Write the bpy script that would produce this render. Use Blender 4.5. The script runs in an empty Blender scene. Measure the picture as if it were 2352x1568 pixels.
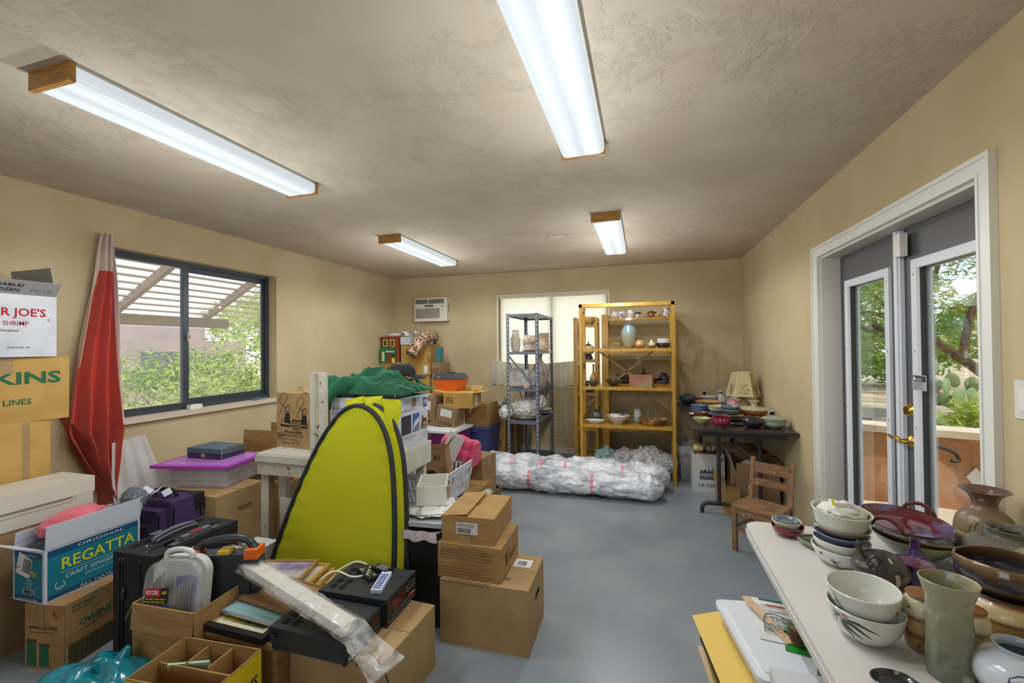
import bpy, bmesh, math, random
from mathutils import Vector, Matrix, noise
PI=math.pi; rad=math.radians
S=bpy.context.scene; C=S.collection
random.seed(7)
# ------------------------------------------------------------------ camera
F=998.27; YAW=-0.2931; PIT=0.0108; ROL=-0.0101; CH=1.4223
fw=Vector((math.sin(YAW)*math.cos(PIT),math.cos(YAW)*math.cos(PIT),math.sin(PIT)))
r0=Vector((math.cos(YAW),-math.sin(YAW),0)); u0=r0.cross(fw)
cr=r0*math.cos(ROL)+u0*math.sin(ROL); cu=-r0*math.sin(ROL)+u0*math.cos(ROL)
cd=bpy.data.cameras.new('camera'); cam=bpy.data.objects.new('camera',cd); C.objects.link(cam)
M=Matrix.Identity(4)
for i in range(3): M[i][0]=cr[i]; M[i][1]=cu[i]; M[i][2]=-fw[i]
M[2][3]=CH; cam.matrix_world=M
cd.sensor_width=36; cd.lens=F/2352*36; cd.clip_start=.02; cd.clip_end=300
S.camera=cam
def ray(px,py): return fw*F+cr*(px-1176)-cu*(py-784)
def Zp(px,py,z): d=ray(px,py); return Vector((0,0,CH))+d*((z-CH)/d.z)
def Yp(px,py,y): d=ray(px,py); return Vector((0,0,CH))+d*(y/d.y)
def Xp(px,py,x): d=ray(px,py); return Vector((0,0,CH))+d*(x/d.x)
# ------------------------------------------------------------------ world, sun, exposure
S.view_settings.view_transform='Standard'; S.view_settings.look='None'; S.view_settings.gamma=1
S.view_settings.exposure=0.0; S.view_settings.use_curve_mapping=False
W=bpy.data.worlds.new('sky'); S.world=W; W.use_nodes=True
wn=W.node_tree.nodes; wl=W.node_tree.links; wn.clear()
wo=wn.new('ShaderNodeOutputWorld'); wb=wn.new('ShaderNodeBackground')
tc=wn.new('ShaderNodeTexCoord'); sx=wn.new('ShaderNodeSeparateXYZ'); wr=wn.new('ShaderNodeValToRGB')
wl.new(tc.outputs['Generated'],sx.inputs[0]); wl.new(sx.outputs['Z'],wr.inputs[0]); wl.new(wr.outputs[0],wb.inputs[0]); wl.new(wb.outputs[0],wo.inputs[0])
wr.color_ramp.elements[0].position=.0; wr.color_ramp.elements[0].color=(.80,.86,.95,1)
wr.color_ramp.elements[1].position=.6; wr.color_ramp.elements[1].color=(.36,.55,.86,1)
wb.inputs[1].default_value=2.0
sl=bpy.data.lights.new('sun','SUN'); so=bpy.data.objects.new('sun',sl); C.objects.link(so)
sl.energy=5.0; sl.angle=rad(.6); sl.color=(1,.95,.86)
so.rotation_euler=Vector((-.45,.35,-.82)).to_track_quat('-Z','Y').to_euler()
def area(nm,loc,rot,sx_,sy_,e,col):
    ld=bpy.data.lights.new(nm,'AREA'); ld.shape='RECTANGLE'; ld.size=sx_; ld.size_y=sy_; ld.energy=e; ld.color=col
    lo=bpy.data.objects.new(nm,ld); C.objects.link(lo); lo.location=loc; lo.rotation_euler=rot
area('daylight_back_window',(-1.18,6.35,1.5),(-PI/2,0,0),1.9,1.5,13,(1,.97,.9))      # added lamp outside, boosting daylight on the back window's blind
area('daylight_rear_window',(-1.3,-1.97,1.5),(PI/2,0,0),2.3,1.15,10,(1,.98,.95))      # added fill lamp, set in an invented window behind the viewer
# ------------------------------------------------------------------ materials
def lin(c): return tuple((x/255/12.92 if x/255<=.04045 else ((x/255+.055)/1.055)**2.4) for x in c)+(1,)
MC={}
def mat(name,c,r=.6,c2=None,ns=6,lo=.35,hi=.65,bump=0,bs=40,metal=0,coat=0,stretch=(1,1,1),det=4,spec=.5,bdet=4,bdist=.01,sheen=0,trans=0,alpha=1,sss=0):
    if name in MC: return MC[name]
    m=bpy.data.materials.new(name); m.use_nodes=True; n=m.node_tree.nodes; l=m.node_tree.links; b=n['Principled BSDF']
    b.inputs['Base Color'].default_value=lin(c); b.inputs['Roughness'].default_value=r; b.inputs['Metallic'].default_value=metal
    b.inputs['Coat Weight'].default_value=coat; b.inputs['Coat Roughness'].default_value=.08; b.inputs['Specular IOR Level'].default_value=spec
    b.inputs['Sheen Weight'].default_value=sheen; b.inputs['Transmission Weight'].default_value=trans; b.inputs['Alpha'].default_value=alpha
    co=n.new('ShaderNodeTexCoord'); mp=n.new('ShaderNodeMapping'); mp.inputs['Scale'].default_value=stretch; l.new(co.outputs['Object'],mp.inputs[0])
    if c2:
        t=n.new('ShaderNodeTexNoise'); t.inputs['Scale'].default_value=ns; t.inputs['Detail'].default_value=det; l.new(mp.outputs[0],t.inputs[0])
        rp=n.new('ShaderNodeValToRGB'); rp.color_ramp.elements[0].position=lo; rp.color_ramp.elements[1].position=hi
        rp.color_ramp.elements[0].color=lin(c); rp.color_ramp.elements[1].color=lin(c2); l.new(t.outputs[0],rp.inputs[0]); l.new(rp.outputs[0],b.inputs['Base Color'])
    if bump:
        t=n.new('ShaderNodeTexNoise'); t.inputs['Scale'].default_value=bs; t.inputs['Detail'].default_value=bdet; l.new(mp.outputs[0],t.inputs[0])
        bp=n.new('ShaderNodeBump'); bp.inputs['Strength'].default_value=bump; bp.inputs['Distance'].default_value=bdist; l.new(t.outputs[0],bp.inputs['Height']); l.new(bp.outputs[0],b.inputs['Normal'])
    MC[name]=m; return m
def glaze(name,stops,h=.1,jit=.15,ns=8,r=.18,axis='Z',coat=.5,speck=None,bump=0):
    "coloured bands up the pot's height, with a ragged edge"
    if name in MC: return MC[name]
    m=mat(name,stops[0][1],r=r,coat=coat); n=m.node_tree.nodes; l=m.node_tree.links; b=n['Principled BSDF']
    co=n.new('ShaderNodeTexCoord'); sp=n.new('ShaderNodeSeparateXYZ'); l.new(co.outputs['Object'],sp.inputs[0])
    t=n.new('ShaderNodeTexNoise'); t.inputs['Scale'].default_value=ns; t.inputs['Detail'].default_value=5; l.new(co.outputs['Object'],t.inputs[0])
    a=n.new('ShaderNodeMath'); a.operation='DIVIDE'; a.inputs[1].default_value=h; l.new(sp.outputs[axis],a.inputs[0])
    k=n.new('ShaderNodeMath'); k.operation='MULTIPLY_ADD'; k.inputs[1].default_value=jit*2; k.inputs[2].default_value=-jit; l.new(t.outputs[0],k.inputs[0])
    s=n.new('ShaderNodeMath'); s.operation='ADD'; l.new(a.outputs[0],s.inputs[0]); l.new(k.outputs[0],s.inputs[1])
    rp=n.new('ShaderNodeValToRGB'); e=rp.color_ramp.elements
    e[0].position=stops[0][0]; e[0].color=lin(stops[0][1]); e[1].position=stops[-1][0]; e[1].color=lin(stops[-1][1])
    for q,c in stops[1:-1]: x=e.new(q); x.color=lin(c)
    l.new(s.outputs[0],rp.inputs[0]); out=rp.outputs[0]
    if speck:
        v=n.new('ShaderNodeTexNoise'); v.inputs['Scale'].default_value=speck[1]; v.inputs['Detail'].default_value=2; l.new(co.outputs['Object'],v.inputs[0])
        q=n.new('ShaderNodeValToRGB'); q.color_ramp.elements[0].position=speck[2]; q.color_ramp.elements[1].position=speck[2]+.04; l.new(v.outputs[0],q.inputs[0])
        mx=n.new('ShaderNodeMixRGB'); l.new(q.outputs[0],mx.inputs[0]); l.new(out,mx.inputs[1]); mx.inputs[2].default_value=lin(speck[0]); out=mx.outputs[0]
    l.new(out,b.inputs['Base Color'])
    if bump:
        bp=n.new('ShaderNodeBump'); bp.inputs['Strength'].default_value=bump; bp.inputs['Distance'].default_value=.004; l.new(t.outputs[0],bp.inputs['Height']); l.new(bp.outputs[0],b.inputs['Normal'])
    return m
def film(name,c,clear=.5,r=.15,ws=25,bump=.6,lo=.3,hi=.7):
    "thin plastic film: partly clear, partly milky, creased"
    if name in MC: return MC[name]
    m=bpy.data.materials.new(name); m.use_nodes=True; n=m.node_tree.nodes; l=m.node_tree.links; b=n['Principled BSDF']; o=n['Material Output']
    b.inputs['Base Color'].default_value=lin(c); b.inputs['Roughness'].default_value=r; b.inputs['Specular IOR Level'].default_value=.7
    co=n.new('ShaderNodeTexCoord'); t=n.new('ShaderNodeTexNoise'); t.inputs['Scale'].default_value=ws; t.inputs['Detail'].default_value=5; t.inputs['Distortion'].default_value=1.2
    l.new(co.outputs['Object'],t.inputs[0])
    bp=n.new('ShaderNodeBump'); bp.inputs['Strength'].default_value=bump; bp.inputs['Distance'].default_value=.01; l.new(t.outputs[0],bp.inputs['Height']); l.new(bp.outputs[0],b.inputs['Normal'])
    tr=n.new('ShaderNodeBsdfTransparent'); mx=n.new('ShaderNodeMixShader'); mr=n.new('ShaderNodeMapRange')
    mr.inputs['From Min'].default_value=lo; mr.inputs['From Max'].default_value=hi; mr.inputs['To Min'].default_value=max(0,1-clear-.2); mr.inputs['To Max'].default_value=min(1,1-clear+.2)
    l.new(t.outputs[0],mr.inputs[0]); l.new(mr.outputs[0],mx.inputs[0]); l.new(tr.outputs[0],mx.inputs[1]); l.new(b.outputs[0],mx.inputs[2]); l.new(mx.outputs[0],o.inputs[0])
    MC[name]=m; return m
def glassmat(name,tint=(250,252,250),refl=.9,dust=0):
    if name in MC: return MC[name]
    m=bpy.data.materials.new(name); m.use_nodes=True; n=m.node_tree.nodes; l=m.node_tree.links; o=n['Material Output']; n.remove(n['Principled BSDF'])
    tr=n.new('ShaderNodeBsdfTransparent'); tr.inputs[0].default_value=lin(tint); g=n.new('ShaderNodeBsdfGlossy'); g.inputs['Roughness'].default_value=.02
    fr=n.new('ShaderNodeFresnel'); fr.inputs[0].default_value=1.35; k=n.new('ShaderNodeMath'); k.operation='MULTIPLY'; k.inputs[1].default_value=refl; l.new(fr.outputs[0],k.inputs[0])
    mx=n.new('ShaderNodeMixShader'); l.new(k.outputs[0],mx.inputs[0]); l.new(tr.outputs[0],mx.inputs[1]); l.new(g.outputs[0],mx.inputs[2]); out=mx.outputs[0]
    if dust:
        tt=n.new('ShaderNodeBsdfTranslucent'); tt.inputs[0].default_value=(.9,.9,.86,1); m2=n.new('ShaderNodeMixShader'); tx=n.new('ShaderNodeTexNoise'); tx.inputs['Scale'].default_value=2.5; tx.inputs['Detail'].default_value=4; k2=n.new('ShaderNodeMath'); k2.operation='MULTIPLY'; k2.inputs[1].default_value=dust*2; l.new(tx.outputs[0],k2.inputs[0]); l.new(k2.outputs[0],m2.inputs[0]); l.new(out,m2.inputs[1]); l.new(tt.outputs[0],m2.inputs[2]); out=m2.outputs[0]
    l.new(out,o.inputs[0]); MC[name]=m; return m
def cloth_tl(name,c,c2=None,tl=.5,ns=20,wave=None):
    "cloth or paper that lets some light through"
    if name in MC: return MC[name]
    m=mat(name,c,r=.9,c2=c2,ns=ns); n=m.node_tree.nodes; l=m.node_tree.links; b=n['Principled BSDF']; o=n['Material Output']
    t=n.new('ShaderNodeBsdfTranslucent'); t.inputs[0].default_value=lin(c); mx=n.new('ShaderNodeMixShader'); mx.inputs[0].default_value=tl
    l.new(b.outputs[0],mx.inputs[1]); l.new(t.outputs[0],mx.inputs[2]); l.new(mx.outputs[0],o.inputs[0]); return m
# plain palette
wallm=mat('stucco_wall',(198,181,144),r=.92,c2=(188,170,131),ns=2.2,bump=.35,bs=9,bdet=6,bdist=.012)
floorm=mat('painted_concrete',(124,133,141),r=.34,c2=(142,147,150),ns=2.5,det=6,bump=.06,bs=30)
white=mat('white_paint',(214,212,204),r=.5); offw=mat('off_white_plastic',(226,224,214),r=.4)
card=mat('cardboard',(168,132,80),r=.85,c2=(152,116,66),ns=9,bump=.12,bs=60,stretch=(1,1,6)); cardy=mat('ochre_cardboard',(188,150,82),r=.85,c2=(172,134,66),ns=7,bump=.12,bs=60)
cardd=mat('dull_cardboard',(150,122,86),r=.88,c2=(138,110,76),ns=7,bump=.15,bs=50); cardl=mat('pale_cardboard',(172,142,96),r=.85,c2=(158,128,84),ns=6,bump=.1,bs=60)
cardw=mat('white_cardboard',(204,206,210),r=.6,c2=(190,192,198),ns=10); corr=mat('corrugated_edge',(140,112,72),r=.95,c2=(96,72,42),ns=120)
tape=film('packing_tape_film',(176,150,110),clear=.35,r=.2,ws=60,bump=.2)
paper=mat('white_paper',(226,226,222),r=.8,c2=(206,206,204),ns=14); ink=mat('black_ink',(30,28,26),r=.8); inkb=mat('brown_ink',(78,58,36),r=.85)
green_i=mat('green_ink',(30,98,62),r=.8); red_i=mat('red_ink',(168,28,44),r=.8); teal_i=mat('teal_print',(22,124,142),r=.5,c2=(18,116,136),ns=4); navy_i=mat('navy_print',(18,74,112),r=.5)
yel_i=mat('yellow_print',(214,206,40),r=.5); blue_i=mat('blue_ink',(36,58,140),r=.6); grey_i=mat('grey_ink',(120,122,128),r=.8)
blackp=mat('black_plastic',(30,31,33),r=.4,bump=.1,bs=300); darkp=mat('charcoal_plastic',(58,61,66),r=.4); greyp=mat('grey_plastic',(120,123,128),r=.45)
beigep=mat('beige_plastic',(196,190,176),r=.45); whitep=mat('milky_plastic',(222,224,222),r=.35); orangep=mat('orange_plastic',(224,104,30),r=.4)
chrome=mat('chrome',(210,210,212),r=.2,metal=1); brass=mat('polished_brass',(212,172,84),r=.22,metal=1)
pine=mat('yellow_pine',(190,146,50),r=.42,c2=(162,118,32),ns=5,stretch=(14,14,1.2),coat=.25,bump=.05,bs=20); pinel=mat('pine_slat',(186,150,84),r=.5,c2=(168,130,66),ns=6,stretch=(2,10,10))
oak=mat('honey_oak',(176,128,58),r=.45,c2=(142,96,38),ns=6,stretch=(2,14,14)); steel=mat('grey_enamel_steel',(104,112,124),r=.45,metal=.2); steeld=mat('dark_grey_shelf_steel',(78,84,92),r=.4,metal=.3)
nylon_k=mat('black_nylon',(18,19,22),r=.75,bump=.25,bs=400,c2=(30,31,35),ns=12); nylon_p=mat('purple_nylon',(76,48,100),r=.7,c2=(56,36,74),ns=10,bump=.25,bs=350)
# ------------------------------------------------------------------ mesh building
def catmull(pts,n=4):
    out=[]; P=[pts[0]]+list(pts)+[pts[-1]]
    for i in range(1,len(P)-2):
        a,b,c,d=P[i-1:i+3]
        for k in range(n):
            t=k/n; out.append(tuple(.5*((2*b[j])+(-a[j]+c[j])*t+(2*a[j]-5*b[j]+4*c[j]-d[j])*t*t+(-a[j]+3*b[j]-3*c[j]+d[j])*t**3) for j in range(len(b))))
    out.append(tuple(pts[-1])); return out
def RZ(a): return Matrix.Rotation(a,4,'Z')
def TR(x,y,z,rx=0,ry=0,rz=0): return Matrix.Translation((x,y,z))@Matrix.Rotation(rz,4,'Z')@Matrix.Rotation(ry,4,'Y')@Matrix.Rotation(rx,4,'X')
class MB:
    def __init__(s): s.bm=bmesh.new()
    def _add(s,vs,fs,m=0,T=None,bev=0,seg=2):
        b=s.bm; V=[b.verts.new((T@Vector(v)) if T is not None else v) for v in vs]; out=[]
        for f in fs:
            try: q=b.faces.new([V[i] for i in f]); q.material_index=m; out.append(q)
            except ValueError: pass
        if bev:
            es=list({e for q in out for e in q.edges if len(e.link_faces)==2 and e.calc_face_angle(0)>.6})
            r=bmesh.ops.bevel(b,geom=es,offset=bev,segments=seg,profile=.5,affect='EDGES')
            for q in r['faces']: q.material_index=m
        return s
    def box(s,x0,x1,y0,y1,z0,z1,m=0,bev=0,T=None,seg=2):
        return s._add([(x0,y0,z0),(x1,y0,z0),(x1,y1,z0),(x0,y1,z0),(x0,y0,z1),(x1,y0,z1),(x1,y1,z1),(x0,y1,z1)],
            [(3,2,1,0),(4,5,6,7),(0,1,5,4),(1,2,6,5),(2,3,7,6),(3,0,4,7)],m,T,bev,seg)
    def taper(s,w0,d0,w1,d1,z0,z1,m=0,bev=0,T=None,seg=2):
        a,b,c,d=w0/2,d0/2,w1/2,d1/2
        return s._add([(-a,-b,z0),(a,-b,z0),(a,b,z0),(-a,b,z0),(-c,-d,z1),(c,-d,z1),(c,d,z1),(-c,d,z1)],
            [(3,2,1,0),(4,5,6,7),(0,1,5,4),(1,2,6,5),(2,3,7,6),(3,0,4,7)],m,T,bev,seg)
    def prism(s,poly,z0,z1,m=0,bev=0,T=None,seg=2):
        n=len(poly); vs=[(x,y,z0) for x,y in poly]+[(x,y,z1) for x,y in poly]
        fs=[tuple(range(n-1,-1,-1)),tuple(range(n,2*n))]+[(i,(i+1)%n,n+(i+1)%n,n+i) for i in range(n)]
        return s._add(vs,fs,m,T,bev,seg)
    def bar(s,a,b,w,h,m=0,bev=0,up=(0,0,1)):
        a=Vector(a);b=Vector(b);d=(b-a);L=d.length;d.normalize();u=Vector(up)
        if abs(d.dot(u))>.98: u=Vector((0,1,0))
        x=d.cross(u).normalized();z=x.cross(d).normalized(); T=Matrix.Identity(4)
        for i in range(3): T[i][0]=x[i];T[i][1]=d[i];T[i][2]=z[i];T[i][3]=a[i]
        return s.box(-w/2,w/2,0,L,-h/2,h/2,m,bev,T)
    def tube(s,pts,r,seg=8,m=0,closed=False,cap=True,T=None):
        pts=[Vector(p) for p in pts]; n=len(pts); R=r if isinstance(r,(list,tuple)) else [r]*n; vs=[];fs=[]
        px=None
        for i,p in enumerate(pts):
            a=pts[(i-1)%n] if (i or closed) else p; b=pts[(i+1)%n] if (i<n-1 or closed) else p
            d=(b-a); d=d.normalized() if d.length>1e-9 else Vector((0,0,1))
            if px is None: px=d.orthogonal().normalized()
            x=(px-d*px.dot(d)); x=x.normalized() if x.length>1e-6 else d.orthogonal().normalized(); px=x; y=d.cross(x)
            for k in range(seg): t=2*PI*k/seg; vs.append(p+(x*math.cos(t)+y*math.sin(t))*R[i])
        m_=n if closed else n-1
        for i in range(m_):
            j=(i+1)%n
            for k in range(seg): fs.append((i*seg+k,i*seg+(k+1)%seg,j*seg+(k+1)%seg,j*seg+k))
        if cap and not closed: fs+= [tuple(range(seg-1,-1,-1)),tuple((n-1)*seg+k for k in range(seg))]
        return s._add(vs,fs,m,T)
    def lathe(s,prof,seg=32,m=0,T=None,sx=1,sy=1,fn=None):
        vs=[];fs=[];idx=[]
        for r,z in prof:
            if r<1e-6: idx.append([len(vs)]*seg); vs.append((0,0,z))
            else:
                idx.append(list(range(len(vs),len(vs)+seg)))
                for k in range(seg):
                    t=2*PI*k/seg; rr=r; zz=z
                    if fn: rr,zz=fn(r,z,t)
                    vs.append((rr*math.cos(t)*sx,rr*math.sin(t)*sy,zz))
        for a,b in zip(idx,idx[1:]):
            for k in range(seg):
                f=[a[k],a[(k+1)%seg],b[(k+1)%seg],b[k]]; g=[]
                for q in f:
                    if q not in g: g.append(q)
                if len(g)>2: fs.append(tuple(g))
        if prof[0][0]>1e-6: fs.append(tuple(reversed(idx[0])))
        if prof[-1][0]>1e-6: fs.append(tuple(idx[-1]))
        return s._add(vs,fs,m,T)
    def grid(s,nx,ny,fn,m=0,mfn=None,wrap=False):
        b=s.bm; V=[[b.verts.new(fn(i/nx,j/ny)) for j in range(ny+1)] for i in range(nx if wrap else nx+1)]
        for i in range(nx):
            for j in range(ny):
                i2=(i+1)%nx if wrap else i+1
                try: f=b.faces.new((V[i][j],V[i2][j],V[i2][j+1],V[i][j+1])); f.material_index=mfn((i+.5)/nx,(j+.5)/ny) if mfn else m
                except ValueError: pass
        return s
    def blob(s,c,r,fn=None,sub=4,m=0):
        g=bmesh.ops.create_icosphere(s.bm,subdivisions=sub,radius=1); c=Vector(c)
        fs={f for v in g['verts'] for f in v.link_faces}
        for v in g['verts']:
            n=v.co.copy(); k=fn(n) if fn else 1; v.co=Vector((c.x+n.x*r[0]*k,c.y+n.y*r[1]*k,c.z+n.z*r[2]*k))
        for f in fs: f.material_index=m
        return s
    def build(s,name,mats,parent=None,smooth=38,loc=None,solid=0):
        bm=s.bm
        if solid:
            bmesh.ops.recalc_face_normals(bm,faces=bm.faces[:]); r=bmesh.ops.solidify(bm,geom=bm.faces[:],thickness=solid)
        bmesh.ops.recalc_face_normals(bm,faces=bm.faces[:])
        bm.normal_update(); a=rad(smooth)
        for f in bm.faces: f.smooth=True
        for e in bm.edges: e.smooth=(len(e.link_faces)==2 and e.calc_face_angle(0)<a)
        me=bpy.data.meshes.new(name); bm.to_mesh(me); bm.free()
        for m in (mats if isinstance(mats,(list,tuple)) else [mats]): me.materials.append(m)
        o=bpy.data.objects.new(name,me); C.objects.link(o)
        if parent: o.parent=parent
        if loc is not None: o.location=loc
        return o
def tag(o,label,cat,group=None,kind=None):
    o['label']=label; o['category']=cat
    if group: o['group']=group
    if kind: o['kind']=kind
    return o
def root(name,loc,rz,label,cat,group=None,rx=0,ry=0):
    o=bpy.data.objects.new(name,None); C.objects.link(o); o.empty_display_size=.05
    o.location=loc; o.rotation_euler=(rx,ry,rz); return tag(o,label,cat,group)
def struct(o): o['kind']='structure'; return o
def nz(x,y,z,s=1): return noise.noise(Vector((x*s,y*s,z*s)))
# ------------------------------------------------------------------ lettering and printed marks
TXC={}
def text_mesh(body,bold=0,shear=0):
    k=(body,bold,shear)
    if k not in TXC:
        c=bpy.data.curves.new('t','FONT'); c.body=body; c.size=1; c.offset=bold; c.shear=shear; c.resolution_u=2
        o=bpy.data.objects.new('t',c); me=bpy.data.meshes.new_from_object(o)
        vs=[tuple(v.co) for v in me.vertices]; fs=[tuple(p.vertices) for p in me.polygons]
        bpy.data.objects.remove(o); bpy.data.curves.remove(c); bpy.data.meshes.remove(me)
        w=max([v[0] for v in vs] or [1]); TXC[k]=(vs,fs,w)
    return TXC[k]
def decal(parent,O,U,V,items,name='printed_lettering',lift=.0006):
    "items: ('t',body,x,y,height,mat[,width,bold,rot]) ('r',x0,y0,x1,y1,mat) ('p',pts,mat) ('c',x,y,r,mat) ('l',pts,width,mat)"
    O=Vector(O);U=Vector(U).normalized();V=Vector(V).normalized();N=U.cross(V).normalized(); mb=MB(); mats=[]; k=0
    for it in items:
        mt=[q for q in it if isinstance(q,bpy.types.Material)][0]
        if mt not in mats: mats.append(mt)
        mi=mats.index(mt); k+=1; h=lift+k*.00012; P=lambda x,y:O+U*x+V*y+N*h
        if it[0]=='t':
            vs,fs,w=text_mesh(it[1],it[7] if len(it)>7 else 0.0); sy=it[4]/.72; sxx=sy if len(it)<7 or not it[6] else it[6]/w; ro=rad(it[8]) if len(it)>8 else 0; c,s_=math.cos(ro),math.sin(ro)
            mb._add([P(it[2]+(v[0]*sxx)*c-(v[1]*sy)*s_,it[3]+(v[0]*sxx)*s_+(v[1]*sy)*c) for v in vs],fs,mi)
        elif it[0]=='r': x0,y0,x1,y1=it[1:5]; mb._add([P(x0,y0),P(x1,y0),P(x1,y1),P(x0,y1)],[(0,1,2,3)],mi)
        elif it[0]=='p': mb._add([P(*q) for q in it[1]],[tuple(range(len(it[1])))],mi)
        elif it[0]=='c': mb._add([P(it[1]+it[3]*math.cos(a*PI/12),it[2]+it[3]*math.sin(a*PI/12)) for a in range(24)],[tuple(range(24))],mi)
        elif it[0]=='l':
            pts=it[1];w=it[2]/2
            for a,b in zip(pts,pts[1:]):
                dx,dy=b[0]-a[0],b[1]-a[1];L=math.hypot(dx,dy) or 1;nx_,ny_=-dy/L*w,dx/L*w
                mb._add([P(a[0]+nx_,a[1]+ny_),P(a[0]-nx_,a[1]-ny_),P(b[0]-nx_,b[1]-ny_),P(b[0]+nx_,b[1]+ny_)],[(0,1,2,3)],mi)
    bm=mb.bm; bm.normal_update()
    me=bpy.data.meshes.new(name); bm.to_mesh(me); bm.free()
    for m in mats: me.materials.append(m)
    o=bpy.data.objects.new(name,me); C.objects.link(o); o.parent=parent; return o
def scrib(x0,y0,w,h,mat_,rows,seed=0,gap=.25,lw=None):
    "rows of word-like print"
    rr=random.Random(seed); it=[]; rh=h/rows
    for j in range(rows):
        y=y0+h-(j+1)*rh+rh*.25; x=x0
        while x<x0+w*(.8+.2*rr.random()):
            ww=min(rr.uniform(.5,2.2)*rh,x0+w-x)
            if ww<rh*.2: break
            n=max(1,int(ww/(rh*.3)))
            for i in range(n): it.append(('r',x+i*ww/n,y,x+(i+.72)*ww/n,y+rh*(.5 if rr.random()<.7 else .62),mat_))
            x+=ww+rh*gap*1.4
    return it
def barcode(x0,y0,w,h,mat_,seed=1):
    rr=random.Random(seed); it=[];x=x0
    while x<x0+w: ww=rr.uniform(.006,.02)*w*2; it.append(('r',x,y0,min(x+ww,x0+w),y0+h,mat_)); x+=ww+rr.uniform(.01,.03)*w
    return it
# ------------------------------------------------------------------ cardboard boxes
def faceof(w,d,h,s):
    return {'F':((-w/2,-d/2,0),(1,0,0),(0,0,1)),'R':((w/2,-d/2,0),(0,1,0),(0,0,1)),'T':((-w/2,-d/2,h),(1,0,0),(0,1,0)),
            'L':((-w/2,d/2,0),(0,-1,0),(0,0,1)),'B':((w/2,d/2,0),(-1,0,0),(0,0,1))}[s]
def carton(N,yaw,w,d,z0,h,label,mt=None,group=None,open_=None,seam='x',tp=True,prints={},cat='box',name='cardboard_box',rx=0,ry=0,inner=None,slots=(),hole=None):
    """N = near corner (front right) on plan; open_ = list of (side,angle,length) flaps when the box stands open"""
    mt=mt or card; yaw=rad(yaw); c,s_=math.cos(yaw),math.sin(yaw)
    cx=N[0]-c*w/2-s_*d/2; cy=N[1]-s_*w/2+c*d/2
    rt=root(name,(cx,cy,z0),yaw,label,cat,group,rx=rad(rx),ry=rad(ry)); t=.004
    if open_ is None:
        MB().box(-w/2,w/2,-d/2,d/2,0,h-t,0,.003).build('body',[mt,corr],rt)
        g=.0015
        if seam=='x':
            for sg in (-1,1):
                MB().box(-w/2,w/2,min(sg*g,sg*d/2),max(sg*g,sg*d/2),h-t+.0002,h,0,.0012).build('top_flap',[mt],rt)
        else:
            for sg in (-1,1): MB().box(min(sg*g,sg*w/2),max(sg*g,sg*w/2),-d/2,d/2,h-t+.0002,h,0,.0012).build('top_flap',[mt],rt)
        if tp:
            b=MB(); tw=.024; e=.0006
            if seam=='x': b.box(-w/2-e,w/2+e,-tw,tw,h+.0002,h+.0008); b.box(w/2+.0002,w/2+.0009,-tw,tw,h-.07,h+.0005); b.box(-w/2-.0009,-w/2-.0002,-tw,tw,h-.07,h+.0005)
            else: b.box(-tw,tw,-d/2-e,d/2+e,h+.0002,h+.0008); b.box(-tw,tw,-d/2-.0009,-d/2-.0002,h-.07,h+.0005)
            b.build('packing_tape',tape,rt)
    else:
        b=MB(); k=.005
        b.box(-w/2,w/2,-d/2,d/2,0,k,0); b.box(-w/2,w/2,-d/2,-d/2+k,k,h,0); b.box(-w/2,w/2,d/2-k,d/2,k,h,0)
        b.box(-w/2,-w/2+k,-d/2+k,d/2-k,k,h,0); b.box(w/2-k,w/2,-d/2+k,d/2-k,k,h,0); b.build('body',[mt,corr],rt)
        for sd,ang,L in open_:
            a=rad(ang); up=math.cos(a)*L; out=math.sin(a)*L
            m2=inner or mt
            def flap(p,q,n):
                p=Vector(p);q=Vector(q);n=Vector(n); v=Vector((0,0,up))+n*out; f=v.cross(q-p).normalized()*.0022
                b=MB(); A=[p+f,q+f,q+v+f,p+v+f,p-f,q-f,q+v-f,p+v-f]
                b._add(A,[(0,1,2,3),(7,6,5,4),(0,4,5,1),(2,6,7,3),(1,5,6,2),(3,7,4,0)],0); o=b.build('flap',[m2],rt)
            e=.003
            if sd=='F': flap((-w/2+e,-d/2,h),(w/2-e,-d/2,h),(0,-1,0))
            if sd=='B': flap((-w/2+e,d/2,h),(w/2-e,d/2,h),(0,1,0))
            if sd=='R': flap((w/2,-d/2+e,h),(w/2,d/2-e,h),(1,0,0))
            if sd=='L': flap((-w/2,-d/2+e,h),(-w/2,d/2-e,h),(-1,0,0))
    for sd,items in prints.items():
        O,U,V=faceof(w,d,h,sd[0])
        lf=.0016 if sd[0]=='T' else .0008
        if not isinstance(items[0],tuple): decal(rt,O,U,V,items[1:],items[0],lf)
        else: decal(rt,O,U,V,items,lift=lf)
    return rt
# ------------------------------------------------------------------ pots
def shell(outer,t=.004,n=4,base=None):
    o=catmull(outer,n); base=base if base is not None else o[0][1]+t*1.5
    rim=o[-1]; inn=[(max(r-t,.001),z) for r,z in o if z>base]
    inn=[q for q in reversed(inn)]
    return o+[(rim[0]-t/2,rim[1]+t*.35)]+inn+[(inn[-1][0]*.6,base),(0,base)]
def pot(name,loc,outer,m,label,cat,group=None,t=.004,seg=40,rx=0,ry=0,rz=0,sx=1,sy=1,fn=None,n=4,solid=False,m2=None):
    """one lathe-turned vessel as its own top-level mesh"""
    prof=(catmull(outer,n)+[(0,outer[-1][1])]) if solid else shell(outer,t,n)
    b=MB().lathe(prof,seg,0,None,sx,sy,fn); o=b.build(name,[m],None,50); o.location=loc; o.rotation_euler=(rad(rx),rad(ry),rad(rz))
    return tag(o,label,cat,group)
def sub(name,mb,mats,parent,**k): return mb.build(name,mats,parent,**k)
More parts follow.
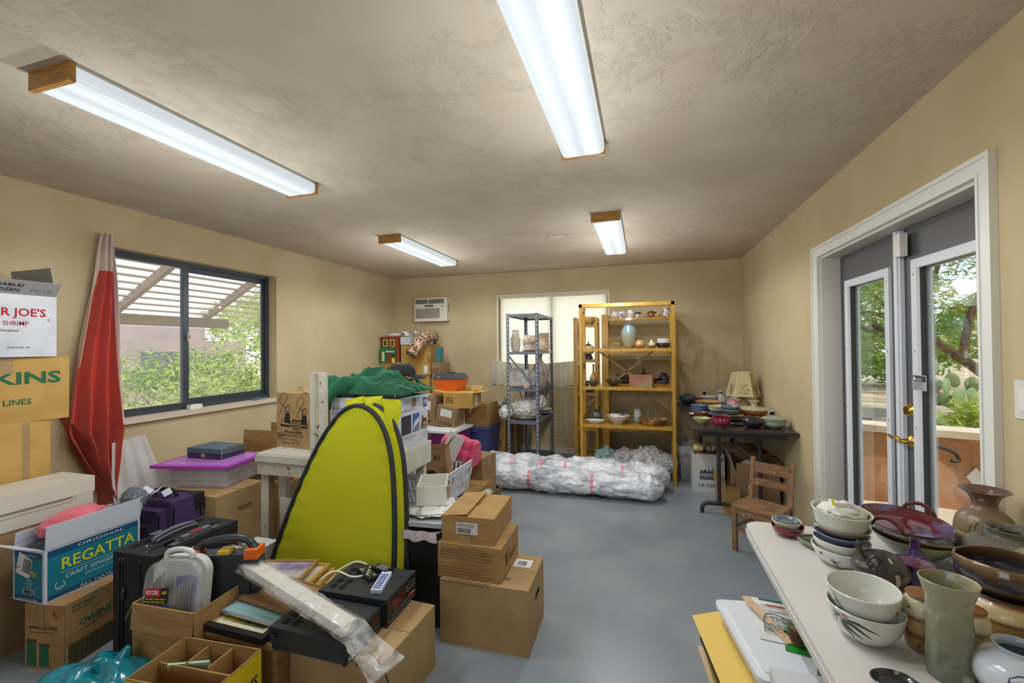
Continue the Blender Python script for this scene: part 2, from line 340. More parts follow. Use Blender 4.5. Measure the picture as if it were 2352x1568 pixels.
def B_bowl(r,h,f=.45,lip=1.0): return [(r*f,0),(r*f,h*.06),(r*(f+.2),h*.12),(r*.86,h*.45),(r*.97,h*.8),(r*lip,h)]
def B_flare(r,h,f=.35): return [(r*f,0),(r*f,h*.08),(r*.55,h*.25),(r*.8,h*.6),(r,h)]
def B_plate(r,h): return [(r*.5,0),(r*.5,h*.2),(r*.75,h*.45),(r*.95,h*.85),(r,h)]
def strokes(parent,outer,st,m,name='painted_decoration',off=.0009,sx=1,sy=1):
    "brush strokes lying on a lathe surface: each a list of (theta deg, z, width)"
    prof=catmull(outer,6)
    def R(z):
        for a,b in zip(prof,prof[1:]):
            lo,hi=min(a[1],b[1]),max(a[1],b[1])
            if lo<=z<=hi and hi>lo: t=(z-a[1])/(b[1]-a[1]); return a[0]+(b[0]-a[0])*t
        return prof[-1][0]
    b=MB()
    for s_ in st:
        q=catmull(s_,4); L=[];Rr=[]
        for i,(th,z,w) in enumerate(q):
            p0=q[max(i-1,0)];p1=q[min(i+1,len(q)-1)]; r=R(z)+off
            dt=rad(p1[0]-p0[0])*r; dz=p1[1]-p0[1]; l_=math.hypot(dt,dz) or 1; nt,nzv=-dz/l_*w/2,dt/l_*w/2
            for side,sg in ((L,1),(Rr,-1)):
                z2=z+nzv*sg; r2=R(z2)+off; t2=rad(th)+nt*sg/r2; side.append((r2*math.cos(t2)*sx,r2*math.sin(t2)*sy,z2))
        n_=len(L); b._add(L+Rr,[(i,i+1,n_+i+1,n_+i) for i in range(n_-1)],0)
    return b.build(name,[m],parent)
# ================================================================== THE ROOM
XL,XR,YB,YF,HC=-3.536,1.127,5.73,-1.9,2.44; WT=.15
def wall_with_hole(name,axis,pos,out,a0,a1,holes,m=wallm):
    b=MB(); edges=sorted({a0,a1,*[h[0] for h in holes],*[h[1] for h in holes]})
    lo,hi=min(pos,pos+out),max(pos,pos+out)
    def bx(p,q,z0,z1):
        if axis=='x': b.box(lo,hi,p,q,z0,z1)
        else: b.box(p,q,lo,hi,z0,z1)
    for p,q in zip(edges,edges[1:]):
        hs=[h for h in holes if h[0]<=p and q<=h[1]]
        if hs:
            h=hs[0]
            if h[2]>0: bx(p,q,0,h[2])
            bx(p,q,h[3],HC)
        else: bx(p,q,0,HC)
    bmesh.ops.remove_doubles(b.bm,verts=b.bm.verts,dist=1e-5)
    return struct(b.build(name,[m]))
wall_with_hole('wall_left','x',XL,-WT,YF-WT,YB+WT,[(2.07,3.507,.925,2.145)])
wall_with_hole('wall_right','x',XR,WT,YF-WT,YB+WT,[(1.90,3.33,0,1.99)])
wall_with_hole('wall_back','y',YB,WT,XL,XR,[(-1.932,-.43,.878,2.115)])
wall_with_hole('wall_front','y',YF,-WT,XL,XR,[(-2.5,-.1,.9,2.1)])  # opening added to hold the fill lamp behind the viewer
struct(MB().box(XL-WT,XR+WT,YF-WT,YB+WT,-.12,0).build('floor',[floorm]))
# hand-trowelled ceiling plaster
cm=mat('ceiling_plaster',(198,186,168),r=.93,c2=(190,176,155),ns=3)
n=cm.node_tree.nodes; l=cm.node_tree.links
co=n.new('ShaderNodeTexCoord'); t1=n.new('ShaderNodeTexNoise'); t1.inputs['Scale'].default_value=4.2; t1.inputs['Detail'].default_value=9; t1.inputs['Roughness'].default_value=.62; t1.inputs['Distortion'].default_value=.25
l.new(co.outputs['Object'],t1.inputs[0])
rp=n.new('ShaderNodeValToRGB'); rp.color_ramp.interpolation='EASE'; e=rp.color_ramp.elements; e[0].position=.44;e[0].color=(.35,.35,.35,1); e[1].position=.60;e[1].color=(.6,.6,.6,1)
q=e.new(.50); q.color=(.95,.95,.95,1); q=e.new(.515); q.color=(.12,.12,.12,1); l.new(t1.outputs[0],rp.inputs[0])
t2=n.new('ShaderNodeTexNoise'); t2.inputs['Scale'].default_value=16; t2.inputs['Detail'].default_value=5; l.new(co.outputs['Object'],t2.inputs[0])
t3=n.new('ShaderNodeTexNoise'); t3.inputs['Scale'].default_value=1.1; l.new(co.outputs['Object'],t3.inputs[0])
mk=n.new('ShaderNodeMapRange'); mk.inputs[1].default_value=.46; mk.inputs[2].default_value=.62; l.new(t3.outputs[0],mk.inputs[0])
mu=n.new('ShaderNodeMath'); mu.operation='MULTIPLY'; l.new(rp.outputs[0],mu.inputs[0]); l.new(mk.outputs[0],mu.inputs[1])
ad=n.new('ShaderNodeMath'); ad.operation='MULTIPLY_ADD'; ad.inputs[1].default_value=.3; l.new(t2.outputs[0],ad.inputs[0]); l.new(mu.outputs[0],ad.inputs[2])
bp=n.new('ShaderNodeBump'); bp.inputs['Strength'].default_value=.5; bp.inputs['Distance'].default_value=.016; l.new(ad.outputs[0],bp.inputs['Height']); l.new(bp.outputs[0],n['Principled BSDF'].inputs['Normal'])
struct(MB().box(XL-WT,XR+WT,YF-WT,YB+WT,HC,HC+.12).build('ceiling',[cm]))
struct(MB().box(XL,XR,YB-.014,YB,0,.075,0,.004).build('baseboard_back',[mat('baseboard_paint',(206,196,176),r=.5)]))
struct(MB().box(XR-.012,XR,3.44,YB-.014,0,.075,0,.004).build('baseboard_right',[MC['baseboard_paint']]))
# ---- fluorescent fixtures
def diffuser_mat():
    m=bpy.data.materials.new('lit_prismatic_diffuser'); m.use_nodes=True; n=m.node_tree.nodes; l=m.node_tree.links; b=n['Principled BSDF']
    b.inputs['Base Color'].default_value=lin((110,114,118)); b.inputs['Roughness'].default_value=.3
    co=n.new('ShaderNodeTexCoord'); sp=n.new('ShaderNodeSeparateXYZ'); l.new(co.outputs['Object'],sp.inputs[0])
    a=n.new('ShaderNodeMath'); a.operation='ABSOLUTE'; l.new(sp.outputs['X'],a.inputs[0])
    r=n.new('ShaderNodeValToRGB'); e=r.color_ramp.elements; k=n.new('ShaderNodeMath'); k.operation='MULTIPLY'; k.inputs[1].default_value=8; l.new(a.outputs[0],k.inputs[0]); l.new(k.outputs[0],r.inputs[0])
    e[0].position=.0; e[0].color=(.70,.70,.70,1); e[1].position=1; e[1].color=(.62,.62,.62,1); q=e.new(.42); q.color=(1,1,1,1); q=e.new(.7); q.color=(.8,.8,.8,1)
    v=n.new('ShaderNodeTexVoronoi'); v.inputs['Scale'].default_value=160; v.inputs['Randomness'].default_value=0; l.new(co.outputs['Object'],v.inputs[0])
    mr=n.new('ShaderNodeMapRange'); mr.inputs[1].default_value=0; mr.inputs[2].default_value=.6; mr.inputs[3].default_value=1.05; mr.inputs[4].default_value=.9; l.new(v.outputs[0],mr.inputs[0])
    m2=n.new('ShaderNodeMath'); m2.operation='MULTIPLY'; l.new(r.outputs[0],m2.inputs[0]); l.new(mr.outputs[0],m2.inputs[1])
    m3=n.new('ShaderNodeMath'); m3.operation='MULTIPLY'; m3.inputs[1].default_value=.98; l.new(m2.outputs[0],m3.inputs[0])
    b.inputs['Emission Color'].default_value=(.86,.95,1,1); l.new(m3.outputs[0],b.inputs['Emission Strength']); return m
diffm=diffuser_mat()
LAMP_W=4.0; SPOT_W=9.5
def fixture(x0,x1,y0,y1,label):
    w=x1-x0; L=y1-y0; t=.066; rt=root('ceiling_light',((x0+x1)/2,(y0+y1)/2,HC),0,label,'ceiling light','fluorescent ceiling lights'); c=.022
    MB().box(-w/2-.004,w/2+.004,-L/2,-L/2+.02,-t-.004,0,0,.003).build('end_cap',[oak],rt)
    MB().box(-w/2-.004,w/2+.004,L/2-.02,L/2,-t-.004,0,0,.003).build('end_cap',[oak],rt)
    MB().box(-w/2+.01,w/2-.01,-L/2+.02,L/2-.02,-.012,0).build('backplate',[white],rt)
    b=MB(); P=[(-w/2,-.012),(-w/2,-t+c),(-w/2+c*.3,-t+c*.3),(-w/2+c,-t),(w/2-c,-t),(w/2-c*.3,-t+c*.3),(w/2,-t+c),(w/2,-.012)]
    b.grid(len(P)-1,1,lambda u,v:(P[round(u*(len(P)-1))][0],-L/2+.02+v*(L-.04),P[round(u*(len(P)-1))][1]))
    b.build('diffuser',[diffm],rt,60)
    for i in range(4):
        ld=bpy.data.lights.new('tube_light','POINT'); ld.energy=LAMP_W; ld.color=(.93,.97,1.0); ld.shadow_soft_size=0
        lo=bpy.data.objects.new('tube_light',ld); C.objects.link(lo); lo.parent=rt; lo.location=(0,-L/2+L*(i+.5)/4,-t-.42)
        ld=bpy.data.lights.new('tube_downlight','SPOT'); ld.energy=SPOT_W; ld.color=(.96,.98,1.0); ld.shadow_soft_size=0; ld.spot_size=rad(168); ld.spot_blend=.35; ld.show_cone=False
        lo=bpy.data.objects.new('tube_downlight',ld); C.objects.link(lo); lo.parent=rt; lo.location=(0,-L/2+L*(i+.5)/4,-t-.03)
fixture(-2.13,-1.914,1.0,2.215,'long lit fluorescent ceiling light at upper left with brown wooden end caps')
fixture(-.384,-.172,.95,2.205,'lit fluorescent ceiling light overhead running out of the top of the picture')
fixture(-2.30,-2.083,3.44,4.70,'far lit fluorescent ceiling light above the back left corner, shallow angled')
fixture(-.372,-.158,3.385,4.695,'far lit fluorescent ceiling light in front of the yellow shelves')
# small plate on the ceiling
b=MB().box(-.07,.07,-.028,.028,-.012,0,0,.003)
o=b.build('ceiling_vent',[mat('vent_enamel',(214,206,188),r=.5)],None,loc=(-.758,3.968,HC)); tag(o,'small cream rectangular cover plate on the ceiling between the far lights','ceiling plate')
# ---- window 1 (left wall): dark aluminium slider
alu=mat('dark_bronze_aluminium',(66,72,80),r=.4,metal=.3); gl=glassmat('window_glass',refl=.4); gld=glassmat('dusty_glass',dust=.07)
w1=bpy.data.objects.new('window_1',None); C.objects.link(w1); struct(w1)
y0,y1,z0,z1=2.07,3.507,.925,2.145; xf=-3.665
b=MB(); t=.028
b.box(xf-.03,xf+.03,y0,y0+t,z0+.03,z1-t,0,.003); b.box(xf-.03,xf+.03,y1-t,y1,z0+.03,z1-t,0,.003); b.box(xf-.03,xf+.03,y0,y1,z1-t,z1,0,.003); b.box(xf-.035,xf+.035,y0,y1,z0,z0+.04,0,.003)
b.build('window_frame',[alu],w1)
def sash(ya,yb,x,k=.026,kr=.026):
    b=MB(); za,zb=z0+.04,z1-t
    b.box(x-.012,x+.012,ya,ya+k,za,zb,0,.002); b.box(x-.012,x+.012,yb-kr,yb,za,zb,0,.002); b.box(x-.012,x+.012,ya+k,yb-kr,za,za+k,0,.002); b.box(x-.012,x+.012,ya+k,yb-kr,zb-k,zb,0,.002)
    s=b.build('sash',[alu],w1); MB().box(x-.002,x+.002,ya+k,yb-kr,za+k,zb-k).build('pane',[gld],s); return s
sash(y0+t,2.70,xf+.014,.02,.045); s2=sash(2.665,y1-t,xf-.014,.045,.02)
b=MB(); b.box(xf+.026,xf+.04,2.675,2.69,1.49,1.56,0,.003); b.box(xf+.026,xf+.05,2.672,2.70,1.515,1.54,0,.003); b.build('latch',[chrome],w1)
b=MB(); b.box(XL-.135,XL+.035,2.03,3.56,.895,.93,0,.012); struct(b.build('window_sill',[mat('sill_plaster',(206,194,172),r=.8,bump=.2,bs=20)],w1))
b=MB(); b.box(-.022,.022,-.05,.05,0,.035,0,.006); b.box(-.012,.012,-.03,.03,.035,.038,0,.001)
o=b.build('alarm_sensor',[offw],None,loc=(XL-.04,2.70,.93)); tag(o,'small white plastic sensor block on the left window sill','sensor')
b=MB(); b.tube([(0,-.06,.012),(0,0,.014),(0,.05,.012)],[.009,.012,.006],10); b.tube([(0,.05,.012),(.004,.085,.012)],.004,8); b.box(-.012,.012,.08,.13,.008,.016,0,.003)
o=b.build('window_tool',[mat('dusty_blue_plastic',(70,118,136),r=.4)],None,loc=(XL-.02,3.30,.93)); o.rotation_euler=(0,0,.15); tag(o,'small blue handled tool lying at the right end of the window sill','tool')
# ---- window 2 (back wall): closed pleated blind
w2=bpy.data.objects.new('window_2',None); C.objects.link(w2); struct(w2)
b=MB(); yw=YB+.11
for (a,c_,d_,e_) in ((-1.932,-1.90,.878,2.115),(-.462,-.43,.878,2.115),(-1.90,-.462,.878,.91),(-1.90,-.462,2.085,2.115),(-1.20,-1.165,.91,2.085)): b.box(a,c_,yw-.02,yw+.03,d_,e_,0,.002)
b.build('window_frame',[alu],w2); MB().box(-1.90,-.462,yw,yw+.004,.91,2.085).build('pane',[gl],w2)
bl=cloth_tl('pleated_blind_fabric',(236,228,208),tl=.85)
b=MB(); N_=60; b.grid(1,N_*2,lambda u,v:(-1.915+u*1.47,YB+.055+(.008 if round(v*N_*2)%2 else 0),.90+v*1.19)); b.build('pleated_blind',[bl],w2,10)
b=MB(); b.box(-1.925,-.438,YB+.035,YB+.08,2.083,2.113,0,.003); b.build('blind_head_rail',[white],w2)
b=MB(); e=.018
b.box(-1.95,-1.932+.004,YB-.006,YB+.02,.878,2.133,0,.003); b.box(-1.932,-.43,YB-.006,YB+.02,2.113,2.133,0,.003); b.box(-.434,-.412,YB-.006,YB+.02,.878,2.133,0,.003)
struct(b.build('trim_1',[mat('window_reveal_paint',(226,214,186),r=.6)]))
# white sheet pinned across the lower half
sh=cloth_tl('white_sheet_cloth',(226,220,206),tl=.45)
b=MB()
def shf(u,v):
    x=-2.025+u*1.22; sag=.045*math.sin(PI*u)**1.3; hem=.035*math.sin(PI*min(1,u*1.1))
    return (x,YB-.016-.010*math.sin(u*58+2*math.sin(u*9))*(.3+.7*v)-.006*nz(u*20,v*3,1)-.004,1.225-sag-v*(.325-.02*math.sin(u*3)+hem*.4))
b.grid(90,10,shf); o=b.build('pinned_sheet',[sh],None,80,solid=.0012); tag(o,'white pleated sheet pinned along the wall across the lower back window','sheet')
# ---- air conditioner
ac=root('wall_air_conditioner',(-2.907,YB,1.79),0,'white air conditioner set through the back wall','air conditioner')
acm=mat('ac_plastic',(222,216,200),r=.5); acd=mat('ac_grille_grey',(134,130,120),r=.6)
MB().box(-.258,.258,-.12,-.0005,0,.335,0,.012).build('housing',[acm],ac)
b=MB(); b.box(-.235,.145,-.1245,-.121,.045,.185,0,0)
g=b.build('intake_grille',[acd],ac); b=MB()
for i in range(17): b.box(-.235,.145,-.128,-.1245,.048+i*.0083,.0515+i*.0083)
b.build('grille_slat',[mat('ac_slat',(176,172,160),r=.5)],g)
for a,c_ in ((-.24,-.04),(-.03,.215)):
    b=MB(); b.box(a,c_,-.1245,-.121,.25,.315); v=b.build('air_vent',[acd],ac); b=MB()
    for i in range(9): x=a+.012+i*(c_-a-.02)/9; b.bar((x,-.127,.255),(x+.012,-.127,.31),.004,.005)
    b.build('vent_vane',[darkp],v)
decal(ac,(-.258,-.1222,0),(1,0,0),(0,0,1),[('r',.17,.205,.30,.235,darkp)]+[('r',.175+i*.018,.211,.187+i*.018,.229,grey_i) for i in range(6)]+[('r',.44,.2,.465,.215,darkp),('r',.02,.205,.08,.21,grey_i)],'control_panel')
b=MB(); b.box(.2585,.2605,-.075,-.06,.13,.26,0,.0005); b.build('side_slot',[darkp],ac)
MB().tube([(-.24,-.03,.005),(-.243,-.05,-.08),(-.235,-.05,-.25)],.006,8).build('power_cord',[acm],ac)
# ---- wall plates
b=MB(); b.box(-.035,.035,-.006,-.0005,-.058,.058,0,.004); o=b.build('outlet_plate',[white],None,loc=(-.068,YB,1.212)); tag(o,'white outlet plate on the back wall seen through the yellow shelves','outlet')
sw=root('light_switch',(XR,1.735,1.24),0,'white light switch plate beside the glass doors, cut by the picture edge','light switch')
MB().box(-.006,-.0005,-.04,.04,-.06,.06,0,.003).build('plate',[white],sw); MB().box(-.010,-.006,-.017,.017,-.034,.034,0,.002).build('rocker',[offw],sw)
# ---- french doors
tw=mat('door_casing_paint',(222,222,214),r=.45)
b=MB()
for (a,c_) in ((1.833,1.90),(3.33,3.437)): 
    ww=c_-a; b.box(XR-.018,XR-.0005,a,c_,0,2.06,0,.004); k=.62 if a<2 else .38
b.box(XR-.018,XR-.0005,1.90,3.33,1.99,2.06,0,.004)
b.box(XR-.024,XR-.018,1.833,1.85,0,2.06,0,.002); b.box(XR-.024,XR-.018,3.418,3.437,0,2.06,0,.002); b.box(XR-.024,XR-.018,1.85,3.418,2.042,2.06,0,.002)
b.box(XR-.022,XR-.018,1.888,1.90,0,2.0,0,.001); b.box(XR-.022,XR-.018,3.33,3.342,0,2.0,0,.001); b.box(XR-.022,XR-.018,1.90,3.33,1.99,2.002,0,.001)
struct(b.build('trim_2',[tw]))
b=MB(); b.box(XR-.0005,XR+WT,1.90,1.915,0,1.975); b.box(XR-.0005,XR+WT,3.315,3.33,0,1.975); b.box(XR-.0005,XR+WT,1.90,3.33,1.975,1.99); b.box(XR,XR+WT,1.915,3.315,0,.02)
struct(b.build('trim_3',[mat('jamb_paint',(214,212,200),r=.5)]))
xd=XR+.105; dg=mat('charcoal_door_paint',(84,84,86),r=.45); mould=mat('glass_moulding_white',(216,220,226),r=.4)
def door(n_,ya,yb,ga,gb,hinge):
    d=bpy.data.objects.new(f'door_{n_}',None); C.objects.link(d); struct(d); d.location=(xd,0,0)
    za,zb,gz0,gz1=.02,1.972,.24,1.80
    b=MB(); b.box(0,.04,ya,ga,za,zb,0); b.box(0,.04,gb,yb,za,zb,0); b.box(0,.04,ga,gb,za,gz0,0); b.box(0,.04,ga,gb,gz1,zb,0); bmesh.ops.remove_doubles(b.bm,verts=b.bm.verts,dist=1e-5); b.build('door_panel',[dg],d)
    b=MB(); k=.042
    for x0,x1 in ((-.014,0),(.04,.05)):
        b.box(x0,x1,ga-.012,ga+k-.012,gz0-.01,gz1+.01,0,.004); b.box(x0,x1,gb-k+.012,gb+.012,gz0-.01,gz1+.01,0,.004); b.box(x0,x1,ga+k-.012,gb-k+.012,gz0-.01,gz0+k-.01,0,.004); b.box(x0,x1,ga+k-.012,gb-k+.012,gz1-k+.01,gz1+.01,0,.004)
    g=b.build('glass_moulding',[mould],d); b=MB()
    for i in range(5):
        z=gz0+.06+i*(gz1-gz0-.12)/4
        for y in (ga+.008,gb-.008): b.blob((-.0145,y,z),(.0015,.005,.005),sub=1)
    b.build('screw',[greyp],g)
    MB().box(.018,.022,ga,gb,gz0,gz1).build('pane',[gl],d); return d
d1=door(1,2.625,3.315,2.725,3.215,1); d2=door(2,1.915,2.605,2.015,2.505,0)
b=MB(); b.box(xd-.02,xd-.002,2.592,2.648,.02,1.972,0,.004); b.box(xd-.028,xd-.02,2.606,2.634,.02,1.972,0,.003); b.build('astragal',[mould],d1,loc=(-xd,0,0))
def lathe_x(prof,x,y,z): # axis towards the room (-x)
    return MB().lathe(prof,24,0,Matrix.Translation((x,y,z))@Matrix.Rotation(-PI/2,4,'Y'))
zb_=Xp(2100,944,xd); zl=Xp(2100,1015,xd)
lathe_x([(.033,0),(.033,.006),(.028,.012),(.022,.018),(.02,.026),(.0,.027)],0,2.557,zb_.z).build('deadbolt',[brass],d2)
b=lathe_x([(.03,0),(.03,.005),(.024,.012),(.012,.018),(.011,.05),(0,.052)],0,2.557,zl.z); b.tube(catmull([(-.045,2.557,zl.z),(-.052,2.585,zl.z+.012),(-.05,2.62,zl.z+.004),(-.05,2.66,zl.z+.01)],4),[.008]*12+[.006],8); b.build('door_handle',[brass],d2)
sn=root('door_alarm_sensor',(xd-.02,2.60,1.90),0,'white alarm contact at the head of the glass doors','sensor')
MB().box(-.03,0,-.075,-.02,-.065,.045,0,.005).build('body',[offw],sn); MB().box(-.02,-.009,-.018,.005,-.06,.02,0,.003).build('magnet',[mat('aged_plastic',(206,198,170),r=.5)],sn)
stk=bpy.data.objects; so_=MB().box(-.0006,0,-.055,.055,-.035,.035).build('window_sticker',[mat('sticker_grey',(176,178,176),r=.5)],None,loc=(xd-.0148,2.425,1.235)); so_.location.y=2.465
tag(so_,'small grey printed sticker on the right glass door','sticker')
decal(so_,(-.0007,.055,-.035),(0,-1,0),(0,0,1),[('r',.005,.04,.105,.066,darkp),('c',.02,.053,.009,paper)]+scrib(.006,.004,.095,.032,grey_i,4,3)+[('t','DANGER',.036,.046,.012,paper)],'sticker_print')
# ================================================================== OUTSIDE
gd=mat('desert_ground',(214,188,152),r=.95,c2=(176,148,116),ns=.9,det=8,bump=.5,bs=6,bdist=.05)
struct(MB().box(-60,-3.7,-30,60,-.4,-.25).build('desert_ground',[gd])); b=MB(); b.box(1.3,60,-30,60,-.4,-.06); struct(b.build('desert_ground',[gd]))
struct(MB().box(1.28,2.9,1.0,4.75,-.06,-.02,0,.005).build('patio_slab',[mat('patio_concrete',(214,200,178),r=.85,c2=(198,184,160),ns=4)]))
LEAF={}
def leafmesh(key,cls,n,size,seed,hang=0):
    rr=random.Random(seed); b=MB(); bm=b.bm
    for _ in range(n):
        cx,cy,cz,rx_,ry_,rz_=rr.choice(cls)
        while 1:
            v=Vector((rr.uniform(-1,1),rr.uniform(-1,1),rr.uniform(-1,1)))
            if .25<v.length<1: break
        p=Vector((cx+v.x*rx_,cy+v.y*ry_,cz+v.z*rz_)); s_=size*rr.uniform(.5,1.4)
        if nz(p.x,p.y,p.z,1.1/max(size*12,.4))<-.12: continue
        a=Vector((rr.gauss(0,1),rr.gauss(0,1),rr.gauss(0,.6))).normalized(); c_=a.orthogonal().normalized(); c_=(c_*rr.uniform(-1,1)+a.cross(c_)*rr.uniform(-1,1)).normalized()
        A=a*s_*1.7;B_=c_*s_*.42
        f=bm.faces.new([bm.verts.new(p-A),bm.verts.new(p-B_),bm.verts.new(p+A),bm.verts.new(p+B_)]); f.material_index=rr.choice((0,0,1))
    return b
def leafmat(name,c,tl=.45): return cloth_tl(name,c,tl=tl)
lf1=leafmat('mesquite_leaf',(150,182,86)); lf2=leafmat('mesquite_leaf_dark',(112,146,66)); lf3=leafmat('palo_verde_leaf',(196,206,96)); lf4=leafmat('pale_sage_leaf',(190,192,136)); bark=mat('mesquite_bark',(92,78,66),r=.95,c2=(58,48,42),ns=9,bump=.6,bs=20)
bushn=[0]
def bush(x,y,z,r,h,mats,label,n=3500,s=.05,cat='shrub',name='desert_shrub',group=None,trunk=None,crowns=None,lib='desert plants'):
    bushn[0]+=1; sd=bushn[0]; rt=root(name,(x,y,z),0,label,cat,group)
    rr=random.Random(sd); cls=crowns or [(rr.uniform(-.5,.5)*r,rr.uniform(-.5,.5)*r,h*(.35+.35*rr.random()),r*.55,r*.55,h*.36) for _ in range(7)]
    b=MB()
    if trunk:
        for pts,rad0 in trunk: q=catmull(pts,4); b.tube(q,[rad0*(1-.75*i/(len(q)-1)) for i in range(len(q))],8)
    else:
        for i in range(7): c_=cls[i%len(cls)]; b.tube([(0,0,-.02),(c_[0]*.5,c_[1]*.5,c_[2]*.5),(c_[0],c_[1],c_[2])],[.018,.012,.005],5)
    b.build('stems' if not trunk else 'trunk',[bark],rt); f=leafmesh(sd,cls,n,s,sd).build('foliage',mats,rt); f['kind']='stuff'; return rt
# left of the house: pale green scrub, a low wall and a flat-roofed house
G='desert shrubs beyond the left window'
specs=[(-6.3,3.9,.8,.95,[lf3,lf4],'bright yellow-green bush low outside the left window, nearest the glass'),(-7.6,2.2,.5,.6,[lf4,lf3],'pale dry bush outside the left window, at its left end'),
(-6.7,5.1,.9,1.35,[lf4,lf3],'sage-green bush outside the right pane of the left window'),(-9.6,4.4,1.2,1.25,[lf4,lf2],'broad grey-green bush behind the bright one outside the left window'),
(-10.2,7.2,1.5,1.7,[lf2,lf3],'tall mixed green bush outside below the end of the shade slats'),(-11.5,3.4,1.3,1.45,[lf2,lf4],'dark green bush far out at the left pane'),(-6.8,6.2,1.2,2.0,[lf3,lf2],'leafy bush outside filling the right edge of the left window'),(-12.0,8.6,1.8,1.9,[lf4,lf2],'large hazy green bush far out past the right pane')]
for x,y,r,h,ms,lb in specs: bush(x,y,-.25,r,h,ms,lb,n=4600,s=.036,group=G)
bush(-8.4,8.4,-.25,1,1,[lf4,lf3],'feathery desert tree outside rising behind the shade slats at right',n=9000,s=.045,cat='tree',name='palo_verde_tree',
    trunk=[([(0,0,0),(.1,.1,1.0),(.3,-.2,2.2)],.09),([(.05,.05,.8),(-.5,.3,1.8),(-.8,.2,2.7)],.06),([(.08,.05,.9),(.3,-.6,1.9),(.1,-1.1,2.5)],.05)],crowns=[(.3,-.3,2.3,1.1,1.2,.7),(-.8,.4,2.6,1,1,.6),(.1,-1,2.2,.9,.9,.6),(.6,.6,1.7,.8,.9,.6)])
hs=root('distant_house',(-17,7.5,-.25),0,'low flat-roofed stucco house far outside the left window','house'); hm=mat('pink_tan_stucco',(172,152,144),r=.9,c2=(160,140,134),ns=1)
MB().box(-3,3,-8,5,0,1.95,0,.03).build('wall',[hm],hs); MB().box(-2.6,1.5,-1.5,4.6,1.95,2.45,0,.03).build('parapet',[hm],hs)
for y in (-5,-1.8,2): 
    f=MB().box(3.0,3.03,y-.5,y+.5,.8,1.6).build('window',[mat('house_window_dark',(96,96,110),r=.3)],hs)
MB().box(-1.2,-.7,1,1.5,2.45,2.9,0,.02).build('chimney',[hm],hs)
# lattice shade awning outside the left window
pg=mat('shade_lath_paint',(206,186,168),r=.8); aw=root('slatted_awning',(-3.69,3.2,2.55),0,'tan slatted sun shade sloping down outside the left window','awning')
x1_,z1_=-1.35,-.80
MB().box(x1_-.03,x1_+.03,-2.4,1.02,z1_-.07,z1_+.045,0,.004).build('outer_beam',[pg],aw)
for y in (-2.1,-1.15,-.2,.75): MB().bar((0,y,-.02),(x1_-.02,y,z1_+.05),.05,.075).build('rafter',[pg],aw)
for i in range(15):
    t=i/14.5; MB().box(-.028,.028,-2.4,1.45,-.009,.009,0,0,TR(x1_*t-.03,0,z1_*t+.065)).build('slat',[pg],aw)
# right of the house: mesquite trees, prickly pear, stucco wall, gate
bush(4.9,9.3,-.06,1,1,[lf1,lf2],'big mesquite tree with forked dark trunk outside the right glass door',n=30000,s=.034,cat='tree',name='mesquite_tree',
    trunk=[([(1.1,-.2,0),(.75,-.1,.7),(.1,0,1.35),(-.5,.1,1.9),(-1.1,0,2.5)],.115),([(.3,0,1.2),(.55,.2,2.0),(.9,.1,2.9),(1.2,0,3.7)],.07),([(-.2,.1,1.6),(0,.2,2.5),(.3,.1,3.6)],.07),([(-.5,.1,1.9),(-1.4,.2,2.1),(-2.2,0,2.0)],.05),([(.7,.1,2.3),(1.4,.3,2.6),(2,.2,2.6)],.05)],
    crowns=[(0,.2,3.6,1.8,1.6,.9),(-1.6,0,2.9,1.2,1.4,.8),(1.3,0,3.3,1.3,1.3,.9),(.2,.1,4.6,1.7,1.5,.8),(-.7,.2,2.3,.9,1.0,.5),(2.2,.3,2.5,1,1.1,.7),(1.6,.3,4.3,1.2,1.2,.8),(1.2,.9,1.9,.8,.8,.5)])
bush(4.1,12.4,-.06,1,1,[lf2,lf1],'mesquite tree with spreading bare branches outside the left glass door',n=30000,s=.036,cat='tree',name='mesquite_tree',
    trunk=[([(2.6,.3,0),(1.9,.2,1.2),(.9,.1,1.9),(-.4,0,2.35),(-1.6,0,2.7)],.10),([(1.6,.2,1.5),(.6,.2,2.7),(-.6,.1,3.5)],.09),([(.9,.1,1.9),(-.4,.2,1.75),(-1.6,.1,1.7)],.06),([(2.0,.2,1.1),(1.9,.2,2.8),(1.4,.1,4.1)],.08)],
    crowns=[(0,.2,3.9,1.7,1.5,.9),(-1.3,.1,3.1,1.3,1.3,.7),(1.2,.1,4.6,1.5,1.3,.9),(-.9,.1,2.0,1.2,1.1,.5),(.6,.3,1.45,1.0,1,.45),(-.6,.2,5.0,1.6,1.4,.8),(1.6,.3,3.2,1.3,1.2,.8),(-1.9,0,4.1,1.2,1.2,.8),(0,.1,1.0,1.0,.9,.35),(-1.2,.1,1.1,.7,.8,.4)])
bush(8.5,17.5,-.06,3.2,2.6,[lf2,lf1],'low green thicket on the horizon outside the glass doors',n=9000,s=.08,group='thickets beyond the glass doors')
bush(4.2,19,-.06,3.0,2.4,[lf1,lf2],'hazy thicket far behind the trees outside the left glass door',n=8000,s=.08,group='thickets beyond the glass doors')
bush(4.2,7.3,-.06,.55,.75,[lf3,lf1],'small yellow-green bush beside the cactus outside the right door',n=1800,s=.035)
pc=root('prickly_pear_cactus',(4.35,8.3,-.06),0,'prickly pear cactus with flat round pads outside the right glass door','cactus'); pm=mat('cactus_green',(128,152,96),r=.6,c2=(112,136,84),ns=12)
rr=random.Random(5)
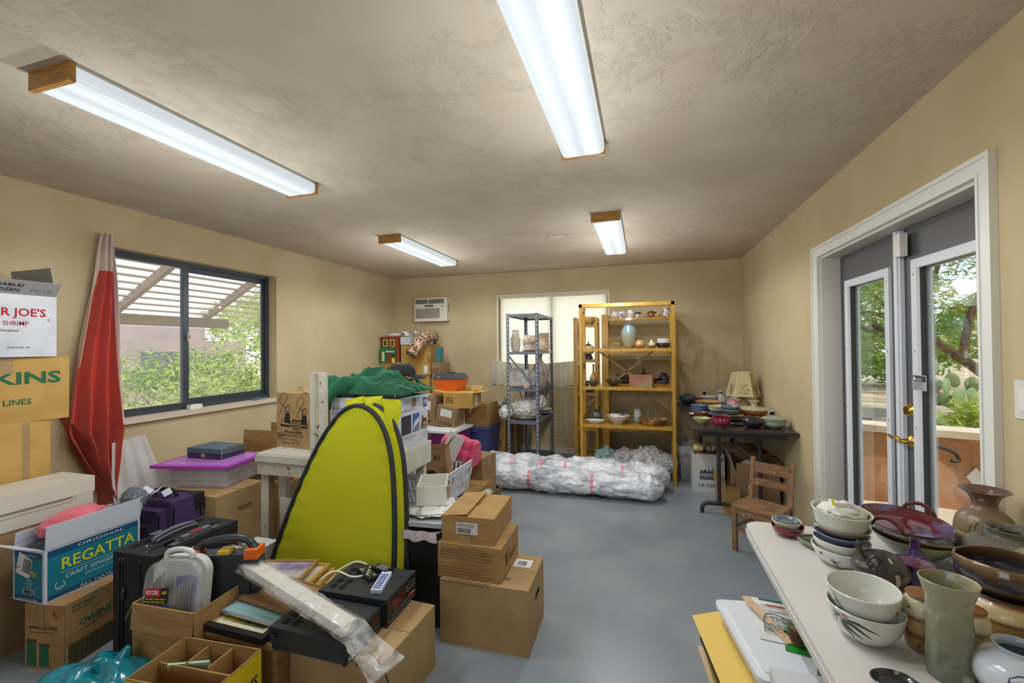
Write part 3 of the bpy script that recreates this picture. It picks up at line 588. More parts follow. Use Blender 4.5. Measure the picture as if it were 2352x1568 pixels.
for i in range(26):
    lv=i//6; x=rr.uniform(-.42,.42); z=.18+.22*lv+rr.uniform(-.06,.06); y=rr.uniform(-.2,.2)
    T=TR(x,y,z,rr.uniform(-.3,.3),rr.uniform(-.7,.7),rr.uniform(-.7,.7)); b=MB(); b.lathe([(0,-.13),(.045,-.11),(.085,-.04),(.09,.03),(.06,.10),(0,.125)],14,0,T@Matrix.Diagonal((1,.22,1,1))); b.build('pad',[pm],pc)
MB().tube([(0,0,0),(.02,0,.3)],.05,8).build('stem',[bark],pc)
# curved stucco wall with cap and diamond opening
sw_=root('patio_wall',(0,0,-.06),0,'curved orange stucco patio wall with pale cap outside the glass doors','garden wall'); om=mat('orange_stucco',(198,142,96),r=.92,c2=(184,128,84),ns=3,bump=.35,bs=30,bdist=.01)
pl=catmull([(1.98,4.98),(2.3,4.86),(2.75,4.70),(3.2,4.35),(3.55,3.8),(3.7,3.1)],6)
def offs(d):
    o=[]
    for i,p in enumerate(pl):
        a=Vector(pl[max(i-1,0)]);c_=Vector(pl[min(i+1,len(pl)-1)]);t_=(c_-a).normalized(); o.append((p[0]-t_.y*d,p[1]+t_.x*d))
    return o
def wallstrip(d,z0_,z1_):
    A=offs(-d);B_=offs(d); b=MB(); n_=len(A)
    b._add([(x,y,z0_) for x,y in A]+[(x,y,z1_) for x,y in A]+[(x,y,z0_) for x,y in B_]+[(x,y,z1_) for x,y in B_],
      [(i,i+1,n_+i+1,n_+i) for i in range(n_-1)]+[(2*n_+i+1,2*n_+i,3*n_+i,3*n_+i+1) for i in range(n_-1)]+[(n_+i,n_+i+1,3*n_+i+1,3*n_+i) for i in range(n_-1)]+[(0,n_,3*n_,2*n_),(n_-1,3*n_-1,4*n_-1,2*n_-1)]); return b
wallstrip(.10,0,.66).build('stucco_face',[om],sw_); wallstrip(.15,.66,.72).build('cap',[mat('pale_cap',(226,204,178),r=.85)],sw_)
b=MB(); b._add([(-.06,0,0),(0,0,-.09),(.06,0,0),(0,0,.09),(-.06,-.02,0),(0,-.02,-.09),(.06,-.02,0),(0,-.02,.09)],[(0,1,2,3),(7,6,5,4),(0,4,5,1),(1,5,6,2),(2,6,7,3),(3,7,4,0)],0,TR(2.66,4.625,.34,0,0,-.42)); b.build('diamond_tile',[mat('pale_tile',(214,206,196),r=.7)],sw_)  # pale slab standing in for the white diamond opening through the wall
hr=MB(); q=catmull([(2.02,4.2,.62),(2.2,4.25,.60),(2.33,4.28,.55),(2.36,4.29,.49),(2.31,4.28,.485)],5); hr.tube(q,.014,8); hr.tube([(2.02,4.2,.62),(2.02,4.2,-.04)],.012,8); o=hr.build('wrought_iron_rail',[mat('black_iron',(46,42,40),r=.5)],None); tag(o,'curled black iron handrail end outside the right glass door','handrail')
gt=root('wooden_gate',(1.93,5.35,-.06),rad(-8),'low grey wooden gate outside the left glass door','gate'); gm=mat('weathered_grey_wood',(120,112,106),r=.9,c2=(98,92,88),ns=6,stretch=(8,8,1))
for i in range(4): MB().box(-.34+i*.14,-.21+i*.14,-.012,.012,.02,.62+(.04 if i in(1,2) else 0),0,.004).build('board',[gm],gt)
for z in (.12,.5): MB().box(-.34,.2,-.035,-.012,z,z+.07,0,.004).build('rail',[gm],gt)
MB().box(.21,.29,-.04,.04,0,.72,0,.008).build('gate_post',[gm],gt)
struct(MB().box(1.28,2.9,-1,4.15,2.2,2.32).build('porch_roof',[mat('soffit_grey',(150,142,134),r=.8)]))
w3=bpy.data.objects.new('window_3',None); C.objects.link(w3); struct(w3)  # unseen window frame, added around the fill lamp behind the viewer
b=MB()
for a in ((-2.5,-2.46,.9,2.1),(-.14,-.1,.9,2.1),(-2.46,-.14,.9,.94),(-2.46,-.14,2.06,2.1)): b.box(a[0],a[1],YF-.1,YF-.04,a[2],a[3],0,.002)
b.build('window_frame',[alu],w3)
# ================================================================== SHELVES AND THE FAR WALL
# ---- grey steel shelving
gs=root('steel_shelving',(-1.335,5.245,0),0,'tall narrow grey perforated steel shelving unit in front of the back window','shelf unit')
hx,hy,H_=.19,.42,1.80
def angle_post(x,y,sx_,sy_):
    b=MB(); w=.036;t=.0025
    b.box(min(0,-sx_*w),max(0,-sx_*w),min(0,-sy_*t),max(0,-sy_*t),0,H_); b.box(min(0,-sx_*t),max(0,-sx_*t),min(0,-sy_*w),max(0,-sy_*w),0,H_)
    o=b.build('post',[steel],gs,loc=(x,y,0)); b=MB(); e=.0004
    for k in range(34):
        z=.05+k*.052
        for yy,s_ in ((e if sy_>0 else -e,1),(-sy_*t-(e if sy_>0 else -e),1)):
            b._add([(-sx_*.018+.006*math.cos(a*PI/4),yy,z+.010*math.sin(a*PI/4)) for a in range(8)],[tuple(range(8))],0)
        b._add([(sx_*e,-sy_*.018+.006*math.cos(a*PI/4),z+.010*math.sin(a*PI/4)) for a in range(8)],[tuple(range(8))],0)
    h=b.build('slot_holes',[mat('slot_light',(206,204,196),r=.8)],o)
for sx_ in(-1,1):
    for sy_ in (-1,1): angle_post(sx_*hx,sy_*hy,sx_,sy_)
for z in (.04,.555,.93,1.355,1.795):
    b=MB(); m_=.03
    if z<1.7: b.box(-hx+.003,hx-.003,-hy+.003,hy-.003,z-.004,z,0)
    else: b.box(-hx+.003,hx-.003,-hy+.003,hy-.003,z-.002,z,0)
    for a in (-hy+.003,hy-.006): b.box(-hx+.003,hx-.003,a,a+.003,z-m_,z-.004)
    for a in (-hx+.003,hx-.006): b.box(a,a+.003,-hy+.003,hy-.003,z-m_,z-.004)
    b.build('shelf',[steeld if z<.1 else steel],gs)
b=MB(); b.bar((-hx+.01,-hy-.003,1.33),(hx-.01,-hy-.003,.90),.022,.002,up=(0,1,0)); b.build('brace',[steel],gs)
for a,c_ in ((1.33,.60),(.60,1.33)): b=MB(); b.bar((hx+.003,-hy+.02,a),(hx+.003,hy-.02,c_),.02,.002,up=(1,0,0)); b.build('brace',[steel],gs)
b=MB(); b.bar((-hx-.003,-hy+.02,1.33),(-hx-.003,hy-.02,.60),.02,.002,up=(1,0,0)); b.build('brace',[steel],gs)
def on_g(x,y,z): return (-1.335+x,5.245+y,z)
bisq=mat('bisque_clay',(228,216,198),r=.85,c2=(218,204,184),ns=12); bisqp=mat('pink_bisque_clay',(222,198,172),r=.88,c2=(212,186,158),ns=12); greyc=mat('grey_greenware',(160,154,144),r=.8,c2=(148,142,132),ns=9)
z=1.356
GW='unglazed pots on the top shelf of the grey unit'
for i in range(5): pot('bowl',on_g(-.115,-.30,z+.028*i+(.012 if i else 0)),B_bowl(.062 if i else .055,.045,.55,1.03),bisq,['small round unglazed bowl at the bottom left of the grey unit top shelf','lowest ribbed bowl of the left unglazed stack','second ribbed bowl of the left unglazed stack','third ribbed bowl of the left unglazed stack, under the topmost','topmost ribbed bowl of the left unglazed stack, under the little vase'][i],'bowl',GW,t=.003,fn=lambda r,z_,t:(r*(1+.04*math.sin(9*t)),z_))
pot('vase',on_g(-.115,-.30,z+.158),[(.036,0),(.044,.02),(.046,.05),(.036,.075),(.042,.098)],bisq,'small unglazed vase with crimped rim standing on the left bowl stack','vase',GW,t=.003,fn=lambda r,z_,t:(r*(1+(.10 if z_>.085 else 0)*math.sin(4*t)),z_))
pot('plate',on_g(.05,-.27,z),B_plate(.10,.022),bisq,'wide unglazed plate under the casserole on the grey unit','plate',GW)
pot('bowl',on_g(.05,-.27,z+.012),[(.05,0),(.06,.01),(.078,.06),(.083,.078),(.1,.084)],bisq,'cream unglazed straight-sided bowl with flat rim standing on the plate','bowl',GW)
pot('bowl',on_g(.05,-.27,z+.092),B_bowl(.09,.035,.5),bisq,'shallow unglazed bowl nested on the rimmed one','bowl',GW)
pot('vase',on_g(.02,-.30,z+.122),[(.03,0),(.045,.012),(.043,.03),(.026,.055),(.034,.078)],bisq,'little unglazed bud vase on top of the middle stack','vase',GW,t=.003)
pot('pitcher',on_g(.04,.05,z),[(.05,0),(.062,.03),(.058,.09),(.045,.13),(.05,.15)],bisqp,'pinkish unglazed pitcher behind the middle post','pitcher',GW)
pot('pitcher',on_g(.12,.08,z),[(.045,0),(.06,.03),(.062,.08),(.045,.13),(.052,.16)],bisqp,'pinkish unglazed pitcher, right of its twin on the grey unit','pitcher',GW)
for i in range(6): pot('bowl',on_g(.09,.28,z+.036*i),B_bowl(.085,.05,.6,1.04),bisqp,['lowest','second lowest','third','fourth','fifth','topmost'][i]+' pink clay bowl of the tall right stack on the grey unit','bowl',GW,fn=lambda r,z_,t,i=i:(r*(1+.03*math.sin(7*t+i)),z_),seg=28)
pot('jar',on_g(-.02,.22,z),[(.05,0),(.07,.04),(.07,.14),(.05,.18),(.055,.2)],bisqp,'pink clay jar at the back of the grey unit top shelf','jar',GW)
z=.931
pot('bowl',on_g(-.07,-.14,z),B_flare(.175,.20,.42),film('cling_wrapped_clay',(178,174,164),clear=.05,ws=18,bump=.8),'large greenware bowl wrapped in plastic on the middle grey shelf','bowl','greenware on the middle grey shelf',t=.008,fn=lambda r,z_,t:(r*(1+.05*noise.noise(Vector((math.cos(t)*3,math.sin(t)*3,z_*14)))),z_+.02*math.sin(3*t+1)*(z_/.2)))
b=MB(); b.grid(40,10,lambda u,v:(math.cos(2*PI*u)*(.17+.06*v+.02*nz(math.cos(6.28*u)*3,math.sin(6.28*u)*3,v*3)),math.sin(2*PI*u)*(.17+.05*v),.03+.17*(1-v)+.035*nz(math.cos(6.28*u)*4,math.sin(6.28*u)*4,v*2+5)),wrap=True)
o=b.build('plastic_bag',[film('clear_bag',(210,208,200),clear=.5,ws=22)],None,80,loc=on_g(-.07,-.14,z)); tag(o,'crumpled clear plastic draped round the greenware bowl','bag')
pot('vase',on_g(.12,-.04,z),[(.062,0),(.075,.03),(.1,.11),(.105,.17),(.075,.25),(.034,.31),(.026,.35),(.032,.385),(.055,.41)],greyc,'tall grey unglazed vase with narrow neck on the middle grey shelf','vase','greenware on the middle grey shelf')
pot('bowl',on_g(.03,-.34,z),B_bowl(.05,.045,.6),bisqp,'small pink clay bowl at the front of the middle grey shelf','bowl','greenware on the middle grey shelf')
for i in range(3): pot('plate',on_g(.09,.24,z+.014*i),B_plate(.085-.005*i,.02),bisqp,['bottom','middle','top'][i]+' clay saucer at the back of the middle grey shelf','plate','greenware on the middle grey shelf')
z=.556
pot('platter',on_g(-.0,-.22,z),B_plate(.165,.04),bisq,'large pale platter holding the plastic-bagged clay on the lower grey shelf','platter','wares on the lower grey shelf')
pot('plate',on_g(.08,.20,z),B_plate(.14,.03),glaze('blue_white_plate',[(0,(40,52,110)),(.5,(70,84,140)),(.6,(224,222,214)),(1,(226,224,216))],.03,.3,14),'plate with dark blue rim at the back of the lower grey shelf','plate','wares on the lower grey shelf')
pot('plate',on_g(.09,.22,z+.032),B_plate(.12,.03),bisq,'pale plate stacked on the blue-rimmed one','plate','wares on the lower grey shelf')
def bagfn(seed,a=.28,f=2.2):
    return lambda n:1+a*abs(nz(n.x*f+seed,n.y*f,n.z*f))+.12*nz(n.x*6+seed,n.y*6,n.z*6)+.06*abs(nz(n.x*14+seed,n.y*14,n.z*14))
fb=film('thin_white_bag',(232,230,226),clear=.22,ws=14,bump=1)
b=MB().blob((0,0,.09),(.16,.17,.11),bagfn(3),5); o=b.build('plastic_bag',[fb],None,80,loc=on_g(-.01,-.20,.60)); tag(o,'white carrier bag with blue print wrapping clay on the lower grey shelf','bag')
b=MB().blob((0,0,.08),(.11,.12,.10),bagfn(9),5); o=b.build('plastic_bag',[fb],None,80,loc=on_g(.06,-.02,.66)); tag(o,'upper peak of crumpled thin white bag behind the blue-printed one','bag')
b=MB().blob((0,0,0),(.07,.13,.08),bagfn(5),4); b.tube([(0,0,0),(-.02,0,.02)],.01); o=b.build('plastic_bag',[fb],None,80,loc=on_g(-.235,-.32,.64)); tag(o,'white bag end bulging out left of the grey shelving, above the box','bag')
b=MB()
for k,(x,z_) in enumerate(((-.09,.10),(-.055,.115),(-.02,.10),(-.05,.08),(.02,.115),(.06,.125))): b.blob((x,-.17,z_),(.02,.008,.013),bagfn(k),2)
# ---- yellow pine shelving
def ladder(parent,x,y0,y1,H,t=.032,w=.044,holes=True):
    fr=MB(); fr.box(x-t/2,x+t/2,y0,y0+w,0,H,0,.002); fr.box(x-t/2,x+t/2,y1-w,y1,0,H,0,.002)
    for z in (.10,.62,1.18,H-.07): fr.box(x-t/2+.004,x+t/2-.004,y0+w,y1-w,z,z+.045,0,.002)
    o=fr.build('side_frame',[pine],parent)
    if holes:
        b=MB(); 
        for k in range(int((H-.1)/.064)):
            z=.07+k*.064
            for yy in (y0+w/2,y1-w/2):
                for sx_ in (-1,1): b._add([(x+sx_*(t/2+.0005),yy+.005*math.cos(a*PI/4),z+.005*math.sin(a*PI/4)) for a in range(8)],[tuple(range(8))],0)
        b.build('peg_holes',[mat('peg_hole_dark',(70,44,16),r=.9)],o)
def shelf(parent,x0,x1,y0,y1,z,t=.018):
    b=MB(); n=3; d=(y1-y0)/n
    for k in range(n): b.box(x0,x1,y0+k*d+.001,y0+(k+1)*d-.001,z-t,z,0,.002)
    o=b.build('shelf',[pine],parent); MB().box(x0,x1,y0-.001,y0+.014,z-t-.014,z-t-.0004,0,.002).build('shelf_rail',[pine],o)
u1=root('pine_shelf_unit',(0,0,0),0,'front yellow pine shelving unit with crossed braces, tallest of the pine units','shelf unit','yellow pine shelving units')
u1.location=(-.185,4.80,0); X0,X1,Y0,Y1=-.47,.49,-.15,.15
ladder(u1,X0+.016,Y0,Y1,1.86); ladder(u1,X1-.016,Y0,Y1,1.86)
for z in (.588,.985,1.388): shelf(u1,X0+.034,X1-.034,Y0,Y1,z)
MB().box(X0,X1,Y0,Y0+.018,1.825,1.862,0,.002).build('top_rail',[pine],u1); MB().box(X0+.034,X1-.034,Y0+.2,Y1,1.844,1.86,0,.002).build('top_board',[pine],u1)
for (xa,za,xb,zb) in ((-.31,1.37,.10,1.06),(.43,1.47,-.08,1.06),(-.42,.75,-.22,.94),(.20,.94,.46,.72),(-.16,.86,.0,.97)):
    MB().bar((xa,Y1+.004,za),(xb,Y1+.004,zb),.018,.005,up=(0,1,0)).build('cross_brace',[pinel],u1)
u2=root('pine_shelf_unit',(.0,5.46,0),0,'rear yellow pine shelving unit against the wall, with mugs along its top shelf','shelf unit','yellow pine shelving units')
ladder(u2,-.44,-.15,.15,1.79,.075,.075); ladder(u2,.345,-.15,.15,1.79)
for z in (.43,.965,1.35,1.745): shelf(u2,-.40,.327,-.15,.15,z)
for (xa,za,xb,zb) in ((-.38,.45,.0,.92),(.30,.45,-.08,.92)): MB().bar((xa,.154,za),(xb,.154,zb),.012,.004,up=(0,1,0)).build('cross_brace',[pinel],u2)
u3=root('pine_shelf_unit',(-.66,5.46,0),0,'narrow yellow pine shelving unit standing in front of the window edge','shelf unit','yellow pine shelving units')
ladder(u3,-.135,-.15,.15,1.765,.044); ladder(u3,.115,-.15,.15,1.765)
for z in (.09,.42,.845,1.25,1.672): shelf(u3,-.113,.097,-.15,.15,z)
# pots on the pine units
def P(u,x,y,z): return (x,y,z)
blu=glaze('turquoise_crackle',[(0,(150,136,104)),(.5,(146,142,122)),(.72,(126,146,146)),(1,(104,132,140))],.24,.18,10,r=.3)
pot('vase',(-.143,4.80,1.389),[(.04,0),(.062,.03),(.078,.10),(.08,.17),(.062,.215),(.052,.235),(.06,.255)],blu,'tall vase with pale body and blue-green neck on the pine shelf','vase','glazed pots on the front pine unit, top shelf')
pot('vase',(-.035,4.79,1.389),[(.03,0),(.05,.02),(.053,.05),(.032,.08),(.018,.09),(.024,.102)],glaze('amber_glaze',[(0,(150,112,62)),(.7,(190,156,104)),(1,(70,54,40))],.1,.2),'squat amber bottle with dark stopper right of the tall vase','bottle','glazed pots on the front pine unit, top shelf')
pot('bottle',(.085,4.80,1.389),[(.03,0),(.044,.015),(.042,.04),(.016,.06),(.009,.08),(.013,.09)],glaze('cream_brown_glaze',[(0,(96,78,46)),(.35,(128,122,86)),(.5,(212,200,168)),(1,(222,212,184))],.09,.2),'small cream-necked round bottle on the pine shelf','bottle','glazed pots on the front pine unit, top shelf')
pot('bowl',(-.265,4.83,1.40),[(.035,0),(.05,.01),(.058,.05),(.06,.072)],glaze('olive_drip',[(0,(92,70,30)),(.6,(150,128,62)),(1,(90,74,40))],.07,.3,20),'olive brown bowl stacked on plates left of the tall vase','bowl','glazed pots on the front pine unit, top shelf')
pot('plate',(-.265,4.83,1.389),B_plate(.062,.014),white,'small white-edged plate under the olive bowl','plate','glazed pots on the front pine unit, top shelf')
pot('dish',(.20,4.82,1.389),[(.05,0),(.06,.01),(.075,.05)],glaze('black_dish_glaze',[(0,(34,30,34)),(1,(48,42,44))],.05),'black dish with glass bowl on it at the right of the pine shelf','bowl','glazed pots on the front pine unit, top shelf')
pot('glass_bowl',(.20,4.82,1.41),[(.03,0),(.04,.01),(.055,.03),(.06,.075)],film('cut_glass',(230,236,236),clear=.6,r=.05,ws=50),'clear glass bowl stacked in the black dish','bowl','glazed pots on the front pine unit, top shelf',t=.003)
pot('bowl',(-.31,4.76,.986),B_flare(.088,.068,.33),glaze('black_flecked',[(0,(44,36,32)),(.8,(54,44,38)),(1,(84,72,58))],.07,.2),'dark flaring bowl on the pine shelf left of the copper box','bowl','pots on the front pine unit, middle shelf')
bx=root('clay_box',(-.02,4.735,.986),rad(-12),'square mottled copper-red box on the middle pine shelf','box'); crm=mat('copper_red_mottle',(150,84,72),r=.35,c2=(142,122,84),ns=9,coat=.3)
MB().box(-.115,.115,-.055,.055,0,.105,0,.003).build('body',[crm],bx); MB().box(-.117,.117,-.057,.057,.106,.125,0,.003).build('lid',[crm],bx)
pot('bowl',(-.52,4.74,.986),[(.02,0),(.03,.008),(.046,.03),(.044,.045)],glaze('blue_black_glaze',[(0,(40,66,96)),(1,(30,34,48))],.05,.3),'little blue bowl at the left of the middle pine shelf','bowl','pots on the front pine unit, middle shelf',fn=lambda r,z,t:(r*(1+.1*math.sin(5*t)),z))
pot('dish',(-.585,4.72,.986),B_flare(.03,.018,.5),glaze('dkbrown',[(0,(60,46,36)),(1,(44,34,30))],.02),'tiny dark dish beside the little blue bowl','dish','pots on the front pine unit, middle shelf')
pot('bottle',(-.53,4.86,.986),[(.035,0),(.04,.02),(.04,.07),(.028,.10),(.012,.14),(.009,.20),(.014,.225)],glaze('amber_bottle',[(0,(92,70,34)),(.5,(166,128,62)),(1,(136,98,44))],.22,.15),'tall amber long-necked bottle at the left of the middle pine shelf','bottle')
pot('bottle',(.0,5.44,.966),[(.04,0),(.062,.03),(.06,.07),(.03,.11),(.013,.13),(.012,.155),(.018,.165)],glaze('oxblood',[(0,(78,18,22)),(1,(58,14,20))],.16,.2),'dark red round bottle at the back behind the copper box','bottle','pots on the rear pine unit')
pot('bowl',(.10,5.40,.966),B_flare(.085,.06,.5),glaze('oxblood2',[(0,(86,22,24)),(1,(70,20,26))],.06,.2),'dark red bowl behind the copper box','bowl','pots on the rear pine unit')
pot('jar',(.23,5.42,.966),[(.04,0),(.06,.03),(.06,.08),(.035,.1),(.04,.12)],glaze('midnight_blue',[(0,(28,34,54)),(1,(20,22,34))],.12,.2),'midnight blue jar at the right end of the rear pine shelf','jar','pots on the rear pine unit')
pot('bowl',(.22,5.36,.966),B_flare(.05,.045,.4),glaze('grey_green',[(0,(96,104,100)),(1,(120,126,120))],.05),'small grey-green bowl in front of the midnight blue jar','bowl','pots on the rear pine unit')
pot('platter',(-.23,5.43,.966),B_plate(.13,.03),glaze('dark_platter',[(0,(60,56,52)),(1,(92,90,84))],.03),'dark shallow platter low on the rear pine shelf','platter','pots on the rear pine unit')
pot('bowl',(-.2,5.43,1.0),B_flare(.14,.075,.45),glaze('taupe_bowl',[(0,(96,88,76)),(1,(128,118,102))],.08),'wide taupe bowl on the dark platter','bowl','pots on the rear pine unit')
z=.589
pot('bowl',(-.268,4.765,z),[(.05,0),(.055,.008),(.095,.05),(.118,.078),(.128,.086)],mat('cream_glaze',(214,198,176),r=.3,coat=.3),'wide cream bowl full of small wrapped pieces on the lower pine shelf','bowl')
for i,(x,y,zz,r) in enumerate(((-.02,-.01,.075,.035),(.045,.0,.07,.032),(-.05,.02,.08,.03))):
    b=MB().blob((0,0,0),(r*1.2,r,r*.75),bagfn(i*7),3); o=b.build('wrapped_piece',[film('wrap%d'%i,(224,222,218),clear=.05,ws=30)],None,70,loc=(-.268+x,4.765+y,z+zz)); tag(o,['white wrapped lump in the middle of the cream bowl','white wrapped lump at the right in the cream bowl','white wrapped lump at the left in the cream bowl'][i],'wrapped piece','wrapped pieces in the cream bowl')
b=MB(); b.box(-.03,.03,-.012,.012,0,.02,0,.005); o=b.build('wrapped_piece',[mat('blue_grey_clay',(74,86,120),r=.5)],None,loc=(-.205,4.76,z+.092)); o.rotation_euler=(0,-.5,.3); tag(o,'small blue-grey piece sticking out of the cream bowl','piece')
for i,(dz) in enumerate((0,.016)): pot('dish',(-.508,4.735,z+dz),[(.06,0),(.08,.006),(.1,.018)],mat('chalk_white_glaze',(222,216,204),r=.5),['lower','upper'][i]+' white irregular dish at the left of the lower pine shelf','dish',fn=lambda r,z,t:(r*(1+.03*math.sin(5*t)),z),sy=.6)
pk=mat('basket_pattern',(190,152,92),r=.5,c2=(130,92,46),ns=14,lo=.48,hi=.52,coat=.2)
pot('bowl',(.09,4.77,z),[(.09,0),(.10,.008),(.135,.04),(.15,.062),(.158,.066)],pk,'wide tan bowl with patterned band at the right of the lower pine shelf','bowl',sy=.8)
pot('vase',(-.07,4.90,z),[(.035,0),(.042,.02),(.042,.10),(.03,.125),(.034,.135)],glaze('celadon_brush',[(0,(176,186,174)),(1,(196,202,190))],.13,.2,speck=((70,84,86),40,.62)),'pale celadon vase with dark brush marks behind the cream bowl','vase')
pot('vase',(.045,4.92,z),[(.03,0),(.036,.02),(.02,.08),(.03,.12)],film('smoked_glass',(150,150,146),clear=.45,r=.1,ws=12),'small translucent grey vase right of the celadon one','vase',t=.003)
pot('vase',(-.5,4.9,z),[(.03,0),(.05,.02),(.056,.06),(.035,.1),(.04,.12)],glaze('lustre_glaze',[(0,(60,44,60)),(.5,(96,110,104)),(1,(70,40,46))],.12,.4,16),'dark lustre glazed jar behind the white dishes','jar')
pot('bowl',(-.30,5.42,.431),[(.06,0),(.09,.03),(.1,.08),(.07,.12)],glaze('brown_bowl_glaze',[(0,(80,54,28)),(1,(110,78,40))],.12),'brown round pot on the rear pine unit behind the cream bowl','pot')
# narrow unit
pot('planter',(-.655,5.46,1.673),[(.06,0),(.07,.01),(.085,.05),(.088,.10)],glaze('carved_clay',[(0,(170,132,76)),(1,(196,162,104))],.1,.3,30),'carved round clay planter on the top shelf of the narrow pine unit','planter')
tp_=root('teapot',(-.655,5.46,1.251),rad(20),'purple and cream drip-glazed teapot with hooped handle on the narrow pine unit','teapot')
tg=glaze('purple_cream_drip',[(0,(60,46,66)),(.5,(90,74,96)),(.62,(216,186,122)),(1,(222,196,134))],.12,.35,22)
MB().lathe(catmull([(.035,.06),(.06,.075),(.078,.11),(.07,.15),(.04,.172)],4)+[(0,.173)],28).build('body',[tg],tp_); MB().lathe([(0,0),(.05,0),(.055,.01),(.04,.055),(.03,.062),(0,.062)],24).build('stand',[mat('dark_slate_glaze',(52,50,62),r=.3)],tp_)
MB().lathe(catmull([(.042,.172),(.03,.185),(.01,.192),(.006,.20),(.011,.212)],3)+[(0,.215)],20).build('lid',[mat('dark_slate_glaze',(0,0,0))],tp_)
MB().tube(catmull([(.07,0,.10),(.10,0,.13),(.125,0,.17)],4),[.016,.015,.013,.012,.011,.010,.009,.009,.008],10).build('spout',[tg],tp_); MB().tube(catmull([(-.07,0,.15),(-.12,0,.165),(-.125,0,.12),(-.075,0,.09)],5),.007,8).build('handle',[tg],tp_)
pot('pot',(-.66,5.46,.846+.13),[(.06,0),(.085,.03),(.09,.10),(.075,.13)],glaze('dark_slate_pot',[(0,(50,46,56)),(1,(70,62,70))],.13),'dark slate pot on the narrow pine unit below the teapot','pot')
bpy.data.objects['pot'].location.z=.846
pot('plate',(-.62,5.42,.421),B_plate(.085,.02),white,'white plate on the narrow pine unit, lower shelf','plate')
# mugs on the rear unit's top shelf
mg=glaze('black_speckle_white',[(0,(226,222,216)),(1,(226,222,216))],.08,.1,speck=((40,30,34),60,.56)); mgs=[(-.33,.03),(-.265,.02),(-.20,-.02),(-.155,.035),(-.09,.03),(.27,.02)]
def mug(x,y,rz,label,m=mg,s=1):
    r=root('mug',(x,y,1.746),rad(rz),label,'mug','speckled mugs along the top of the rear pine unit'); MB().lathe(shell([(.028*s,0),(.034*s,.012),(.036*s,.04),(.034*s,.07*s+.01)],.003),24).build('cup',[m],r)
    MB().tube(catmull([(.034*s,0,.06),(.056*s,0,.058),(.058*s,0,.03),(.034*s,0,.018)],4),.005,8).build('handle',[m],r)
mug(-.325,5.40,170,'speckled mug at the left end of the rear pine unit top'); mug(-.245,5.41,60,'speckled mug second from the left on the rear pine unit top'); mug(-.14,5.38,200,'large speckled mug third from the left on the rear pine unit top',s=1.15); mug(-.06,5.40,20,'speckled mug with blue-black rim on the rear pine unit top',glaze('speckle_blue_rim',[(0,(226,222,216)),(.5,(220,218,214)),(.55,(40,38,60)),(1,(40,38,60))],.08,.1,speck=((40,30,34),60,.56)),.8)
mug(.26,5.40,90,'streaked pitcher-like mug at the right end of the rear pine unit top',glaze('streaky_black_white',[(0,(218,212,204)),(1,(218,212,204))],.08,.1,speck=((50,40,44),30,.5)),1.25)
pot('bowl',(.10,5.42,1.752),[(.04,0),(.06,.02),(.05,.055),(.02,.072)],glaze('red_brown_cap',[(0,(178,150,100)),(.4,(130,70,40)),(1,(96,40,30))],.07,.2),'upturned red-brown bowl among the mugs','bowl')
pot('bowl',(.165,5.36,1.746),B_bowl(.038,.035,.5),glaze('tan_bowl',[(0,(196,160,96)),(1,(210,178,116))],.04),'small tan bowl before the upturned one','bowl'); pot('plate',(.03,5.36,1.746),B_plate(.048,.016),white,'small white plate among the mugs','plate')
# ================================================================== BACK CORNER BOXES
def card_(*a,**k): return carton(*a,**k)
CG='boxes piled in the back left corner'
Bk=5.30
card_((-3.17,5.29),0,.40,.38,0,.60,'lowest ochre box in the left corner column',mt=cardy,group=CG); card_((-3.18,5.30),2,.38,.38,.60,.60,'upper ochre box under the toy house',mt=cardy,group=CG,prints={'F':[('l',[(.09+i*.05,.48),(.1+i*.05,.56),(.12+i*.05,.50)],.004,inkb) for i in range(5)]})
bp_=MB().box(-.235,.235,-.16,.16,0,.012,0,.002).build('shelf_board',[mat('pale_board',(196,188,160),r=.7)],None,loc=(-3.42+.04,5.42,1.201)); bp_.location=(-3.29,5.44,1.2005); tag(bp_,'thin pale board lying under the toy house','board')
# toy house
th=root('toy_house',(-3.34,5.42,1.214),rad(6),'green and red toy play house standing on the corner boxes','toy house')
tgn=mat('toy_green',(30,116,72),r=.4); tre=mat('toy_red_brown',(142,66,36),r=.45); tye=mat('toy_yellow',(206,170,70),r=.45)
MB().box(-.16,.10,-.13,.10,0,.34,0,.004).build('house_body',[tre],th); MB().box(-.175,.115,-.15,.12,.34,.36,0,.004).build('roof',[tre],th); MB().box(-.175,.05,-.155,-.131,0,.20,0,.003).build('shop_front',[tgn],th)
for x in (-.105,.0):
    w=MB().box(x-.032,x+.032,-.139,-.131,.22,.32,0,.003).build('window_frame',[tye],th); MB().box(x-.018,x+.018,-.141,-.139,.235,.305).build('pane',[mat('toy_pane_dark',(24,60,62),r=.2)],w); MB().box(x-.020,x+.020,-.1425,-.141,.268,.272).build('muntin',[tgn],w)
MB().box(-.075,-.005,-.16,-.155,.0,.12,0,.002).build('door',[mat('toy_door_brown',(120,60,32),r=.5)],th); MB().box(-.08,.04,-.18,-.155,.14,.158,0,.003).build('awning',[white],th); MB().box(.0,.045,-.162,-.155,.0,.06,0,.002).build('yellow_panel',[mat('toy_bright_yellow',(232,214,60),r=.5)],th)
MB().box(-.145,-.11,-.162,-.155,.02,.15,0,.006).build('figure',[mat('toy_cream',(226,206,160),r=.5)],th); MB().box(.012,.04,-.160,-.155,.075,.12).build('shop_pane',[mat('toy_pane_dark',(0,0,0))],th)
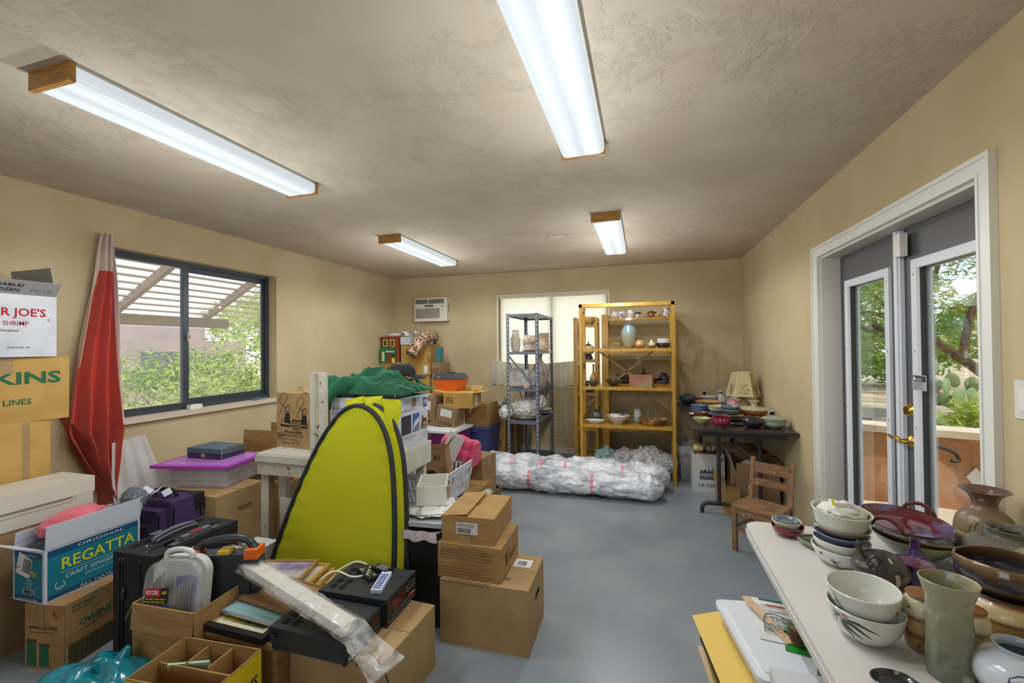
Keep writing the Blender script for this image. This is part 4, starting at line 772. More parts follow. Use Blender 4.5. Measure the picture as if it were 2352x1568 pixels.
MB().box(.11,.20,-.11,.10,0,.32,0,.003,T=TR(0,0,0,0,0,.12)).build('hinged_side',[tye],th); MB().box(.118,.192,-.118,-.11,.05,.28,0,.001,T=TR(0,0,0,0,0,.12)).build('side_interior',[mat('toy_dark_interior',(60,48,36),r=.7,c2=(110,90,60),ns=30)],th)
b=MB(); b.blob((0,0,.02),(.11,.05,.028),bagfn(2),3); o=b.build('paper_bundle',[paper],None,70,loc=(-3.37,5.42,1.578)); tag(o,'crumpled papers lying on the roof of the toy house','paper')
card_((-2.76,5.27),2,.44,.40,0,.50,'lowest box of the rug column in the back corner',mt=cardy,group=CG); card_((-2.76,5.28),-2,.42,.40,.50,.545,'tall box in the middle of the rug column',mt=cardy,group=CG)
card_((-2.74,5.27),0,.30,.38,1.046,.150,'shallow ochre box directly beneath the rug box',mt=cardy,group=CG,prints={'F':[('r',.2,.02,.26,.13,paper)]})
card_((-2.78,5.27),1,.40,.36,1.197,.26,'ochre box with a rolled rug hanging over its front',mt=cardy,group=CG,prints={'F':[('r',.08,.07,.24,.075,inkb)],'R':[('c',.12,.13,.012,inkb),('r',.05,.1,.08,.16,paper)]})
card_((-2.60,5.26),-8,.12,.26,1.0,.215,'small tan box standing right of the rug column',mt=cardd,group=CG,prints={'F':scrib(.015,.07,.09,.07,inkb,3,4)})
card_((-2.60,5.27),-8,.13,.26,0,1.0,'tall plain carton supporting the small tan box',mt=cardy,group=CG)
o=MB().box(-.035,.035,-.05,.05,0,.2,0,.006).build('box_of_wipes',[mat('blue_green_pack',(46,116,150),r=.4,c2=(70,120,60),ns=12)],None,loc=(-2.665,5.40,1.2155)); tag(o,'small blue and green package right of the rug box','package')
card_((-3.03,5.25),0,.15,.25,1.458,.105,'white box beside the rug on top of the ochre box',mt=cardw,group=CG,tp=False)
# rolled rug
rg=root('rolled_rug',(-2.82,4.97,1.33),0,'brown and cream patterned rug, rolled and slung over the corner boxes','rug'); rgm=bpy.data.materials.new('kilim_stripes'); rgm.use_nodes=True
nn=rgm.node_tree.nodes; ll=rgm.node_tree.links; bb=nn['Principled BSDF']; bb.inputs['Roughness'].default_value=.95; co=nn.new('ShaderNodeTexCoord'); wv=nn.new('ShaderNodeTexWave'); wv.inputs['Scale'].default_value=7; wv.inputs['Distortion'].default_value=9; wv.inputs['Detail Scale'].default_value=5; mp=nn.new('ShaderNodeMapping'); mp.inputs['Rotation'].default_value=(0,.5,1.2); ll.new(co.outputs['Object'],mp.inputs[0]); ll.new(mp.outputs[0],wv.inputs[0])
rr_=nn.new('ShaderNodeValToRGB'); rr_.color_ramp.interpolation='CONSTANT'; e=rr_.color_ramp.elements; e[0].color=lin((92,52,36)); e[1].position=.62; e[1].color=lin((206,184,154)); q=e.new(.4); q.color=lin((120,74,54)); ll.new(wv.outputs[0],rr_.inputs[0]); ll.new(rr_.outputs[0],bb.inputs[0])
path=[Vector(p) for p in catmull([(-.03,-.02,0),(.0,.06,.10),(.03,.18,.20),(.05,.28,.232),(.06,.46,.235)],5)]
b=MB(); pr=[.074,.074,.075]+[.078]*(len(path)-3); b.tube(path,pr,24,cap=False); b.build('rug_roll',[rgm],rg,solid=.008)
b=MB(); d_=(path[0]-path[1]).normalized(); sp_=[]
for k in range(60):
    a=k*.42; r_=.066*(1-k/75); x_=d_.orthogonal().normalized(); y_=d_.cross(x_); sp_.append(path[0]+d_*.004+(x_*math.cos(a)+y_*math.sin(a))*r_)
b.tube(sp_,.0035,5); b.build('spiral_edge',[mat('rug_edge_cream',(186,160,128),r=.95,c2=(96,60,44),ns=30)],rg)
cn=root('round_tin',(-2.81,5.34,1.512),0,'white printed round tin lying on its side beside the rug','tin'); MB().lathe([(0,0),(.052,0),(.052,.10),(0,.10)],24,0,TR(0,0,0,0,PI/2,0)).build('body',[mat('tin_label',(214,208,190),r=.5,c2=(90,70,60),ns=25,lo=.62,hi=.66)],cn); MB().lathe([(0,0),(.053,0),(.053,.014),(0,.014)],24,0,TR(.10,0,0,0,PI/2,0)).build('lid',[blackp],cn)
b=MB(); 
b.grid(24,10,lambda u,v:(-.12+.24*u,-.05+.10*v,.03+.05*abs(nz(u*5,v*4,1))+.03*math.sin(u*9))); o=b.build('crumpled_paper',[paper],None,40,loc=(-3.12,5.38,1.565),solid=.0015); tag(o,'crumpled white paper on top of the corner boxes left of the rug','paper')
# ================================================================== MIDDLE PILE BEFORE THE BACK WALL
tb=mat('storage_tote_blue',(74,84,138),r=.45); PG='boxes piled before the back wall'
tt=root('storage_tote',(-1.92,5.0,0),rad(-4),'blue plastic storage tote on the floor with a box standing on it','storage bin')
b=MB(); b.taper(.30,.40,.34,.44,0,.45,0,.02); b.build('tub',[tb],tt); b=MB(); b.box(-.19,.19,-.24,.24,.45,.48,0,.012); b.build('lid',[tb],tt)
b=MB(); b.box(-.07,.07,-.252,-.222,.425,.47,0,.01); b.build('latch',[tb],tt); b=MB()
for x in (-.1,.1): b.box(x-.012,x+.012,-.232,-.195,.05,.42,0,.006)
b.build('rib',[tb],tt)
card_((-1.77,4.80),-4,.285,.34,.481,.265,'plain tan box with a small white label standing on the blue tote',group=PG,prints={'F':[('p',[(.05,.16),(.08,.15),(.11,.23),(.08,.24)],paper)]})
card_((-1.79,4.42),3,.34,.30,.747,.165,'flat ochre box with lifted flaps and white label on top of the pile',mt=cardy,group=PG,open_=[('B',60,.10),('L',80,.14),('R',82,.14),('F',-86,.14)],prints={'R':[('r',.08,.02,.17,.13,paper)],'F':scrib(.03,.05,.09,.07,inkb,3,8)})
# purple bin with white lid, two leaning boxes, orange toolbox
pb=root('storage_bin',(-2.17,4.46,0),rad(-3),'purple storage bin with a milky white lid under the leaning boxes','storage bin'); pum=mat('deep_magenta_plastic',(104,30,92),r=.4)
MB().taper(.42,.40,.48,.44,0,.50,0,.02).build('tub',[pum],pb); b=MB(); b.box(-.26,.26,-.24,.24,.50,.525,0,.01); b.box(-.2,.2,-.19,.19,.525,.54,0,.008); b.build('lid',[whitep],pb)
card_((-1.985,4.36),-3,.24,.22,.545,.225,'weathered box with white label and torn grassy print, tilted on the purple bin',mt=cardd,group=PG,ry=9,prints={'F':[('r',.05,.11,.19,.19,paper),('r',.053,.113,.187,.187,paper)]+[('l',[(.02+i*.012,.015),(.02+i*.012+.006*math.sin(i*2.1),.055+.012*math.sin(i*1.7))],.004,ink) for i in range(16)]})
card_((-2.24,4.40),-6,.26,.24,.55,.31,'box with white label leaning behind the torn one',mt=cardd,group=PG,ry=5,prints={'F':[('r',.10,.17,.19,.27,paper)]+scrib(.03,.09,.18,.03,inkb,1,5)+[('r',.0,.03,.2,.06,inkb)]})
tbx=root('toolbox',(-2.14,4.56,.875),rad(-8),'orange plastic toolbox with black lid on top of the pile','toolbox')
MB().taper(.27,.19,.33,.23,0,.14,0,.012).build('bin',[orangep],tbx); b=MB(); b.taper(.35,.25,.27,.17,.145,.205,0,.018); b.build('lid',[darkp],tbx); MB().box(-.05,.05,-.02,.02,.206,.216,0,.004).build('handle',[blackp],tbx)
MB().box(-.10,-.07,-.13,-.118,.145,.18,0,.003).build('latch',[greyp],tbx)
tbx.location.z=.912; tbx.location.y=4.62
ab=card_((-1.66,5.18),0,.27,.26,0,.575,'tall narrow carton with arrows and fragile marks beside the grey shelving',mt=cardy,group=PG,open_=[('F',-84,.1),('B',-84,.1),('L',6,.05)],
 prints={'F':[('l',[(.06,.28),(.06,.46)],.006,ink),('p',[(.05,.45),(.07,.45),(.06,.48)],ink),('p',[(.05,.29),(.07,.29),(.06,.26)],ink),('l',[(.10,.28),(.10,.46)],.006,ink),('p',[(.09,.45),(.11,.45),(.10,.48)],ink),('p',[(.09,.29),(.11,.29),(.10,.26)],ink),
  ('l',[(.08,.19),(.12,.19),(.12,.24),(.08,.24),(.08,.19)],.003,ink),('l',[(.05,.18),(.08,.14)],.008,ink),('l',[(.15,.18),(.12,.14)],.008,ink),('p',[(.19,.24),(.22,.24),(.208,.20),(.202,.20)],ink),('r',.203,.16,.207,.2,ink),('r',.19,.155,.22,.16,ink)]+scrib(.05,.05,.18,.05,ink,3,7)+[('l',[(.13+.03*math.cos(a*.52),.0+.03*math.sin(a*.52)+.01) for a in range(0,7)],.004,ink)]})
card_((-1.60,5.47),0,.28,.17,0,.50,'dark carton behind the arrow-marked one',mt=cardd,group=PG)
b=MB(); 
b.tube(catmull([(-.09,0,0),(-.03,.0,.03),(.05,.02,.06),(.10,.02,.10)],5),[.05]*8+[.055]*8,16); 
o=b.build('newspaper_roll',[mat('newsprint',(190,184,168),r=.9,c2=(120,116,106),ns=20,stretch=(1,6,1))],None,loc=(-1.79,5.29,.63)); tag(o,'bundle of rolled newspaper sticking out of the arrow-marked carton','newspaper')
# ---- white plastic-wrapped rolls on the floor
fw_=mat('white_bin_liner',(232,234,238),r=.26,c2=(158,164,172),ns=6,lo=.42,hi=.66,bump=1,bs=7,bdet=8,bdist=.035,coat=.4,stretch=(1,1,2.2),det=7); pk_=mat('pink_tie_tape',(214,90,116),r=.4,c2=(232,190,198),ns=14)
def roll(x0,x1,y,z,r,label,seed,ties):
    rt=root('wrapped_roll',((x0+x1)/2,y,0),0,label,'wrapped roll','long rolls in white plastic on the floor'); L=x1-x0
    tz=[t for t in ties]
    def fn(u,v):
        th=2*PI*v; e=min(1,min(u,1-u)*14)**.5; pin=min([1]+[ .80+.20*min(1,abs(u-t)*22) for t in tz])
        k=r*e*pin*(1+.20*abs(nz(u*7+seed,math.cos(th)*1.3,math.sin(th)*1.3))*1.6+.10*abs(nz(u*26+seed,math.cos(th)*2.4+u*9,math.sin(th)*2.4))*1.5+.05*nz(u*70,math.cos(th)*6,math.sin(th)*6+seed))
        zz=z+math.sin(th)*k*.92; return (x0+L*u-(x0+x1)/2,math.cos(th)*k*1.12,max(zz,.003))
    MB().grid(220,56,fn,0).build('plastic_wrap',[fw_],rt,75)
    for i,t in enumerate(tz):
        a=fn(t,0); b=MB(); w=.016
        pts=[fn(t,j/40) for j in range(3,19)]
        L1=[(p[0]-w+.02*(j-8)/16,p[1]*1.02,p[2]*1.0+.006) for j,p in enumerate(pts)]; L2=[(p[0]+w+.02*(j-8)/16,p[1]*1.02,p[2]+.006) for j,p in enumerate(pts)]
        pts=[fn(t,(j%80)/80) for j in range(24,92)]
        c0=Vector((0,0,z)); P1=[];P2=[]
        for j,p in enumerate(pts):
            q=Vector((0,p[1],p[2]-z))*1.05; P1.append((p[0]-w,q.y,max(.004,z+q.z))); P2.append((p[0]+w,q.y,max(.004,z+q.z)))
        n_=len(P1); b._add(P1+P2,[(j,j+1,n_+j+1,n_+j) for j in range(n_-1)]); b.blob((P1[-30][0],P1[-30][1]-.01,P1[-30][2]),(.03,.012,.022),bagfn(i),2); b.build('tie',[pk_],rt)
roll(-1.52,.17,4.19,.118,.118,'front roll of white plastic-wrapped material lying on the grey floor',1.3,(.26,.62))
roll(-1.78,.24,4.47,.14,.135,'rear roll of white plastic-wrapped material with pink ties, nearer the shelves',7.7,(.04,.22,.38,.50,.78))
for i,(x,y,s_,c_,lb) in enumerate(((-.40,4.88,.11,(150,190,186),'crumpled green and blue plastic bag at the foot of the pine shelves'),(-.20,4.86,.12,(206,200,206),'crumpled clear bag with dark print at the foot of the pine shelves'),(.02,4.87,.15,(222,222,222),'big crumpled clear bag at the foot of the pine shelves'),(.19,4.84,.10,(206,206,206),'crumpled clear bag right end at the foot of the pine shelves'))):
    o=MB().blob((0,0,0),(s_*1.15,s_*.9,s_),bagfn(i*5+2,.45,2.6),5).build('plastic_bag',[film('bagfilm%d'%i,c_,clear=.3,ws=18,bump=1)],None,60,loc=(x,y,s_*.98)); tag(o,lb,'bag','crumpled bags under the pine shelves')
    o.location.z=.17
# ================================================================== LEFT STACK BY THE WINDOW
LG='boxes stacked by the left wall'
sxx=-3.14
carton((sxx,1.05),0,.38,.52,0,.36,'bottom tan box of the left wall stack, on the floor',mt=cardd,group=LG)
carton((sxx,1.05),0,.38,.52,.36,.36,'second box from the floor in the left wall stack, behind the printer',mt=card,group=LG,prints={'R':scrib(.02,.1,.2,.16,inkb,3,4)})
carton((sxx,1.05),1,.38,.52,.72,.325,'plain taped box of the left wall stack, directly under the green-lettered one',mt=cardy,group=LG,tp=False,prints={'R':[('l',[(.42,0),(.42,.32)],.03,tape)]})
carton((sxx-.03,1.145),-4,.355,.50,1.045,.345,'moving box with green lettering in the left wall stack',mt=cardy,group=LG,tp=False,prints={'R':[('t','ATKINS',.045,.205,.062,green_i,.42,.03),('t','VAN LINES',.135,.095,.030,green_i,.21,.02),('l',[(.25,.26),(.25,.345)],.05,tape)]})
tj=carton((sxx+.01,1.135),0,.36,.45,1.392,.33,'white frozen shrimp carton with red lettering on top of the left wall stack',mt=cardw,group=LG,open_=[('R',38,.085),('B',-8,.16),('F',-30,.09),('L',-35,.11)],inner=mat('grey_flap_card',(150,148,146),r=.7),
 prints={'R':[('t',"TRADER JOE'S",.05,.215,.042,red_i,.355,.02),('t','COOKED SHRIMP',.10,.165,.024,red_i,.235,.004),('t','Peeled & Deveined',.15,.132,.014,ink,.145,.004),('c',.415,.20,.004,red_i),('t','70454781 09',.25,.045,.009,ink,.09)]})
fl=[c for c in tj.children if c.name.startswith('flap')][0]
a=rad(38); decal(fl,(.18,-.225,.33),(0,1,0),(math.sin(a),0,math.cos(a)),[('t','PERISHABLE!',.11,.048,.018,ink,.19,.02),('t','KEEP FROZEN',.10,.018,.018,ink,.19,.02),('t','PETE',.33,.02,.022,grey_i,.09,0)],'flap_lettering',.0030)
b=MB(); b.grid(20,16,lambda u,v:(sxx-.3+.25*u,1.16+.30*v,1.68+.09*math.sin(PI*u)*math.sin(PI*v)+.02*nz(u*6,v*6,1)))
o=b.build('corrugated_wrap',[mat('bubble_gold_paper',(150,120,62),r=.6,c2=(84,62,30),ns=60,bump=.6,bs=90)],None,60,solid=.003); tag(o,'curled brown corrugated wrap rising out of the shrimp carton','packing paper')
# printer on its own box
carton((-2.86,1.08),0,.27,.50,0,.575,'box hidden beneath the beige printer',mt=cardd)
pr=root('printer',(-2.985,1.31,.577),rad(0),'beige inkjet printer with closed lid beside the red curtain','printer')
MB().box(-.13,.13,-.31,.29,0,.085,0,.018,seg=3).build('base',[beigep],pr)
b=MB(); b.box(-.14,.125,-.32,.30,.087,.168,0,.038,seg=5); b.build('scanner_lid',[mat('beige_plastic_lid',(204,198,184),r=.45)],pr)
b=MB(); b.box(.126,.128,-.17,.22,.068,.082,0); b.box(.1305,.134,-.16,.20,.082,.088,0); b.build('paper_slot',[mat('slot_shadow_plastic',(120,114,102),r=.6)],pr)
decal(pr,(.1245,-.31,0),(0,1,0),(0,0,1),[('l',[(.11,.083),(.13,.062),(.50,.062),(.53,.083)],.003,mat('seam_grey',(130,124,112),r=.6))],'seam',.006)
# Owens box and the open ginger beer box
carton((-2.48,1.285),10,.205,.26,0,.286,'small worn pharmacy bottle carton with taped edges under the teal box',mt=mat('tan_kraft',(170,132,84),r=.85,c2=(150,112,66),ns=8,bump=.15,bs=40),
 prints={'F':[('t','OWENS-BROCKWAY',.02,.175,.016,ink,.15,.01),('r',.03,.160,.15,.163,inkb),('t','R',.145,.235,.024,inkb),('t','x',.158,.226,.016,inkb),('p',[(.01,.01),(.06,.01),(.058,.11),(.012,.12)],green_i),('p',[(.075,.01),(.125,.01),(.122,.10),(.078,.105)],green_i),('r',.01,.115,.062,.128,inkb),('r',.073,.10,.127,.113,inkb),('r',.08,.18,.10,.286,tape)],
 'R':[('t','Pharmacy',.03,.255,.015,green_i,.09,.01),('t','Mold Vials',.03,.237,.014,green_i,.08,.01),('t','OWENS-',.06,.16,.03,green_i,.15,.02),('l',[(.05,.14),(.21,.15)],.003,inkb),('r',.0,.0,.24,.10,mat('faded_green_print',(74,78,44),r=.8))]+[('r',.02+i*.022,.01,.03+i*.022,.09,inkb) for i in range(10)]+[('r',.19,.2,.25,.22,tape),('r',-.0,.0,.012,.286,tape)]})
carton((-2.62,1.60),3,.22,.26,0,.286,'plain carton behind the pharmacy carton, holding up the teal box',mt=cardd)
RO=mat('regatta_white',(198,204,214),r=.55)
rgx=carton((-2.575,1.262),2,.205,.395,.288,.240,'open teal and white ginger beer carton stuffed with clothes',mt=RO,open_=[('R',4,.105),('F',62,.10),('L',-12,.06),('B',12,.07)],
 prints={'R':[('r',.012,.008,.385,.230,teal_i),('r',.012,.200,.385,.230,navy_i),('r',.012,.008,.385,.030,navy_i),('t','ORIGINAL',.12,.207,.014,RO,.20,.004),('t','REGATTA',.058,.128,.052,yel_i,.31,.012),('r',.06,.112,.36,.114,RO),('t','CRAFT GINGER BEER',.075,.082,.020,RO,.27,.005),('t','BERMUDA STONE',.15,.062,.009,RO,.14,.0),('t','ALL NATURAL',.13,.012,.013,RO,.20,.004),
   ('l',[(.055+.017*math.cos(a*.35+2.2),.062+.019*math.sin(a*.35+2.2)) for a in range(0,15)],.003,RO),('t','ginger',.043,.05,.006,RO,.024)],
  'F':[('r',.012,.008,.193,.225,teal_i),('r',.012,.198,.193,.225,navy_i),('r',.012,.008,.193,.026,navy_i),('t','ORIGINAL',.06,.204,.011,RO,.10),('t','REGATTA',.055,.115,.026,yel_i,.10,.02),('t','CRAFT',.09,.092,.010,RO,.04),('t','GINGER',.085,.078,.010,RO,.045),('t','BEER',.092,.064,.010,RO,.035),('r',.07,.036,.145,.058,RO)]+barcode(.074,.038,.068,.018,ink,3)+[('t','ALL NATURAL',.04,.011,.010,RO,.13)]})
decal(rgx,(-.1025,-.1975,0),(1,0,0),(0,0,1),[('p',[(.02,.125),(.11,.105),(.135,.19),(.045,.222)],paper)]+[('p',[(.062+i*.006,.135+.0-i*.001),(.065+i*.006,.134-i*.001),(.082+i*.006,.195-i*.001),(.079+i*.006,.196-i*.001)],ink) for i in range(0,9,1)]+[('r',.035,.15,.05,.154,ink)],'shipping_label',.002)
def heap(name,loc,r,seed,m,label,cat,amp=.3,fr=2.5,sub_=4,rz=0):
    o=MB().blob((0,0,0),r,bagfn(seed,amp,fr),sub_).build(name,m if isinstance(m,list) else [m],None,80,loc=loc); o.rotation_euler=(0,0,rz); return tag(o,label,cat)
pinkc=mat('pink_cotton',(214,116,124),r=.95,c2=(196,92,104),ns=9,bump=.4,bs=60,sheen=.2)
heap('folded_shirt',(-2.70,1.44,.585),(.075,.13,.055),4,pinkc,'pink shirt lying in the open teal carton','shirt')
heap('dark_bag',(-2.69,1.33,.50),(.07,.06,.045),8,film('smoke_plastic',(66,72,84),clear=.05,ws=26),'crumpled smoky plastic bag at the near end of the teal carton','bag')
heap('grey_bag',(-2.70,1.70,.60),(.06,.05,.06),14,film('blue_grey_plastic',(104,112,120),clear=.08,ws=26),'crumpled blue-grey plastic at the far end of the teal carton','bag')
# ---- red and white hanging cloth on the window's left side
redc=mat('red_cloth',(190,60,38),r=.9,c2=(170,48,32),ns=3,bump=.25,bs=120,sheen=.3); whc=mat('white_lining',(212,196,186),r=.9,c2=(200,182,172),ns=4)
top=(1.985,2.065,2.205); 
def cf(u,v):
    e=v**.8
    ya=2.0-.225*min(1,e*1.15)+(.012*math.sin(v*9)); yb=2.068+.02*v
    if v>.74: ya+= (v-.74)*.95; yb-=(v-.74)*.35
    y=ya+(yb-ya)*u; z=2.215-1.82*v*(.985+.0*u); amp=.018+.034*v
    x=-3.49+amp*(math.sin(u*19+2.6*v+.9*math.sin(v*4))+.45*math.sin(u*37+5*v))+.03*nz(u*4,v*3,2)+.05*v
    if v>.8: z-=(u*.10)*(v-.8)/.2
    return (x,y,z)
def cmf(u,v):
    if v<.15: return 1
    if u>.95 and v<.72: return 1
    if u<.30-v*.55 and v<.5: return 1
    return 0
b=MB(); b.grid(70,90,cf,0,cmf); o=b.build('hanging_cloth',[redc,whc],None,80,solid=.0025); tag(o,'red and white cloth hanging gathered at the left side of the window','curtain')
# white sheet draped over something by the wall
wsh=mat('white_bed_sheet',(206,202,198),r=.95,c2=(196,192,188),ns=3)
b=MB()
def ws(u,v):
    y=2.02+.20*u; z0_=.82-.03*abs(u-.75); dy=.13*u*v
    return (-3.42+.10*v**1.5+.022*math.sin(u*21+1.5*v)*v+.01*nz(u*4,v*4,7),y+dy+.10*v*(u-.4),z0_-.62*v)
b.grid(50,30,ws); o=b.build('draped_sheet',[wsh],None,80,solid=.002); tag(o,'white sheet draped in folds below the window beside the red cloth','sheet')
carton((-3.16,2.00),0,.34,.42,0,.30,'box behind the purple suitcase under the white sheet',mt=cardd)
# ---- suitcases
def zipline(b,x0,x1,y,z0,z1,r=.006,rr_=.03,axis='x'):
    P_=[]
    for cx,cz,a0 in ((x1-rr_,z1-rr_,0),(x0+rr_,z1-rr_,90),(x0+rr_,z0+rr_,180),(x1-rr_,z0+rr_,270)):
        for k in range(5): a=rad(a0+k*22.5); P_.append((cx+rr_*math.cos(a),cz+rr_*math.sin(a)))
    b.tube([((p,y,q) if axis=='x' else (y,p,q)) for p,q in P_],r,6,closed=True)
s1=root('black_suitcase',(-2.195,1.585,0),rad(2),'black upright suitcase with red-buttoned pull handle','suitcase')
w,d,h=.25,.42,.512
MB().box(-w/2,w/2,-d/2,d/2,.02,h,0,.055,seg=6).build('shell',[nylon_k],s1)
b=MB(); 
for x in (-.085,-.065,.035): zipline(b,-d/2-.001,d/2+.001,x,.022,h+.001,.0045,.045,'y')
b.build('piping',[mat('piping_black',(14,15,17),r=.35)],s1)
b=MB(); b.box(-w/2-.03,-w/2+.02,-.17,.17,.06,.42,0,.02,seg=3); b.build('front_pocket',[nylon_k],s1)
hm_=mat('grey_handle_plastic',(92,95,104),r=.35); b=MB()
b.tube(catmull([(-.035,-.10,h+.004),(-.035,-.09,h+.020),(-.035,0,h+.032),(-.035,.09,h+.020),(-.035,.10,h+.004)],5),.0095,8); b.tube(catmull([(-.012,-.10,h+.004),(-.012,-.09,h+.014),(-.012,0,h+.022),(-.012,.09,h+.014),(-.012,.10,h+.004)],5),.006,8); b.build('carry_handle',[hm_],s1)
hb=MB(); hb.box(.055,.075,-.12,.12,h-.004,h+.010,0,.004); hb.box(.055,.118,-.12,-.075,h-.006,h+.010,0,.004); hb.box(.055,.118,.075,.12,h-.006,h+.010,0,.004); hs_=hb.build('handle_housing',[darkp],s1)
pb_=MB(); pb_.box(.082,.112,-.07,.07,h+.004,h+.028,0,.007); ph=pb_.build('pull_handle',[hm_],s1); MB().box(.09,.104,-.028,.028,h+.028,h+.034,0,.003).build('release_button',[mat('button_red',(170,34,44),r=.4)],ph)
MB().box(-.088,-.05,-.085,-.035,h+.003,h+.028,0,.005).build('zip_lock',[mat('blue_grey_lock',(60,64,80),r=.35)],s1)
for x,z in ((-.055,.33),(.055,.31)): MB().blob((x,-d/2-.004,z),(.014,.012,.03),sub=3).build('side_foot',[blackp],s1)
for x,z in ((.0,.27),(-.02,h+.001)): MB().blob((x,-d/2-.001 if z<.4 else -.14,z),(.006,.006,.006),sub=2).build('rivet',[chrome],s1)
for x in (-.09,.09):
    for y in (-.17,.17): MB().lathe([(0,-.01),(.022,-.01),(.022,.01),(0,.01)],14,0,TR(x,y,.022,0,PI/2,0)).build('wheel',[blackp],s1)
s2_=root('purple_suitcase',(-2.80,1.935,0),rad(3),'purple soft suitcase with zip pockets and paper luggage tags','suitcase')
w,d,h=.34,.20,.535
MB().box(-w/2,w/2,-d/2,d/2,.015,h,0,.045,seg=5).build('shell',[nylon_p],s2_)
MB().box(-w/2+.02,w/2-.03,-d/2-.055,-d/2+.02,.05,h-.035,0,.03,seg=4).build('front_pocket',[nylon_p],s2_)
MB().box(-w/2+.05,w/2-.07,-d/2-.085,-d/2-.04,.05,h-.11,0,.025,seg=4).build('lower_pocket',[mat('dark_purple_nylon',(44,30,60),r=.75,bump=.25,bs=350)],s2_)
b=MB(); zipline(b,-w/2,w/2,-d/2+.012,.02,h,.005,.035); zipline(b,-w/2+.02,w/2-.03,-d/2-.05,.055,h-.038,.005,.035); zipline(b,-w/2+.05,w/2-.07,-d/2-.08,.055,h-.113,.004,.03); zipline(b,-w/2,w/2,d/2-.02,.02,h,.005,.035); b.build('zip',[mat('piping_black',(0,0,0))],s2_)
for y in (d/2-.05,): MB().box(w/2-.05,w/2+.004,d/2-.055,d/2+.004,h-.09,h+.004,0,.02,seg=3).build('corner_guard',[blackp],s2_)
MB().tube(catmull([(-.085,0,h),(-.08,0,h+.025),(0,0,h+.038),(.08,0,h+.025),(.085,0,h)],5),.012,8).build('carry_handle',[nylon_k],s2_)
for x,rz,ry in ((-.10,.3,.5),(.055,-.4,.35),(-.03,.1,-.5)): MB().box(-.03,.03,-.0215,.0215,-.001,.001,0,0,TR(x,-.035,h+.034,.45,ry,rz)).build('luggage_tag',[mat('tag_paper',(208,214,224),r=.6,c2=(150,156,170),ns=40,lo=.6,hi=.64)],s2_)
# ---- box with handle hole, bin with purple lid, jewellery case
hx_=[(.15,.245),(.16,.262),(.25,.262),(.262,.245),(.25,.232),(.162,.232)]
carton((-2.555,2.06),-1,.44,.36,0,.50,'large plain box with a hand hole under the purple-lidded bin',mt=cardl,tp=False,seam='y',prints={'R':['hand_hole',('p',[(a,b_+.13) for a,b_ in hx_],mat('hole_shadow_card',(120,96,66),r=.9)),('l',[(a,b_+.13) for a,b_ in hx_+[hx_[0]]],.003,corr)],'T':[('r',.34,.17,.44,.174,corr)]})
bn=root('clear_storage_bin',(-2.92,2.33,.502),rad(12),'clear plastic bin with a bright purple lid, full of papers','storage bin')
clr=film('clear_bin_plastic',(216,214,226),clear=.5,r=.12,ws=3,bump=.05)
b=MB(); b.taper(.47,.33,.52,.38,.002,.132,0,.01)
b.build('tub',[clr],bn); b=MB(); b.box(-.275,.275,-.205,.205,.132,.150,0,.008,seg=3); b.box(-.24,.24,-.17,.17,.1495,.1515,1,.001); b.build('lid',[mat('orchid_lid',(170,58,176),r=.35),mat('orchid_lid_panel',(186,120,200),r=.35)],bn)
cp=[mat('notebook_grey',(132,138,142),r=.7),paper,mat('manila',(212,190,150),r=.8),mat('old_paper',(188,180,164),r=.85,c2=(164,154,136),ns=20)]
z_=.008
for i in range(7):
    t=.014+.004*(i%3); o=MB().box(-.20+.02*(i%2),.215-.015*(i%3),-.14,.14+.01*(i%2),0,t,0,.003).build('paper_stack',[cp[(i*2+1)%4]],None,loc=(0,0,0)); o.parent=bn; o.location=(0,0,z_); o.rotation_euler=(0,0,.04*(i%3-1)); z_+=t+.0008
cs=root('jewellery_case',(-2.965,2.40,.655),rad(3),'dark teal and purple case with gold edging on the purple lid','case')
MB().box(-.145,.145,-.10,.10,0,.038,0,.004).build('base',[mat('case_purple',(52,40,78),r=.45,c2=(44,50,76),ns=4)],cs); MB().box(-.147,.147,-.102,.102,.0385,.072,0,.008).build('lid',[mat('case_teal',(64,88,98),r=.45,c2=(74,100,112),ns=5)],cs)
gm_=mat('gold_trim',(184,138,86),r=.4); b=MB(); b.box(.1465,.148,-.098,.098,.036,.039); b.box(.1465,.148,-.098,-.094,.002,.07); b.box(.1465,.148,-.098,.098,.062,.065); b.build('gold_edging',[gm_],cs); MB().box(-.02,.012,-.106,-.1015,.012,.034,0,.002).build('clasp',[mat('clasp_pink_gold',(206,150,140),r=.3,metal=.4)],cs)
# ---- boxes behind the bench's left end
carton((-2.74,2.83),0,.44,.30,0,.45,'box standing under the open brown one left of the bench',mt=cardd)
carton((-2.72,2.80),4,.42,.30,.453,.22,'open brown carton with black lettering left of the white bench',mt=card,open_=[('F',-4,.09),('R',3,.12),('B',-2,.10)],prints={'R':[('t','POUND',.03,.04,.04,ink,.2,.03)]})
carton((-3.17,2.66),-4,.33,.26,0,.62,'ochre box with papers on top beside the wall, left of the bench',mt=cardy)
o=MB().box(-.10,.10,-.07,.07,0,.012,0,.002).build('envelope',[mat('manila_env',(222,196,132),r=.8)],None,loc=(-3.05,2.96,.72)); o.location=(-3.33,2.80,.622); tag(o,'manila envelope lying on the ochre box by the wall','envelope')
o=MB().box(-.05,.05,-.03,.03,0,.05,0,.004).build('red_carton',[mat('red_print',(206,52,44),r=.5,c2=(226,210,200),ns=14,lo=.58,hi=.6)],None,loc=(-2.63,2.69,.419)); tag(o,'small red and white printed pack left of the bench leg','pack')
carton((-2.56,2.62),0,.14,.14,0,.418,'narrow carton below the red pack beside the bench leg',mt=card)
